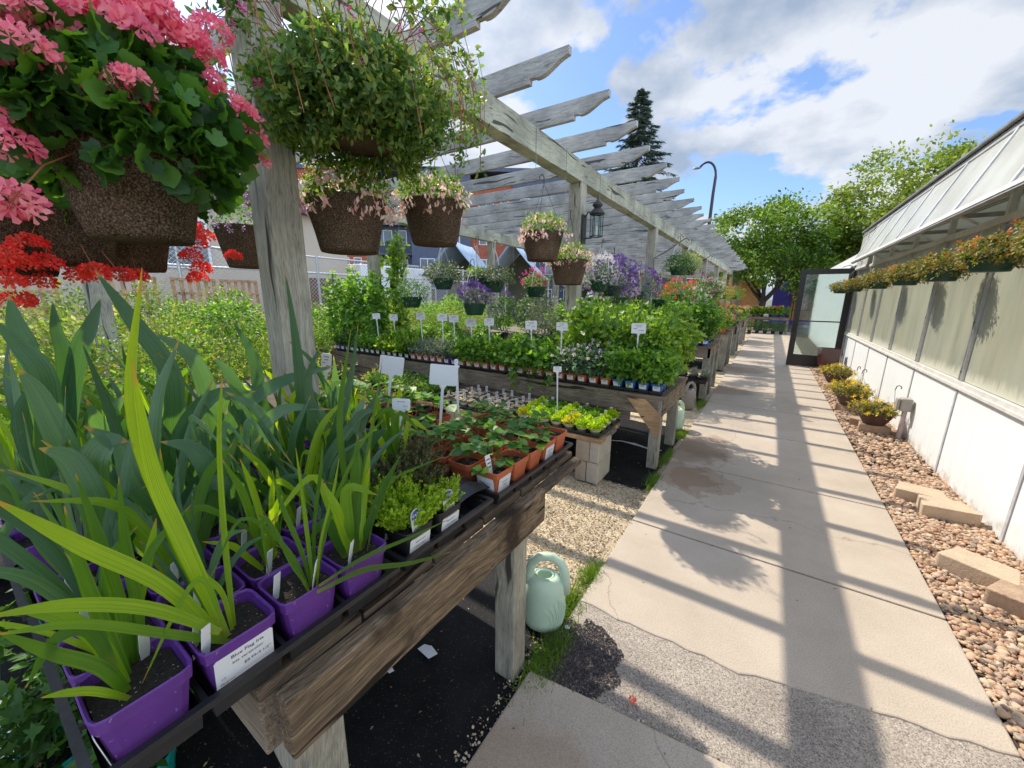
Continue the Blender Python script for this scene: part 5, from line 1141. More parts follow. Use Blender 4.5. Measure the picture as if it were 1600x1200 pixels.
stake_sign('large white blank sign on a stake, nearer to the walk of the two', P3(685, 706, 1.2), P3(693, 586, 1.2), .118, .092, R(38), text=[])
stake_sign('large white blank sign on a stake, left of the other big one', P3(600, 700, 1.2), P3(612, 571, 1.2), .112, .092, R(42), text=[])
stake_sign('small white printed sign standing in the heather', P3(628, 705, .86), P3(627, 632, .86), .062, .042, R(35), text=[('Heather', .008, 0, .011), ('$7.99', .007, .014, -.006)])
stake_sign('white printed sign among the broad iris leaves', P3(392, 690, .66), P3(394, 612, .66), .078, .062, R(50), text=[('Flag Iris', .011, 0, .018), ('Blue or white', .007, 0, .002), ('$8.99', .010, .018, -.018)])
stake_sign('white sign edge showing right behind the big wooden post', P3(508, 640, 1.1), P3(510, 566, 1.1), .05, .095, R(40))
stake_sign('narrow white sign slip behind the larger blank sign', P3(716, 640, 1.35), P3(713, 566, 1.35), .018, .03, R(40))

# ---------------------------------------------------------------- succulents on the low shelf
SZ_ = .382
tray('black tray of yellow-green sedum pots at the right end of the low shelf', -1.87, -1.02, 2.84, 3.37, SZ_, .028, 7, 4)
tray('black tray of pale hens-and-chicks rosettes in the middle of the low shelf', -2.80, -1.89, 2.84, 3.37, SZ_, .028, 8, 4)
tray('black tray of leafy green seedling pots left of the pale rosettes', -4.3, -2.95, 2.84, 3.37, SZ_, .028, 10, 4)
m_band = mat('paper_band', (.50, .44, .30), .7, .1, 20, 0); m_cup = mat('cup_green', (.10, .15, .09), .5, .1)
m_sed = [leafm('sedum_a', [(.20, .34, .01), (.36, .52, .015), (.50, .62, .03)], .4), leafm('sedum_b', [(.36, .42, .01), (.58, .56, .02), (.68, .62, .05)], .3), leafm('sedum_c', [(.08, .20, .02), (.15, .32, .03), (.26, .42, .04)], .4)]
m_hens = [leafm('hens_pale', [(.60, .50, .38), (.72, .62, .48), (.70, .48, .38)], .12), leafm('hens_dull', [(.38, .30, .24), (.52, .42, .34), (.52, .36, .3)], .12)]
m_seedl = leafm('seedling_leaf', [(.05, .13, .02), (.10, .22, .03), (.18, .32, .05)], .35); m_seedr = leafm('seedling_leaf_red', [(.10, .20, .03), (.28, .34, .06), (.45, .30, .12)], .3)
def cup(k, m_, r=.047, h=.072):
    i = k.add('pot', MB().lathe([(r*.78, 0), (r, h-.006), (r+.002, h-.004), (r+.002, h), (r-.002, h), (r-.004, h-.012), (0, h-.010)], 14), m_)
    k.add('paper_band', MB().lathe([(r*.93+.0012, h*.48), (r*.985+.0012, h*.80), (r*.985+.0006, h*.80), (r*.93+.0006, h*.48)], 14), m_band, i); return i
def rosettes(seed, n, r, size, rows=3):
    rr = np.random.default_rng(seed); P_ = []; Dn = []; Nn = []; sz = []
    for i in range(n):
        a = rr.random()*2*PI; q = r*math.sqrt(rr.random()); c = np.array([q*math.cos(a), q*math.sin(a), .012+.008*rr.random()-q*.12]); s = size*rr.uniform(.6, 1.2)
        for w_ in range(rows):
            el_ = [.25, .7, 1.15][w_]; m = [9, 7, 5][w_]
            for j in range(m):
                b = 2*PI*(j+.5*(w_ % 2))/m; P_.append(c); Dn.append([math.cos(b)*math.cos(el_), math.sin(b)*math.cos(el_), math.sin(el_)]); Nn.append([-math.cos(b), -math.sin(b), .8]); sz.append(s*[1, .8, .55][w_])
    return scat('rosettes', T_OV, P_, Dn, Nn, np.array(sz))
HM = [rosettes(70+i, 9, .036, .016) for i in range(3)]
SM = [join_np('foliage', [mound('f', T_OV, 520, .036, .036, .030, .012, .35, -.2, -.3)]) for i in range(3)]
LM = [join_np('foliage', [mound('f', T_OV, 130, .050, .050, .045, .030, .25, -.2, .1)]) for i in range(3)]
picm = [mat('tag_yellow', (.55, .55, .03), .5, .2), mat('tag_green', (.10, .25, .10), .5, .6, 60), mat('tag_photo', (.35, .40, .35), .5, .7, 80)]
def succ(kind, nx, ny, x0, x1, y0, y1, group, lab):
    n = 0
    for j in range(ny):
        for i in range(nx):
            x = x1-(i+.5)*(x1-x0)/nx; y = y0+(j+.5)*(y1-y0)/ny; k = Kit(); cup(k, m_cup if kind != 'leaf' else m_bpot); v = (i*7+j*3)
            if kind == 'sedum': fm, mm_ = SM[v % 3], m_sed[[0, 0, 1, 0, 0, 0, 1][i] if j == 0 else [0, 0, 1, 0, 2, 0, 0][i] if j == 1 else 2 if i % 3 else 0]
            elif kind == 'hens': fm, mm_ = HM[v % 3], m_hens[0 if j < 3 else 1]
            else: fm, mm_ = LM[v % 3], (m_seedr if i > 8 else m_seedl)
            fo = k.add('foliage', fm, mm_)
            # meshes are shared, so the material sits on the object
            if (v % 3 != 1) or j == 0 and v % 2: tag_stick(k, -.012, .020, .06, .082, .026, rnd.uniform(-.5, .5)-.9, rnd.uniform(-.1, .25), pic=picm[v % 3] if kind != 'hens' else mat('tag_faded', (.45, .42, .38), .6, .4, 50))
            r_ = put(k, {'sedum': 'sedum_pot', 'hens': 'rosette_pot', 'leaf': 'seedling_pot'}[kind], lab % (nth(i).strip(), ['front', 'second', 'third', 'fourth', 'back'][j]), 'potted plant', (x+rnd.uniform(-.004, .004), y+rnd.uniform(-.004, .004), SZ_+.006), 0, group)
            c = r_.children[[c.name.split('.')[0] for c in r_.children].index('foliage')]
            c.location = (0, 0, .066); c.rotation_euler = (0, 0, v); s = rnd.uniform(1.1, 1.5)*(1.2 if kind == 'sedum' else 1.15); c.scale = (s, s, s*(1.1 if kind != 'hens' else .8))
            c.material_slots[0].link = 'OBJECT'; c.material_slots[0].material = mm_; n += 1
succ('sedum', 7, 4, -1.86, -1.03, 2.85, 3.36, 'sedum pots on the low shelf', 'little sedum pot, %s from the right in the %s row of its tray')
succ('hens', 8, 4, -2.79, -1.90, 2.85, 3.36, 'rosette pots on the low shelf', 'little pot of pale succulent rosettes, %s from the right in the %s row')
succ('leaf', 10, 4, -4.25, -2.97, 2.95, 3.36, 'seedling pots on the low shelf', 'little leafy seedling pot, %s from the right in the %s row')

# ================================================================== PLANTS ON THE OTHER BENCHES
m_gl = leafm('herb_leaf', [(.04, .11, .018), (.08, .20, .03), (.15, .31, .045), (.26, .42, .07)], .42)
m_yl = leafm('grape_leaf', [(.05, .12, .015), (.10, .21, .025), (.18, .31, .04), (.30, .42, .07)], .42)
m_bl = leafm('blueish_leaf', [(.05, .10, .06), (.09, .17, .09), (.16, .26, .14)], .3)
m_dl = leafm('deep_leaf', [(.025, .08, .018), (.055, .14, .028), (.11, .23, .045)], .38)
m_sil = leafm('silver_leaf', [(.12, .16, .12), (.22, .27, .20), (.34, .38, .30)], .25)
m_rus = leafm('portulaca_leaf', [(.07, .10, .02), (.15, .18, .035), (.27, .26, .07), (.34, .18, .08)], .25)
def flom(name, a, b, tr=.3): return leafm(name, [a, b], tr, .6, (1.6, 1.3, 1.3))
f_white = flom('petal_white', (.70, .70, .66), (.82, .80, .80)); f_pink = leafm('petal_pink', [(.82, .10, .24), (.92, .24, .32), (.95, .38, .40)], .5, .6, (1.15, 1.3, 1.3)); f_red = flom('petal_red', (.70, .03, .035), (.88, .12, .07), .45)
f_pale = leafm('petal_pale_pink', [(.80, .40, .36), (.86, .62, .54), (.88, .72, .62)], .4, .6, (1.2, 1.2, 1.2)); f_purp = flom('petal_purple', (.07, .025, .20), (.17, .09, .36)); f_lil = flom('petal_lilac', (.45, .30, .60), (.65, .50, .72)); f_yel = flom('petal_yellow', (.80, .58, .02), (.85, .70, .06)); f_org = flom('petal_orange', (.70, .15, .03), (.85, .32, .06)); f_mag = flom('petal_magenta', (.60, .03, .25), (.75, .12, .40))
def stems(n, h, r, rr=.0018, m=4):
    q = MB(); a_ = random.Random(n*7+int(h*100))
    for i in range(n):
        a = a_.random()*2*PI; q.tube([(0, 0, 0), (math.cos(a)*r*.3, math.sin(a)*r*.3, h*.5), (math.cos(a)*r*a_.uniform(.4, 1), math.sin(a)*r*a_.uniform(.4, 1), h*a_.uniform(.7, 1))], rr, m, cap=False)
    return q
FK = {}
def foliage(kind):
    """shared foliage meshes: (mesh, material, blossoms mesh, blossom material)"""
    if kind in FK: return FK[kind]
    g = {'vine': lambda: mound('foliage', T_GRAPE, 230, .12, .12, .15, .044, .25, -.9, .3, (0, 0, .15), .3, 1.3),
         'grape': lambda: mound('foliage', T_GRAPE, 430, .16, .16, .28, .047, .25, -.95, .2, (0, 0, .27), .25, 1.5),
         'herb': lambda: mound('foliage', T_OV, 260, .085, .085, .085, .040, .25, -.7, .1, (0, 0, .08)),
         'fine': lambda: mound('foliage', T_OV, 480, .085, .085, .10, .022, .25, -.8, .1, (0, 0, .09)),
         'fern': lambda: sprigs('foliage', 5, 26, .20, .06, 26, .042, 1, .8),
         'silver': lambda: mound('foliage', T_OV, 420, .085, .085, .09, .024, .25, -.7, .1, (0, 0, .09)),
         'tomato': lambda: mound('foliage', T_GRAPE, 330, .12, .12, .13, .036, .25, -.9, .3, (0, 0, .12), .35, 1.2),
         'trail': lambda: join_np('foliage', [mound('foliage', T_GRAPE, 110, .10, .11, .10, .046, .3, -.9, .4, (0, 0, .08)), mound('foliage', T_GRAPE, 110, .045, .06, .17, .042, .4, -1, .8, (.0, -.10, -.05))]),
         'shrub': lambda: mound('foliage', T_OV, 900, .16, .16, .30, .048, .35, -.95, .1, (0, 0, .32)),
         'tall': lambda: mound('foliage', T_WIDE, 700, .17, .17, .50, .062, .45, -.97, .2, (0, 0, .52)),
         'rose': lambda: mound('foliage', T_OV, 1700, .29, .29, .34, .030, .25, -.9, .0, (0, 0, .44), .5, .9),
         'rose2': lambda: sprigs('foliage', 9, 46, .62, .24, 34, .036, 1, .75),
         'dark2': lambda: mound('foliage', T_OV, 1300, .26, .26, .34, .042, .4, -.9, .1, (0, 0, .42)),
         'rose3': lambda: join_np('foliage', [sprigs('foliage', 19, 30, .75, .2, 30, .032, 1, .9), mound('foliage', T_OV, 700, .25, .25, .2, .032, .3, -.9, 0, (0, 0, .3))]),
         'geran': lambda: mound('foliage', T_GER, 160, .13, .13, .12, .055, .35, -.7, .1, (0, 0, .11)),
         'dark': lambda: mound('foliage', T_OV, 900, .17, .17, .24, .032, .35, -.95, .1, (0, 0, .25))}[kind]()
    FK[kind] = g; return g
def blossoms(n, rx, ry, rz, size, c, T=None, seed=1, bottom=.0): return mound('blossoms', T or T_FLO, n, rx, ry, rz, size, .95, bottom, -.9, c, .3, .25)
def plant(kind, m, potm, loc, label, name='potted_plant', pw=.05, ph=.095, s=1, blo=None, square=True, lab=None, group=None, zs=1, rz=None):
    k = Kit(); i = pot_parts(k, potm, pw, ph, sq=9 if square else None, n=20)
    if lab: sticker(k, i, pw, ph, lab, pw*.62, ph*.24, lines=2, dz=.012)
    st = k.add('stems', FK.setdefault('st%d' % (len(kind) % 3), stems(5, .16, .05).mesh('stems')), m_stem)
    fo = k.add('foliage', foliage(kind), m)
    if blo: k.add('blossoms', blo[0], blo[1], kind='stuff')
    r_ = put(k, name, label, 'potted plant', loc, 0, group)
    a = rnd.random()*6.28 if rz is None else rz
    for c in r_.children:
        nm = c.name.split('.')[0]
        if nm in ('foliage', 'blossoms', 'stems'):
            c.location = (0, 0, ph-.02); c.rotation_euler = (0, 0, a); c.scale = (s, s, s*zs)
            if nm == 'foliage': c.material_slots[0].link = 'OBJECT'; c.material_slots[0].material = m
    return r_
TB = .668
GP = 'pots in the front row of the second bench'
bw = blossoms(26, .10, .10, .10, .020, (0, 0, .12))
front = []  # (colour, kind, mat, scale, blossoms)
front += [(m_blue, 'tomato', m_gl, 1.15, None)]*4
front += [(m_terra, 'herb', m_bl, 1.35, (bw, f_white))]*5
front += [(m_terra, 'trail', m_gl, 1.3, None)]*5
front += [(m_terra, 'tomato', m_gl, 1.1, None)]*6
front += [(m_purple, 'silver', m_bl, 1.0, None)]*2
front += [(m_terra, 'silver', m_sil, 1.1, None)]*5
front += [(m_bpot, 'fern', m_yl, 1.25, None)]*4
front += [(m_bpot, 'herb', m_gl, 1.0, None)]*3
front += [(m_green, 'herb', m_gl, 1.1, None)]*3
front += [(m_purple, 'tomato', m_dl, .8, None)]*4
colnm = {m_blue: 'blue', m_terra: 'terracotta', m_purple: 'purple', m_bpot: 'black', m_green: 'dark green'}
x = -.745
for i, (pm_, kd, ml, s_, bl) in enumerate(front):
    if i in (0, 4, 14, 20, 27): tray('black tray, %sfrom the walk, under the front pots of the second bench' % nth((0, 4, 14, 20, 27).index(i)), x-[4, 10, 6, 7, 14][(0, 4, 14, 20, 27).index(i)]*.118+.058, x+.06, 3.41, 3.64, TB, .034, [4, 10, 6, 7, 14][(0, 4, 14, 20, 27).index(i)], 2)
    plant(kd, ml, pm_, (x, 3.468, TB+.008), '%s pot, %sfrom the walk, front row of the second bench' % (colnm[pm_], nth(i)), s=s_*rnd.uniform(.9, 1.1), blo=bl, lab='-y', group=GP)
    plant(kd, ml, pm_, (x, 3.583, TB+.008), '%s pot, %sfrom the walk, second row of the second bench' % (colnm[pm_], nth(i)), s=s_*rnd.uniform(.95, 1.2), blo=bl if i % 2 else None, group='pots in the second row of the second bench')
    x -= .118
x_end = x
while x > -5.4:
    plant('dark', m_dl, m_purple if rnd.random() < .6 else m_bpot, (x, 3.47, TB+.008), 'dark green leafy pot, %sleft of the dark herbs, front row of the second bench' % nth(int(round((x_end-x)/.125))), s=.8*rnd.uniform(.9, 1.1), lab='-y', group='dark leafy pots on the second bench')
    x -= .125
n = 0
for r_, (y, dx, kinds) in enumerate(((3.74, .165, ['grape', 'vine']), (3.93, .19, ['grape', 'tomato', 'vine']), (4.13, .19, ['grape', 'vine', 'herb']), (4.33, .20, ['grape', 'shrub', 'tomato']))):
    x = -.78; c = 0
    while x > -4.7:
        if not (abs(x+1.81) < .13 and abs(y-3.94) < .12):
            kd = kinds[0] if x > -1.75 else kinds[c % len(kinds)]
            ml = m_yl if x > -1.95 or (c+r_) % 3 == 0 else (m_gl if (c+r_) % 3 == 1 else m_dl)
            s_ = 1.12 if x > -1.75 else .82
            plant(kd, ml, [m_bpot, m_blue, m_green][(c+r_) % 3], (x, y, TB+.002), 'leafy pot, %sfrom the walk, second bench, %s row' % (nth(c), ['third', 'fourth', 'fifth', 'sixth'][r_]), s=s_*rnd.uniform(.72, 1.22)*(.8 if x < -1.75 and kd == 'grape' else 1), group='leafy pots on the second bench', zs=1.0 if x > -1.75 else .8)
        x -= dx; c += 1
for i in range(5):
    plant('tall', m_gl, m_purple if i % 2 else m_bpot, (-4.85-.25*i, 3.72+.1*(i % 2), TB+.002), 'tall bushy shrub at the left end of the second bench, %sfrom the right' % nth(i), name='potted_shrub', pw=.07, ph=.13, s=.95+.1*(i % 3)*.5, group='tall shrubs on the second bench')
# two silver and purple mounds standing among them
for i, (x, y, z, ml, bl, lb) in enumerate(((-2.45, 4.45, 1.05, m_sil, None, 'rounded silvery plant standing behind the leafy pots near the lamp post'), (-3.15, 4.5, 1.0, m_dl, f_purp, 'dark purple-flowered mound behind the leafy pots'), (-2.75, 4.6, 1.0, m_bl, None, 'grey-green mound between the silvery and the purple plant'))):
    r_ = plant('dark', ml, m_bpot, (x, y, TB+.2), lb, s=1.2, blo=(blossoms(220, .17, .17, .24, .022, (0, 0, .26), seed=3, bottom=-.3), bl) if bl else None, pw=.08, ph=.14)
# white signs of bench two
for i, (px, py, rot, w_) in enumerate(((588, 494, 35, .075), (615, 496, 20, .085), (657, 494, 30, .085), (691, 496, 33, .085), (709, 498, 30, .085), (736, 504, 38, .088), (764, 503, 30, .08), (830, 508, 30, .088), (878, 510, 15, .08), (998, 513, 25, .09))):
    w_ *= 1.4; p = ony(px, py, 3.50); stake_sign('small white price sign above the second bench, %sfrom the left' % nth(i), (p[0]+rnd.uniform(-.01, .01), 3.52, TB+.09), tuple(p), w_, w_*.72, R(rot), group='white price signs on the second bench')
p = onz(960, 545, 1.0)
stake_sign('white sign stake standing in the sedum tray', (ony(871, 640, 3.12)[0], 3.12, SZ_+.05), tuple(ony(871, 577, 3.12)), .075, .05, R(30))

k_ = Kit(); tag_stick(k_, 0, 0, 0, .10, .022, 0, .1, pic=picm[2])
for i in range(34):
    x = -.8-.118*i; y = rnd.choice((3.53, 3.66, 3.84))
    put(k_, 'plant_tag', 'little white picture tag among the second bench herbs, %sfrom the walk' % nth(i), 'plant tag', (x+.03, y, TB+.13+.05*rnd.random()), -1.2+rnd.uniform(-.5, .5), 'picture tags among the herbs')

# bench three and beyond
def fill(bench_label, x0, x1, y0, y1, z, dx, dy, choices, group, seed):
    r_ = random.Random(seed); c = 0
    ys_ = np.arange(y0, y1, dy)
    for j, y in enumerate(ys_):
        for i, x in enumerate(np.arange(x1, x0, -dx)):
            if abs(x+1.81) < .14 and any(abs(y-q) < .14 for q in PY): continue
            kd, ml, pm_, s_, bl = choices[r_.randrange(len(choices))]
            plant(kd, ml, pm_, (x+r_.uniform(-.02, .02), y+r_.uniform(-.02, .02), z), '%s, %sfrom the walk in the %s row' % (bench_label, nth(i), ['front', 'second', 'third', 'fourth', 'fifth', 'sixth', 'seventh'][j]), s=s_*r_.uniform(.85, 1.15), blo=bl, group=group, pw=.06, ph=.11)
bg_ = lambda s: blossoms(34, .13, .13, .14, .035, (0, 0, .12), seed=s)
B1, B2, B3 = bg_(2), bg_(3), bg_(4)
fill('shrubby pot on the third bench', -3.6, -.80, 6.50, 7.6, .805, .26, .27, [('shrub', m_gl, m_bpot, .95, None), ('shrub', m_dl, m_bpot, .85, None), ('grape', m_gl, m_bpot, 1, None), ('dark', m_gl, m_bpot, 1, None)], 'pots on the third bench', 5)
for i in range(4):
    plant('dark', m_dl, m_blue, (-.76-.13*i, 6.47, .808), 'bright blue pot at the front of the third bench, %sfrom the walk' % nth(i), s=.9, lab='-y', group='blue pots on the third bench')
tray('black tray of little white-flowered plants set beside the third bench legs', -1.05, -.62, 6.0, 6.35, .30, .06, 3, 3)
for i in range(6):
    plant('silver', m_sil, m_bpot, (-.98+.15*(i % 3), 6.09+.16*(i//3), .305), 'small white-flowered plant in the low tray, %sof six' % nth(i), s=.6, blo=(bw, f_white), group='small white-flowered plants')
fill('flowering pot on the fourth bench', -3.0, -.82, 9.42, 10.6, .785, .26, .28, [('geran', m_gl, m_terra, 1.1, (B1, f_red)), ('geran', m_gl, m_bpot, 1.1, None), ('shrub', m_gl, m_bpot, .7, None), ('geran', m_yl, m_bpot, 1.1, (B2, f_pink))], 'pots on the fourth bench', 6)
fill('flowering pot on the fifth bench', -2.8, -.82, 12.4, 13.6, .785, .30, .34, [('geran', m_gl, m_bpot, 1.3, (B1, f_red)), ('dark', m_bl, m_bpot, .8, (B2, f_pale)), ('geran', m_gl, m_bpot, 1.3, (B3, f_pink))], 'pots on the fifth bench', 7)
fill('flowering pot on the farthest bench', -2.6, -.85, 15.7, 17.0, .785, .36, .42, [('geran', m_gl, m_bpot, 1.5, (B1, f_mag)), ('silver', m_sil, m_bpot, 1.7, None), ('geran', m_gl, m_bpot, 1.5, (B3, f_pale))], 'pots on the farthest bench', 8)
# display table across the end of the walk
EB = bench('low display table standing across the end of the walk, in front of the iron fence', -1.5, .75, 20.9, 21.7, .72, [(.68, 20.98, .08), (-1.4, 20.98, .08), (-.4, 20.98, .08), (.68, 21.6, .08)], .1)
fill('potted flower on the far display table', -1.45, .65, 21.05, 21.6, .725, .32, .34, [('geran', m_gl, m_bpot, 1.5, (B3, f_pale)), ('shrub', m_gl, m_bpot, .6, None), ('geran', m_gl, m_bpot, 1.5, (B1, f_red))], 'flowers on the display table', 9)
for i in range(7): plant('dark', m_dl, m_bpot, (-1.3+i*.3, 20.7, -.02), 'leafy pot on the ground before the display table, %sfrom the left' % nth(i), s=1.0, group='pots before the display table', pw=.08, ph=.14)
plant('silver', m_sil, m_terra, (-1.0, 18.6, .5), 'round silvery grass in a pot left of the walk end', s=2.6, pw=.14, ph=.25, square=False)

# shrubs behind the near bench ------------------------------------------
m_ro = [leafm('shrub_leaf_lime', [(.06, .13, .02), (.12, .22, .035), (.22, .32, .06), (.32, .26, .10)], .4), leafm('shrub_leaf_mid', [(.06, .13, .02), (.12, .22, .03), (.22, .34, .05)], .4), leafm('shrub_leaf_silver', [(.14, .20, .06), (.26, .32, .12), (.40, .44, .22)], .35)]
n = 0; rs = random.Random(31)
for r_, x in enumerate((-3.35, -3.95, -4.6, -5.7, -6.4, -7.2, -8.0)):
    for c, y in enumerate(np.arange(-1.6+.2*(r_ % 2), 8.6 if x < -5.5 else 2.7, .58)):
        if abs(x+5.15) < .3 and abs((y-.91) % 3.03) < .25: continue
        if x > -5.4 and y > 2.6: continue
        kd = rs.choice(('rose', 'rose2', 'rose', 'dark2', 'rose3')); ml = {'dark2': m_gl}.get(kd) or m_ro[rs.choice((0, 0, 1, 2, 1))]
        plant(kd, ml, m_bpot, (x+rs.uniform(-.08, .08), y+rs.uniform(-.08, .08), .12 if x > -5.4 else .25), 'potted garden shrub, %splant of the %s row behind the near bench' % (nth(c), ['first', 'second', 'third', 'fourth', 'fifth', 'sixth', 'seventh'][r_]), name='garden_shrub', s=rs.uniform(.7, 1.3)*(1.25 if r_ > 3 else 1), group='potted garden shrubs', pw=.12, ph=.22, square=False)
        n += 1
# supports for them
for (x0, x1, y0, y1, z, lb) in ((-4.95, -3.1, -2.0, 2.8, .12, 'near'), (-8.4, -5.45, -2.2, 8.9, .25, 'far')):
    t = thing('plant_bench', 'low wooden platform under the %s rows of garden shrubs' % lb, 'bench', (x0, y0, 0))
    for k_ in range(int((x1-x0)/.2)): MB().box((k_*.2+.01, 0, z-.03), (k_*.2+.19, y1-y0, z-.001)).build('plank', w_by, t)
    for k_ in range(3): MB().box((0, k_*(y1-y0)/2.1+.05, -.03), (x1-x0, k_*(y1-y0)/2.1+.15, z-.031)).build('bearer', w_bx, t)
# climbing vine on the back post (bright green) and twiggy bush
mb = MB(); P_ = []; r_ = random.Random(3)
for k_ in range(7):
    a = r_.random()*6; pts = [(.12+.05*math.cos(a+z*3)+.03*k_*.5, -.02+.05*math.sin(a+z*2), z) for z in np.linspace(.1, 1.45+.05*k_, 12)]; mb.tube(pts, .006, 5, cap=False)
    for p in pts[2:]:
        for q in range(11): P_.append((p[0]+r_.gauss(.02, .07), p[1]+r_.gauss(0, .07), p[2]+r_.gauss(0, .06)))
t = thing('climbing_vine', 'bright yellow-green vine climbing beside the back pergola post', 'vine', (-5.0, 4.1, .6)); mb.build('stems', m_stem, t)
P_ = np.array(P_); obj('leaves', scat('leaves', T_GRAPE, P_, rng.normal(size=P_.shape), rng.normal(size=P_.shape)+np.array([0, -.6, .6]), .075), m_yl, t)

# low plants in turquoise pots at the near left, on the ground
m_teal = mat('pot_teal', (.01, .36, .37), .4, .08, 10, .03)
for i, (x, y, z) in enumerate(((-1.62, -.02, .02), (-1.9, .06, .05), (-1.45, -.22, .02), (-1.75, -.30, .02), (-2.1, -.15, .1), (-2.35, .1, .1), (-1.4, .12, .0))):
    plant('herb' if i % 2 else 'tomato', m_dl, m_teal, (x, y, z), 'leafy plant in a turquoise pot under the near bench corner, %sfrom the right' % nth(i), s=1.05, square=False, pw=.085, ph=.15, group='turquoise pots near the bench corner')
o = MB().box((-.2, -.35, 0), (.2, .35, .1)).build('concrete_block', mat('paver_blue', (.30, .36, .42), .9, .1, 6, .4, 60), loc=(-1.95, -.42, -.02), bevel=.01); o['label'] = 'pale blue-grey paving slab at the lower left corner, by the turquoise pots'; o['category'] = 'block'

# ================================================================== HANGING BASKETS
def fibre():
    m, t, o = nodes('fibre_pot'); tc = mk(t, 'ShaderNodeTexCoord')
    n = mk(t, 'ShaderNodeTexNoise', {'Vector': tc.outputs['Object'], 'Scale': 210, 'Detail': 4, 'Roughness': .65})
    c = ramp(t, n.outputs[0], [(.34, (.03, .02, .013)), (.5, (.105, .072, .046)), (.68, (.31, .23, .155))])
    n2 = mk(t, 'ShaderNodeTexNoise', {'Vector': tc.outputs['Object'], 'Scale': 6, 'Detail': 3}); c2 = ramp(t, n2.outputs[0], [(.3, (.6, .6, .6)), (.7, (1.15, 1.1, 1.1))])
    mm = mk(t, 'ShaderNodeMix', {0: 1.0, 6: c, 7: c2}, data_type='RGBA', blend_type='MULTIPLY')
    p = mk(t, 'ShaderNodeBsdfPrincipled', {'Base Color': mm.outputs[2], 'Roughness': .95, 'Specular IOR Level': .1})
    b = mk(t, 'ShaderNodeBump', {'Height': n.outputs[0], 'Strength': 1, 'Distance': .01}); t.links.new(b.outputs[0], p.inputs['Normal'])
    t.links.new(p.outputs[0], o.inputs[0]); return m
m_fibre = fibre(); m_hangw = mat('hanger_white', (.62, .62, .60), .5)
POTM = {}
def round_pot(k, r=.18, h=.23, m=None, wob=.006, taper=.72):
    key = (r, h, wob, taper)
    if key not in POTM:
        POTM[key] = (MB().lathe([(r*taper*.96, 0), (r*taper, .012), (r*(taper+.3*(1-taper)), h*.3), (r*(taper+.65*(1-taper)), h*.65), (r*.985, h*.93), (r, h), (r-.012, h+.002), (r-.018, h-.03), (r*.8, h-.04)], 40, wob=wob).mesh('pot', True),
                     MB().lathe([(r-.016, h-.035), (r*.5, h-.028), (0, h-.026)], 24).mesh('soil'))
    a, b = POTM[key]; k.add('pot', a, m or m_fibre); k.add('soil', b, m_soil)
def hanger(k, r, h, top, n=3, m=None, clip=True):
    q = MB()
    for i in range(n):
        a = 2*PI*i/n+.5; q.tube([(r*.97*math.cos(a), r*.97*math.sin(a), h-.01), (.012*math.cos(a), .012*math.sin(a), top-.09)], .0018, 4)
    pts = [(0, 0, top-.1), (0, 0, top-.045)]+[(.02-.02*math.cos(a), 0, top-.03+.025*math.sin(a)) for a in np.linspace(0, PI*1.2, 8)]
    k.add('hanger', q, m or m_blk); k.add('hook', MB().tube(pts, .004, 6), m_blk)
def gerhead(seed, n=34, r=.045):
    rr = np.random.default_rng(seed); u = norm(rr.normal(size=(n, 3))); u[:, 2] = np.abs(u[:, 2])*.9-.25
    return scat('flower_head', T_FLO, u*r*.7, u, rr.normal(size=(n, 3)), 1, None) if 0 else scat('flower_head', T_FLO, u*r*.80, norm(np.cross(u, rr.normal(size=(n, 3)))), u+.25*rr.normal(size=(n, 3)), .027*(.8+.5*rr.random(n)))
GH_ = [gerhead(i) for i in range(3)]
def umbel(k, p, i, m, s=1, stem_from=None):
    me = GH_[i % 3].copy(); me.transform(Matrix.Translation(p) @ Matrix.Rotation(i*1.3, 4, 'Z') @ Matrix.Scale(s, 4)); me.materials.clear(); j = k.add('flower_head', me, m)
    if stem_from is not None:
        a = Vector(stem_from); b = Vector(p); q = MB().tube([a, (a+b)/2+Vector((0, 0, .02)), b], .0016, 4); 
        u = [b+Vector((math.cos(t_*1.3)*.02, math.sin(t_*1.3)*.02, .012)) for t_ in range(5)]
        for c in u: q.tube([b-Vector((0, 0, .01)), c], .0008, 3)
        k.add('flower_stalk', q, m_stemr, j)
m_gerl = leafm('geranium_leaf', [(.018, .058, .017), (.04, .115, .026), (.08, .20, .035)], .42, tcol=(3.8, 3.2, .7))
# pink geranium, hero
gx, gy, gz_ = -1.42, .362, 1.635
k = Kit(); round_pot(k, .146, .215); hanger(k, .146, .215, .78)
k.add('foliage', join_np('foliage', [mound('f', T_GER, 1900, .255, .25, .155, .044, .45, -.5, .25, (0, 0, .285), .45, .9), mound('f', T_GER, 330, .205, .205, .11, .046, .85, -.95, .6, (0, 0, .21), .1, .6)]), m_gerl)
hd = [(35, 75, -1.2), (120, 75, -1.3), (175, 20, -1.3), (70, 62, -1.3), (28, 40, -1.35), (105, 38, -1.4), (150, 66, -1.45), (185, 38, -1.45), (215, 18, -1.5), (135, 14, -1.4), (60, 10, -1.3), (205, 132, -1.17), (282, 70, -1.5), (318, 92, -1.55), (308, 148, -1.45), (345, 160, -1.5), (378, 180, -1.5), (398, 252, -1.45), (12, 180, -1.35), (8, 225, -1.3), (14, 318, -1.25), (240, 25, -1.5), (5, 95, -1.3), (170, 95, -1.5), (360, 215, -1.6), (90, 85, -1.55), (255, 60, -1.6), (185, 150, -1.22), (330, 50, -1.6)]
hd = [(a, b, max(c, -1.33)) for a, b, c in hd]+[(300, 62, -1.3), (322, 128, -1.28), (388, 214, -1.3), (92, 12, -1.3), (202, 48, -1.25), (238, 14, -1.3), (40, 22, -1.25)]
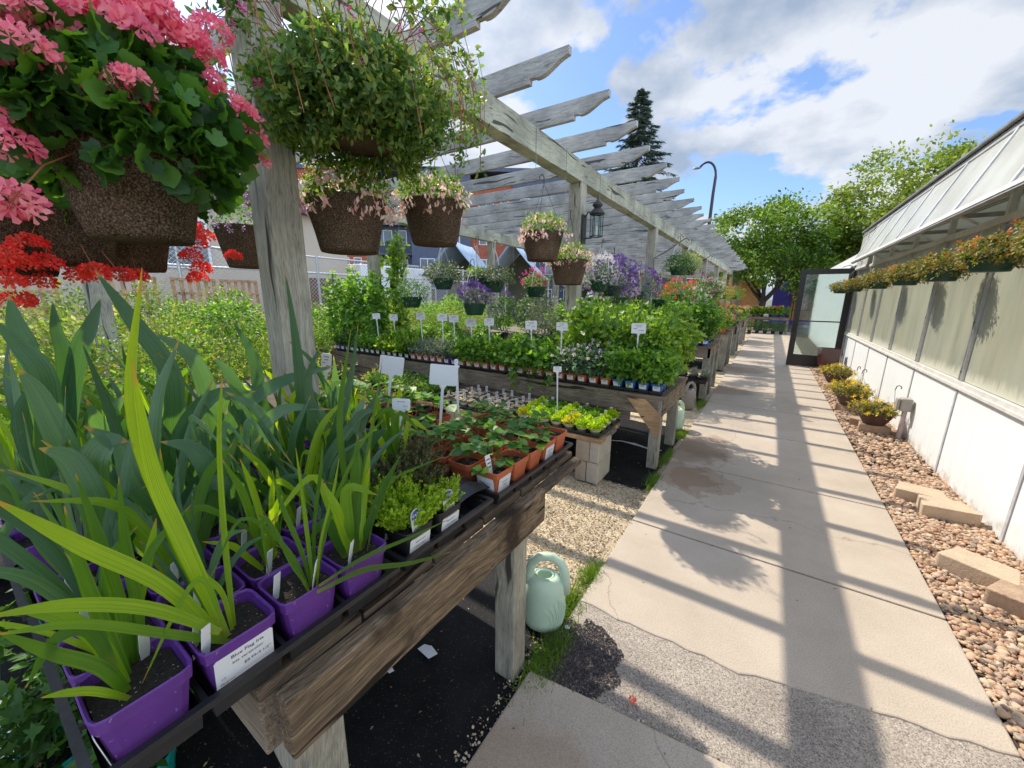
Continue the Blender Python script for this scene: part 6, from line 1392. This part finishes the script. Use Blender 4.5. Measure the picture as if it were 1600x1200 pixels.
for i, (px, py, x) in enumerate(hd):
    p = onx(px, py, x)-np.array([gx, gy, gz_]); q = p*.45+np.array([0, 0, .16]); umbel(k, Vector(p), i, f_pink, 1.12+.18*math.sin(i), q)
put(k, 'hanging_basket', 'big hanging basket of coral-pink geraniums in a brown fibre pot, top left', 'hanging basket', (gx, gy, gz_), 0)
# red geraniums behind
def redger(x, y, z, label, heads, seed, m=f_red, r=.17, nl=420):
    k = Kit(); round_pot(k, r, .22); hanger(k, r, .22, .75)
    k.add('foliage', mound('foliage', T_GER, nl, .24, .24, .17, .062, .45, -.5, .25, (0, 0, .28), .5, .9), m_ger2)
    for i, (px, py, hx) in enumerate(heads):
        p = onx(px, py, hx)-np.array([x, y, z]); umbel(k, Vector(p), i+seed, m, 1.0, p*.4+np.array([0, 0, .12]))
    put(k, 'hanging_basket', label, 'hanging basket', (x, y, z), 0)
m_ger2 = leafm('geranium_leaf_bright', [(.03, .10, .02), (.06, .18, .03), (.14, .30, .05)], .42)
p = onx(105, 415, -2.2); redger(p[0], p[1], p[2], 'hanging basket of red geraniums directly below the pink one', [(45, 380, -2.0), (72, 412, -2.0), (150, 425, -2.0), (190, 430, -2.05), (60, 440, -2.1), (125, 432, -2.1), (20, 330, -2.0), (10, 400, -1.95), (90, 385, -2.2)], 3)
p = onx(205, 424, -2.45); redger(p[0], p[1], p[2], 'hanging basket of red geraniums left of the big wooden post', [(300, 355, -2.2), (308, 380, -2.2), (298, 400, -2.25), (315, 420, -2.25), (290, 345, -2.3), (320, 370, -2.3), (310, 435, -2.3), (215, 432, -2.2), (365, 400, -2.5)], 5)
p = onx(8, 430, -2.2); redger(p[0], p[1], p[2], 'hanging basket of dark red geraniums at the left frame edge', [(5, 412, -2.05), (30, 470, -2.1), (12, 440, -2.0), (35, 300, -2.2)], 8)
# big portulaca basket
m_purs = leafm('purslane_leaf', [(.035, .09, .02), (.075, .16, .035), (.14, .24, .055), (.25, .29, .08)], .4)
gx, gy, gz_ = -1.50, 1.12, 2.10
k = Kit(); round_pot(k, .19, .2); hanger(k, .19, .2, .72, 4)
def whorls(n, rx, ry, rz, size, c, shell=.6, bottom=-.6, seed=1, m=6, T=T_OV):
    p, u = ells(n, rx, ry, rz, shell, bottom); P_ = []; Dn = []; Nn = []
    for a, b in zip(p, u):
        ax = norm(b*.6+.6*rng.normal(size=3)); e1 = norm(np.cross(ax, rng.normal(size=3))); e2 = np.cross(ax, e1)
        for j in range(m): q = 2*PI*j/m; d = e1*math.cos(q)+e2*math.sin(q)+ax*rng.uniform(.2, .9); P_.append(a+ax*.006*j); Dn.append(d); Nn.append(ax)
    return scat('f', T, np.array(P_)+np.array(c), Dn, Nn, size*(.6+.7*rng.random(len(P_))))
parts = [whorls(2500, .34, .35, .20, .029, (0, 0, .13), .55, -.85), mound('f', T_OV, 4200, .33, .34, .19, .028, .4, -.9, .2, (0, 0, .12))]
q = MB(); TR_P = []
for i in range(60):
    a = rng.random()*2*PI; r_ = rng.uniform(.25, .42); L_ = rng.uniform(.10, .32) if math.sin(a) < .3 or 1 else .1; pts = []
    for j in range(8):
        t_ = j/7; pts.append((math.cos(a+.4*t_)*(.15+(r_-.05)*min(1, t_*1.6)), math.sin(a+.4*t_)*(.15+(r_-.05)*min(1, t_*1.6)), .24+.16*math.sin(PI*min(1, t_*1.2))-.62*L_*t_*t_*1.6+.02*rng.normal()))
    q.tube(pts, .0016, 4, cap=False); TR_P += [np.array(p)+.014*rng.normal(size=3) for p in pts[3:] for _ in range(9)]
for i in range(26):
    a = rng.random()*2*PI; pts = [(math.cos(a)*.2, math.sin(a)*.2, .25), (math.cos(a)*.33, math.sin(a)*.33, .42), (math.cos(a)*.44, math.sin(a)*.44, .44+.1*rng.normal())]; q.tube(pts, .0016, 4, cap=False); TR_P += [np.array(pts[1])*(1-t_)+np.array(pts[2])*t_+.012*rng.normal(size=3) for t_ in np.linspace(0, 1, 14) for _ in range(3)]
TR_P = np.array(TR_P); dd = rng.normal(size=TR_P.shape)
parts.append(scat('f', T_OV, TR_P, dd, rng.normal(size=TR_P.shape), .028*(.6+.6*rng.random(len(TR_P)))))
k.add('foliage', join_np('foliage', parts), m_purs); k.add('stems', q, m_stemr)
k.add('blossoms', blossoms(16, .38, .38, .27, .030, (0, 0, .16), seed=4, bottom=-.5), f_mag, kind='stuff')
put(k, 'hanging_basket', 'large overflowing hanging basket of green purslane right of the big wooden post', 'hanging basket', (gx, gy, gz_), 0)
# fibre pots with pale pink bells
def pale(seed, nl=900, r=.2, nf=110, mf=None):
    rr = np.random.default_rng(seed); fo = mound('foliage', T_OV, nl, r, r, .13, .030, .4, -.45, .0, (0, 0, .26), .5, .9)
    p, u = ells(nf, r*1.08, r*1.08, .14, .85, -.5); p[:, 2] += .235
    P_ = np.repeat(p, 5, 0)+.011*rng.normal(size=(len(p)*5, 3)); d = np.tile([0, 0, -1.], (len(P_), 1))+.45*rng.normal(size=(len(P_), 3))
    return fo, scat('blossoms', T_NAR, P_, d, rng.normal(size=(len(P_), 3)), .028, None, 1.9)
m_fuch = leafm('fuchsia_leaf', [(.06, .14, .02), (.12, .22, .035), (.22, .32, .06)], .42)
PL = [pale(1), pale(2)]
for i, (x, y, z, lb, rz) in enumerate(((-1.74, 1.20, 1.70, 'fibre hanging pot of pale pink flowers, directly under the big green basket', 0), (-1.74, 1.78, 1.80, 'fibre hanging pot of pale pink flowers, right of the one under the green basket', 2), (-1.74, 3.10, 1.81, 'fibre hanging pot of pale pink flowers left of the lamp post', 4), (-1.70, 3.56, 1.62, 'lower fibre hanging pot of pale pink flowers in front of the lamp post', 5.2))):
    k = Kit(); round_pot(k, .18, .235); hanger(k, .18, .235, .70 if i != 1 else .66); k.add('foliage', PL[i % 2][0], m_fuch); k.add('blossoms', PL[i % 2][1], f_pale, kind='stuff')
    put(k, 'hanging_basket', lb, 'hanging basket', (x, y, z), rz)
CAL = mound('foliage', T_OV, 700, .21, .21, .15, .024, .4, -.5, .2, (0, 0, .26)); CALF = blossoms(50, .22, .22, .16, .038, (0, 0, .25), seed=9, bottom=-.4)
k = Kit(); round_pot(k, .18, .235); hanger(k, .18, .235, .8); k.add('foliage', CAL, m_ger2); k.add('blossoms', CALF, f_lil, kind='stuff')
put(k, 'hanging_basket', 'fibre hanging pot of small lilac flowers just left of the big wooden post', 'hanging basket', (-2.75, 1.2, 1.66), 0)
# green plastic baskets in the middle distance
def ball(kind_m, blo_m, loc, r, label, leaf=T_OV, nl=900, ls=.026, nf=0, fs=.02, pot=m_green, pr=.13, ph=.13, zs=.75, top=.6, up_=.1, hm=None, seed=1):
    k = Kit(); round_pot(k, pr, ph, pot, 0, .7); hanger(k, pr, ph, top, 3, hm or m_hangw)
    q = MB().tube([(.02, .03, top-.12), (.05, .06, (top+ph)*.55), (pr*.8, pr*.5, ph)], .006, 6); k.add('strap', q, m_hangw)
    k.add('foliage', mound('foliage', leaf, int(nl*1.5), r, r, r*zs, ls, .4, -.9, .2, (0, 0, ph+up_*.55)), kind_m)
    if nf: k.add('blossoms', blossoms(nf, r*1.04, r*1.04, r*zs*1.05, fs, (0, 0, ph+up_), bottom=-.7, seed=seed), blo_m, kind='stuff')
    return put(k, 'hanging_basket', label, 'hanging basket', loc, seed*.7)
m_coleus = leafm('dusky_leaf', [(.02, .035, .02), (.045, .08, .035), (.09, .14, .07), (.26, .30, .22)], .3)
ball(m_coleus, None, (-2.8, 3.83, 1.55), .25, 'green plastic basket of yellow-green and dusky foliage, left of the lamp post', seed=1, zs=.45, nl=1100)
ball(m_yl, None, (-3.0, 3.75, 1.60), .13, 'small yellow-green basket touching the dusky one on its left', seed=2, zs=.5, nl=350)
ball(m_coleus, None, (-3.35, 3.55, 1.58), .24, 'dark dusky-leaved basket above the second bench, second from the back post', seed=3, zs=.6, nl=1100)
ball(m_dl, None, (-3.7, 3.35, 1.36), .22, 'dark leafy basket hanging low beside the back post', seed=4, nl=800)
ball(m_coleus, f_purp, (-2.75, 3.4, 1.3), .16, 'low basket of deep purple flowers between the two dusky baskets', seed=5, nl=400, nf=260, fs=.03)
ball(m_gl, f_mag, (-2.55, 4.4, 1.5), .17, 'small basket of magenta flowers close to the lamp post', seed=6, nl=400, nf=60, fs=.04, pot=m_fibre)
ball(m_dl, f_purp, (-1.72, 4.90, 1.52), .26, 'round basket smothered in deep violet flowers, right of the lamp post', seed=7, nl=900, nf=1900, fs=.024, zs=.95, up_=.10)
ball(m_bl, f_white, (-1.78, 4.62, 1.58), .20, 'basket of small white flowers between the lamp post and the violet one', seed=8, nl=600, nf=420, fs=.026, zs=.9)
ball(m_dl, f_lil, (-2.15, 4.85, 1.50), .22, 'basket of lilac flowers behind the white one', seed=9, nl=600, nf=900, fs=.026, zs=.9)
ball(m_dl, f_purp, (-1.85, 6.45, 1.48), .36, 'wide basket of violet and lilac flowers at the third post', seed=10, nl=1100, nf=1300, fs=.026, zs=.7)
ball(m_bl, f_lil, (-2.0, 6.0, 1.42), .28, 'pale lilac basket left of the wide violet one', seed=11, nl=700, nf=900, fs=.028, zs=.7)
ball(m_ger2, f_red, (-1.75, 7.5, 1.35), .27, 'basket with a few red flowers above the third bench', seed=12, nl=800, nf=30, fs=.045)
ball(m_dl, None, (-1.34, 6.85, 1.87), .23, 'dark green shaggy basket on the first bracket arm', seed=13, nl=1200, zs=.8)
ball(m_ro[2], None, (-1.28, 7.45, 1.90), .22, 'yellowish shaggy basket on the first bracket arm, right of the dark one', seed=14, nl=1200, zs=.9)
mixf = [(f_red, f_white), (f_mag, f_white), (f_white, f_pink)]
for i, (x, y, z, r_, ml, fm, lb) in enumerate(((-1.6, 8.4, 1.45, .30, m_ger2, f_red, 'basket of red petunias beyond the third bench'), (-1.35, 9.3, 1.52, .30, m_ger2, f_mag, 'basket of magenta petunias beside the red ones'), (-1.2, 9.9, 1.50, .28, m_dl, f_white, 'basket of white petunias above the fourth bench'), (-1.3, 8.7, 1.28, .26, m_ger2, f_white, 'lower basket of white petunias above the fourth bench'), (-1.5, 10.8, 1.55, .32, m_dl, None, 'green shaggy basket on the second bracket arm'), (-1.3, 11.6, 1.55, .32, m_ro[2], None, 'olive shaggy basket next on the second bracket arm'), (-1.5, 12.6, 1.45, .32, m_ro[0], f_red, 'basket with rusty flowers above the fifth bench'), (-1.3, 13.8, 1.5, .34, m_ro[1], f_org, 'basket with orange flowers beyond the fifth bench'), (-1.5, 15.2, 1.5, .36, m_ro[0], f_red, 'olive and red basket near the farthest bench'), (-1.2, 16.8, 1.5, .36, m_ro[1], None, 'green basket above the farthest bench'), (-1.4, 18.6, 1.5, .38, m_ro[0], f_org, 'last hanging basket under the pergola'), (-2.6, 8.3, 1.6, .28, m_gl, f_pink, 'pink-flowered basket deeper under the pergola'), (-2.8, 10.5, 1.6, .3, m_gl, f_red, 'red-flowered basket deeper under the pergola'))):
    ball(ml, fm, (x, y, z), r_, lb, T_OV, 800, .036, 80 if fm else 0, .045, seed=20+i, pot=m_fibre if i % 2 else m_bpot)
# bracket arms
for (x, y, z, lb) in ((-1.74, 6.95, 2.15, 0), (-1.74, 9.98, 2.15, 1)):
    lp(MB().tube([(x, y-.04, z-.35), (x, y-.04, z), (x+.2, y-.0, z+.12), (x+.46, y+.02, z+.30), (x+.5, y+.02, z+.27)], .008, 6)).build('bracket_arm', m_blk, perg)
# orange-flowered baskets along the greenhouse
PF = [join_np('foliage', [whorls(250, .19, .19, .11, .026, (0, 0, .12), .5, -.6, m=5), mound('f', T_OV, 520, .19, .20, .12, .026, .5, -.75, .5, (0, 0, .11))]) for _ in range(2)]
PFB = [blossoms(7, .19, .20, .13, .045, (0, 0, .14), seed=s, bottom=-.3) for s in (1, 2)]
for i, (px, py) in enumerate(((1547, 420), (1470, 436), (1414, 443), (1371, 449), (1335, 454), (1312, 457), (1660, 400))):
    x = 1.17; p = onx(px, py, x); k = Kit(); round_pot(k, .13, .11, m_green, 0, .72)
    k.add('foliage', PF[i % 2], m_rus); k.add('blossoms', PFB[i % 2], f_org, kind='stuff')
    q = MB()
    for a in (0, PI/2, PI, 1.5*PI): q.tube([(.14*math.cos(a), .14*math.sin(a), .1), (.17, 0, .46)], .0015, 4)
    k.add('hanger', q, m_hangw)
    put(k, 'hanging_basket', 'dark green basket of trailing orange-flowered portulaca, %son the greenhouse wall counting from the camera' % nth([2, 3, 4, 5, 6, 7, 1][i]-1), 'hanging basket', (x, p[1], p[2]-.02), 0 if 1 else i, 'orange-flowered baskets on the greenhouse wall')

# ================================================================== ALONG THE GREENHOUSE
m_rb = mat('retaining_block', (.40, .28, .19), .95, .2, 12, .9, 70); m_rb2 = mat('retaining_block_top', (.52, .40, .28), .95, .12, 12, .6, 90)
def wallblock(x, y, z, rz, label, s=1.0):
    t = MB().prism([(-.15*s, -.085*s), (-.14*s, -.095*s), (.14*s, -.095*s), (.15*s, -.085*s), (.115*s, .095*s), (-.115*s, .095*s)], 'z', 0, .095)
    o = t.build('stone_block', m_rb2 if 'pale' in label or s == 1 else m_rb, loc=(x, y, z), bevel=.006); o.rotation_euler = (0, 0, rz); o['label'] = label; o['category'] = 'block'
wallblock(1.22, 3.78, 0, R(6), 'tan wall block with a rough dark face, front one of the pair on the rocks')
wallblock(1.14, 3.985, -.006, R(-8), 'pale tan wall block lying behind the rough-faced one on the rocks', .98)
wallblock(1.27, 2.74, 0, R(-24), 'tan wall block nearest the camera, beside the greenhouse wall at the right edge', 1.05)
wallblock(1.15, 2.97, .004, R(-30), 'pale tan wall block just behind the nearest one at the right edge', 1.0)
wallblock(1.17, 5.90, 0, R(3), 'tan wall block under the nearest yellow-flowered bowl', .95)
wallblock(1.06, 6.12, 0, R(80), 'small tan block beside the nearest yellow-flowered bowl', .7)
wallblock(1.03, 6.85, 0, R(60), 'tan block under the second yellow-flowered bowl', .75)
wallblock(1.03, 8.4, 0, R(10), 'tan block under the third yellow-flowered bowl', .8)
wallblock(1.07, 10.1, 0, R(0), 'flat tan block in front of the tall brown planter', .9)
m_bowl = mat('bowl_brown', (.085, .045, .035), .6, .2, 14, .15)
YF = join_np('foliage', [whorls(230, .20, .20, .09, .026, (0, 0, .0), .4, -.5, m=5), mound('f', T_OV, 400, .19, .19, .09, .028, .4, -.5, .1)]); YB = blossoms(46, .20, .20, .11, .042, (0, 0, .0), seed=3, bottom=-.2)
for i, (x, y, z, lb, sc_) in enumerate(((1.17, 5.90, .096, 'brown bowl of yellow flowers with dark hanger wires, nearest on the rocks', 1), (1.07, 6.80, .10, 'second brown bowl of yellow flowers on the rocks', 1.1), (1.12, 7.35, .06, 'third brown bowl of yellow flowers, close behind the second', 1.1), (1.10, 8.6, .09, 'farthest bowl of yellow flowers, in front of the tall brown planter', 1.15))):
    k = Kit(); k.add('pot', MB().lathe([(.085, 0), (.10, .01), (.15, .10), (.165, .135), (.172, .137), (.172, .15), (.16, .152), (.15, .12)], 28).mesh('pot', True), m_bowl); k.add('soil', MB().lathe([(.155, .12), (0, .13)], 20), m_soil)
    k.add('foliage', YF, m_rus); k.add('blossoms', YB, f_yel, kind='stuff')
    q = MB(); c = Vector((.12, .02, .42)) if i == 0 else Vector((.06, .0, .40))
    for a in (.3, 2.4, 4.5): q.tube([(.165*math.cos(a), .165*math.sin(a), .14), (.1+.3*c.x, .0, .28), tuple(c)], .0022, 4)
    hk = [tuple(c)]+[(c.x+.005+.022-.022*math.cos(a), c.y, c.z+.03+.022*math.sin(a)) for a in np.linspace(-.3, PI*1.2, 9)]
    k.add('hanger', q, m_blk if i == 0 else m_hangw); k.add('hook', MB().tube(hk, .0045, 6), m_blk)
    r_ = put(k, 'flower_bowl', lb, 'flower pot', (x, y, z), .4*i, 'yellow-flowered bowls on the rocks', sc_)
    for c_ in r_.children:
        if c_.name.split('.')[0] in ('foliage', 'blossoms'): c_.location = (-.02, 0, .175)
# tall brown planter
k = Kit(); q = MB(); w0, w1, h_ = .11, .165, .52
q.add([(-w0, -w0, 0), (w0, -w0, 0), (w0, w0, 0), (-w0, w0, 0), (-w1, -w1, h_), (w1, -w1, h_), (w1, w1, h_), (-w1, w1, h_), (-w1+.015, -w1+.015, h_), (w1-.015, -w1+.015, h_), (w1-.015, w1-.015, h_), (-w1+.015, w1-.015, h_), (-w1+.02, -w1+.02, h_-.06), (w1-.02, -w1+.02, h_-.06), (w1-.02, w1-.02, h_-.06), (-w1+.02, w1-.02, h_-.06)],
      [(3, 2, 1, 0), (0, 1, 5, 4), (1, 2, 6, 5), (2, 3, 7, 6), (3, 0, 4, 7), (4, 5, 9, 8), (5, 6, 10, 9), (6, 7, 11, 10), (7, 4, 8, 11), (8, 9, 13, 12), (9, 10, 14, 13), (10, 11, 15, 14), (11, 8, 12, 15)])
k.add('pot', q, mat('planter_gloss', (.060, .018, .016), .18, .2, 6, 0, spec=.6)); k.add('soil', MB().box((-w1+.02, -w1+.02, h_-.065), (w1-.02, w1-.02, h_-.059)), m_soil)
put(k, 'planter', 'tall square glossy dark brown planter standing at the open glass door', 'planter', (1.13, 10.35, -.005), R(8))
# outlet box with conduit
m_boxg = mat('outlet_grey', (.34, .31, .27), .5, .1, 20, .05)
t = thing('outlet_box', 'grey weatherproof outlet box on a pipe against the white wall', 'outlet box', (1.36, 5.72, 0))
MB().box((-.055, -.05, .33), (.04, .05, .47)).build('box', m_boxg, t, bevel=.012); MB().box((-.085, -.042, .335), (-.056, .042, .465)).build('cover', m_boxg, t, bevel=.012)
MB().box((-.04, .051, .35), (.03, .075, .45)).build('side_cover', m_boxg, t, bevel=.008)
MB().tube([(.0, 0, -.03), (.0, 0, .329)], .022, 10).build('pipe', mat('conduit_pink', (.50, .40, .37), .6, .15, 8), t)
# little loose hardware: tag on cloth, white scraps, fallen petals
for i, (x, y, s_, lb) in enumerate(((-1.05, .95, .045, 'larger scrap of white plastic on the black cloth under the near bench'), (-1.12, .80, .022, 'small scrap of white plastic on the black cloth under the near bench'))):
    q = MB(); q.add([(-s_, -s_*.4, 0), (s_*.7, -s_*.6, .003), (s_, s_*.3, .001), (0, s_*.5, .006), (-s_*.8, s_*.3, .002)], [(0, 1, 2, 3, 4)]); o = q.build('plastic_scrap', m_label, loc=(x, y, -.004)); o['label'] = lb; o['category'] = 'scrap'; o.modifiers.new('s', 'SOLIDIFY').thickness = .001
q = MB(); pp = [(-2.0+.14*i, 3.75+.05*math.sin(i*1.3)+.02*i, -.006) for i in range(10)]; o = q.tube(pp, [.008+.006*math.sin(i*2) for i in range(10)], 5).build('plastic_strip', m_label, loc=(0, 0, 0)); o['label'] = 'torn white plastic strip on the cloth under the second bench'; o['category'] = 'scrap'
me = GH_[0].copy(); me.transform(Matrix.Scale(.32, 4)); me.materials.clear(); o = obj('fallen_flower', me, f_red, loc=(-.245, 1.225, .012)); o['label'] = 'fallen red flower lying at the edge of the walk slab'; o['category'] = 'flower'
q = MB().lathe([(0, 0), (.013, 0), (.013, .002), (.006, .003), (.005, .001), (0, .001)], 16); o = q.build('cloth_washer', m_label, loc=(-.60, 1.40, -.002)); o['label'] = 'round white washer pinning the black cloth beside the watering can'; o['category'] = 'washer'
# watering cans
m_mint = mat('mint_plastic', (.50, .64, .50), .5, .06, 8, .03, 30, spec=.4); m_jug = mat('taupe_plastic', (.27, .24, .21), .5, .1)
def can(x, y, rz, m, label, s=1):
    k = Kit(); n = 28
    prof = [(.0, 0), (.070, 0), (.082, .012), (.089, .05), (.091, .14), (.089, .18), (.082, .215), (.066, .240), (.046, .250), (.042, .242), (.034, .20)]
    b = MB().lathe(prof, n); b.v = [(v[0]*1.0, v[1]*.78, v[2]) for v in b.v]; k.add('body', b.mesh('body', True), m)
    k.add('handle', MB().tube([(-.062, 0, .205), (-.068, 0, .25), (-.058, 0, .295), (-.025, 0, .330), (.03, 0, .332), (.068, 0, .300), (.084, 0, .25), (.084, 0, .17)], [.026, .022, .019, .018, .018, .019, .022, .026], 12).mesh('handle', True), m)
    k.add('rim', MB().tube([(.036*math.cos(a), .030*math.sin(a), .243) for a in np.linspace(0, 2*PI, 20)], .006, 8).mesh('rim', True), m)
    k.add('spout', MB().tube([(-.03, .05, .08), (-.05, .085, .16), (-.065, .115, .245)], [.022, .016, .013], 10).mesh('spout', True), m)
    q = MB()
    for i in range(7):
        a0 = -1.2+.10*i; lean = (i-3)*.09; pts = []
        for t_ in np.linspace(0, 1, 7):
            a = a0+lean*t_*1.4+.12*math.sin(t_*3); z = .04+.13*t_*(1-.1*abs(i-3)); pts.append((.0915*math.cos(a), .0915*.78*math.sin(a), z))
        q.tube(pts, [.0012, .0022, .0028, .003, .0034, .004, .0015], 5)
    k.add('embossed_flowers', q, m)
    return put(k, 'watering_can', label, 'watering can', (x, y, -.012), rz, None, s)
can(-.71, 1.37, R(28), m_mint, 'mint green watering can with raised flowers, beside the near bench leg', 1.08)
can(-.76, 4.70, R(60), m_mint, 'mint green watering can standing behind the second bench leg', 1.0)
can(-.80, 5.75, R(60), m_jug, 'taupe watering jug on the ground before the third bench', 1.1)
o = MB().box((-.22, -.25, 0), (.22, .25, .004)).box((-.22, -.25, .0041), (-.21, .25, .22)).box((.21, -.25, .0041), (.22, .25, .22)).box((-.209, -.25, .0041), (.209, -.24, .22)).box((-.209, .24, .0041), (.209, .25, .22)).build('open_box', m_bpot, loc=(-.9, 6.75, -.01)); o['label'] = 'open black plastic crate on the ground under the third bench'; o['category'] = 'crate'
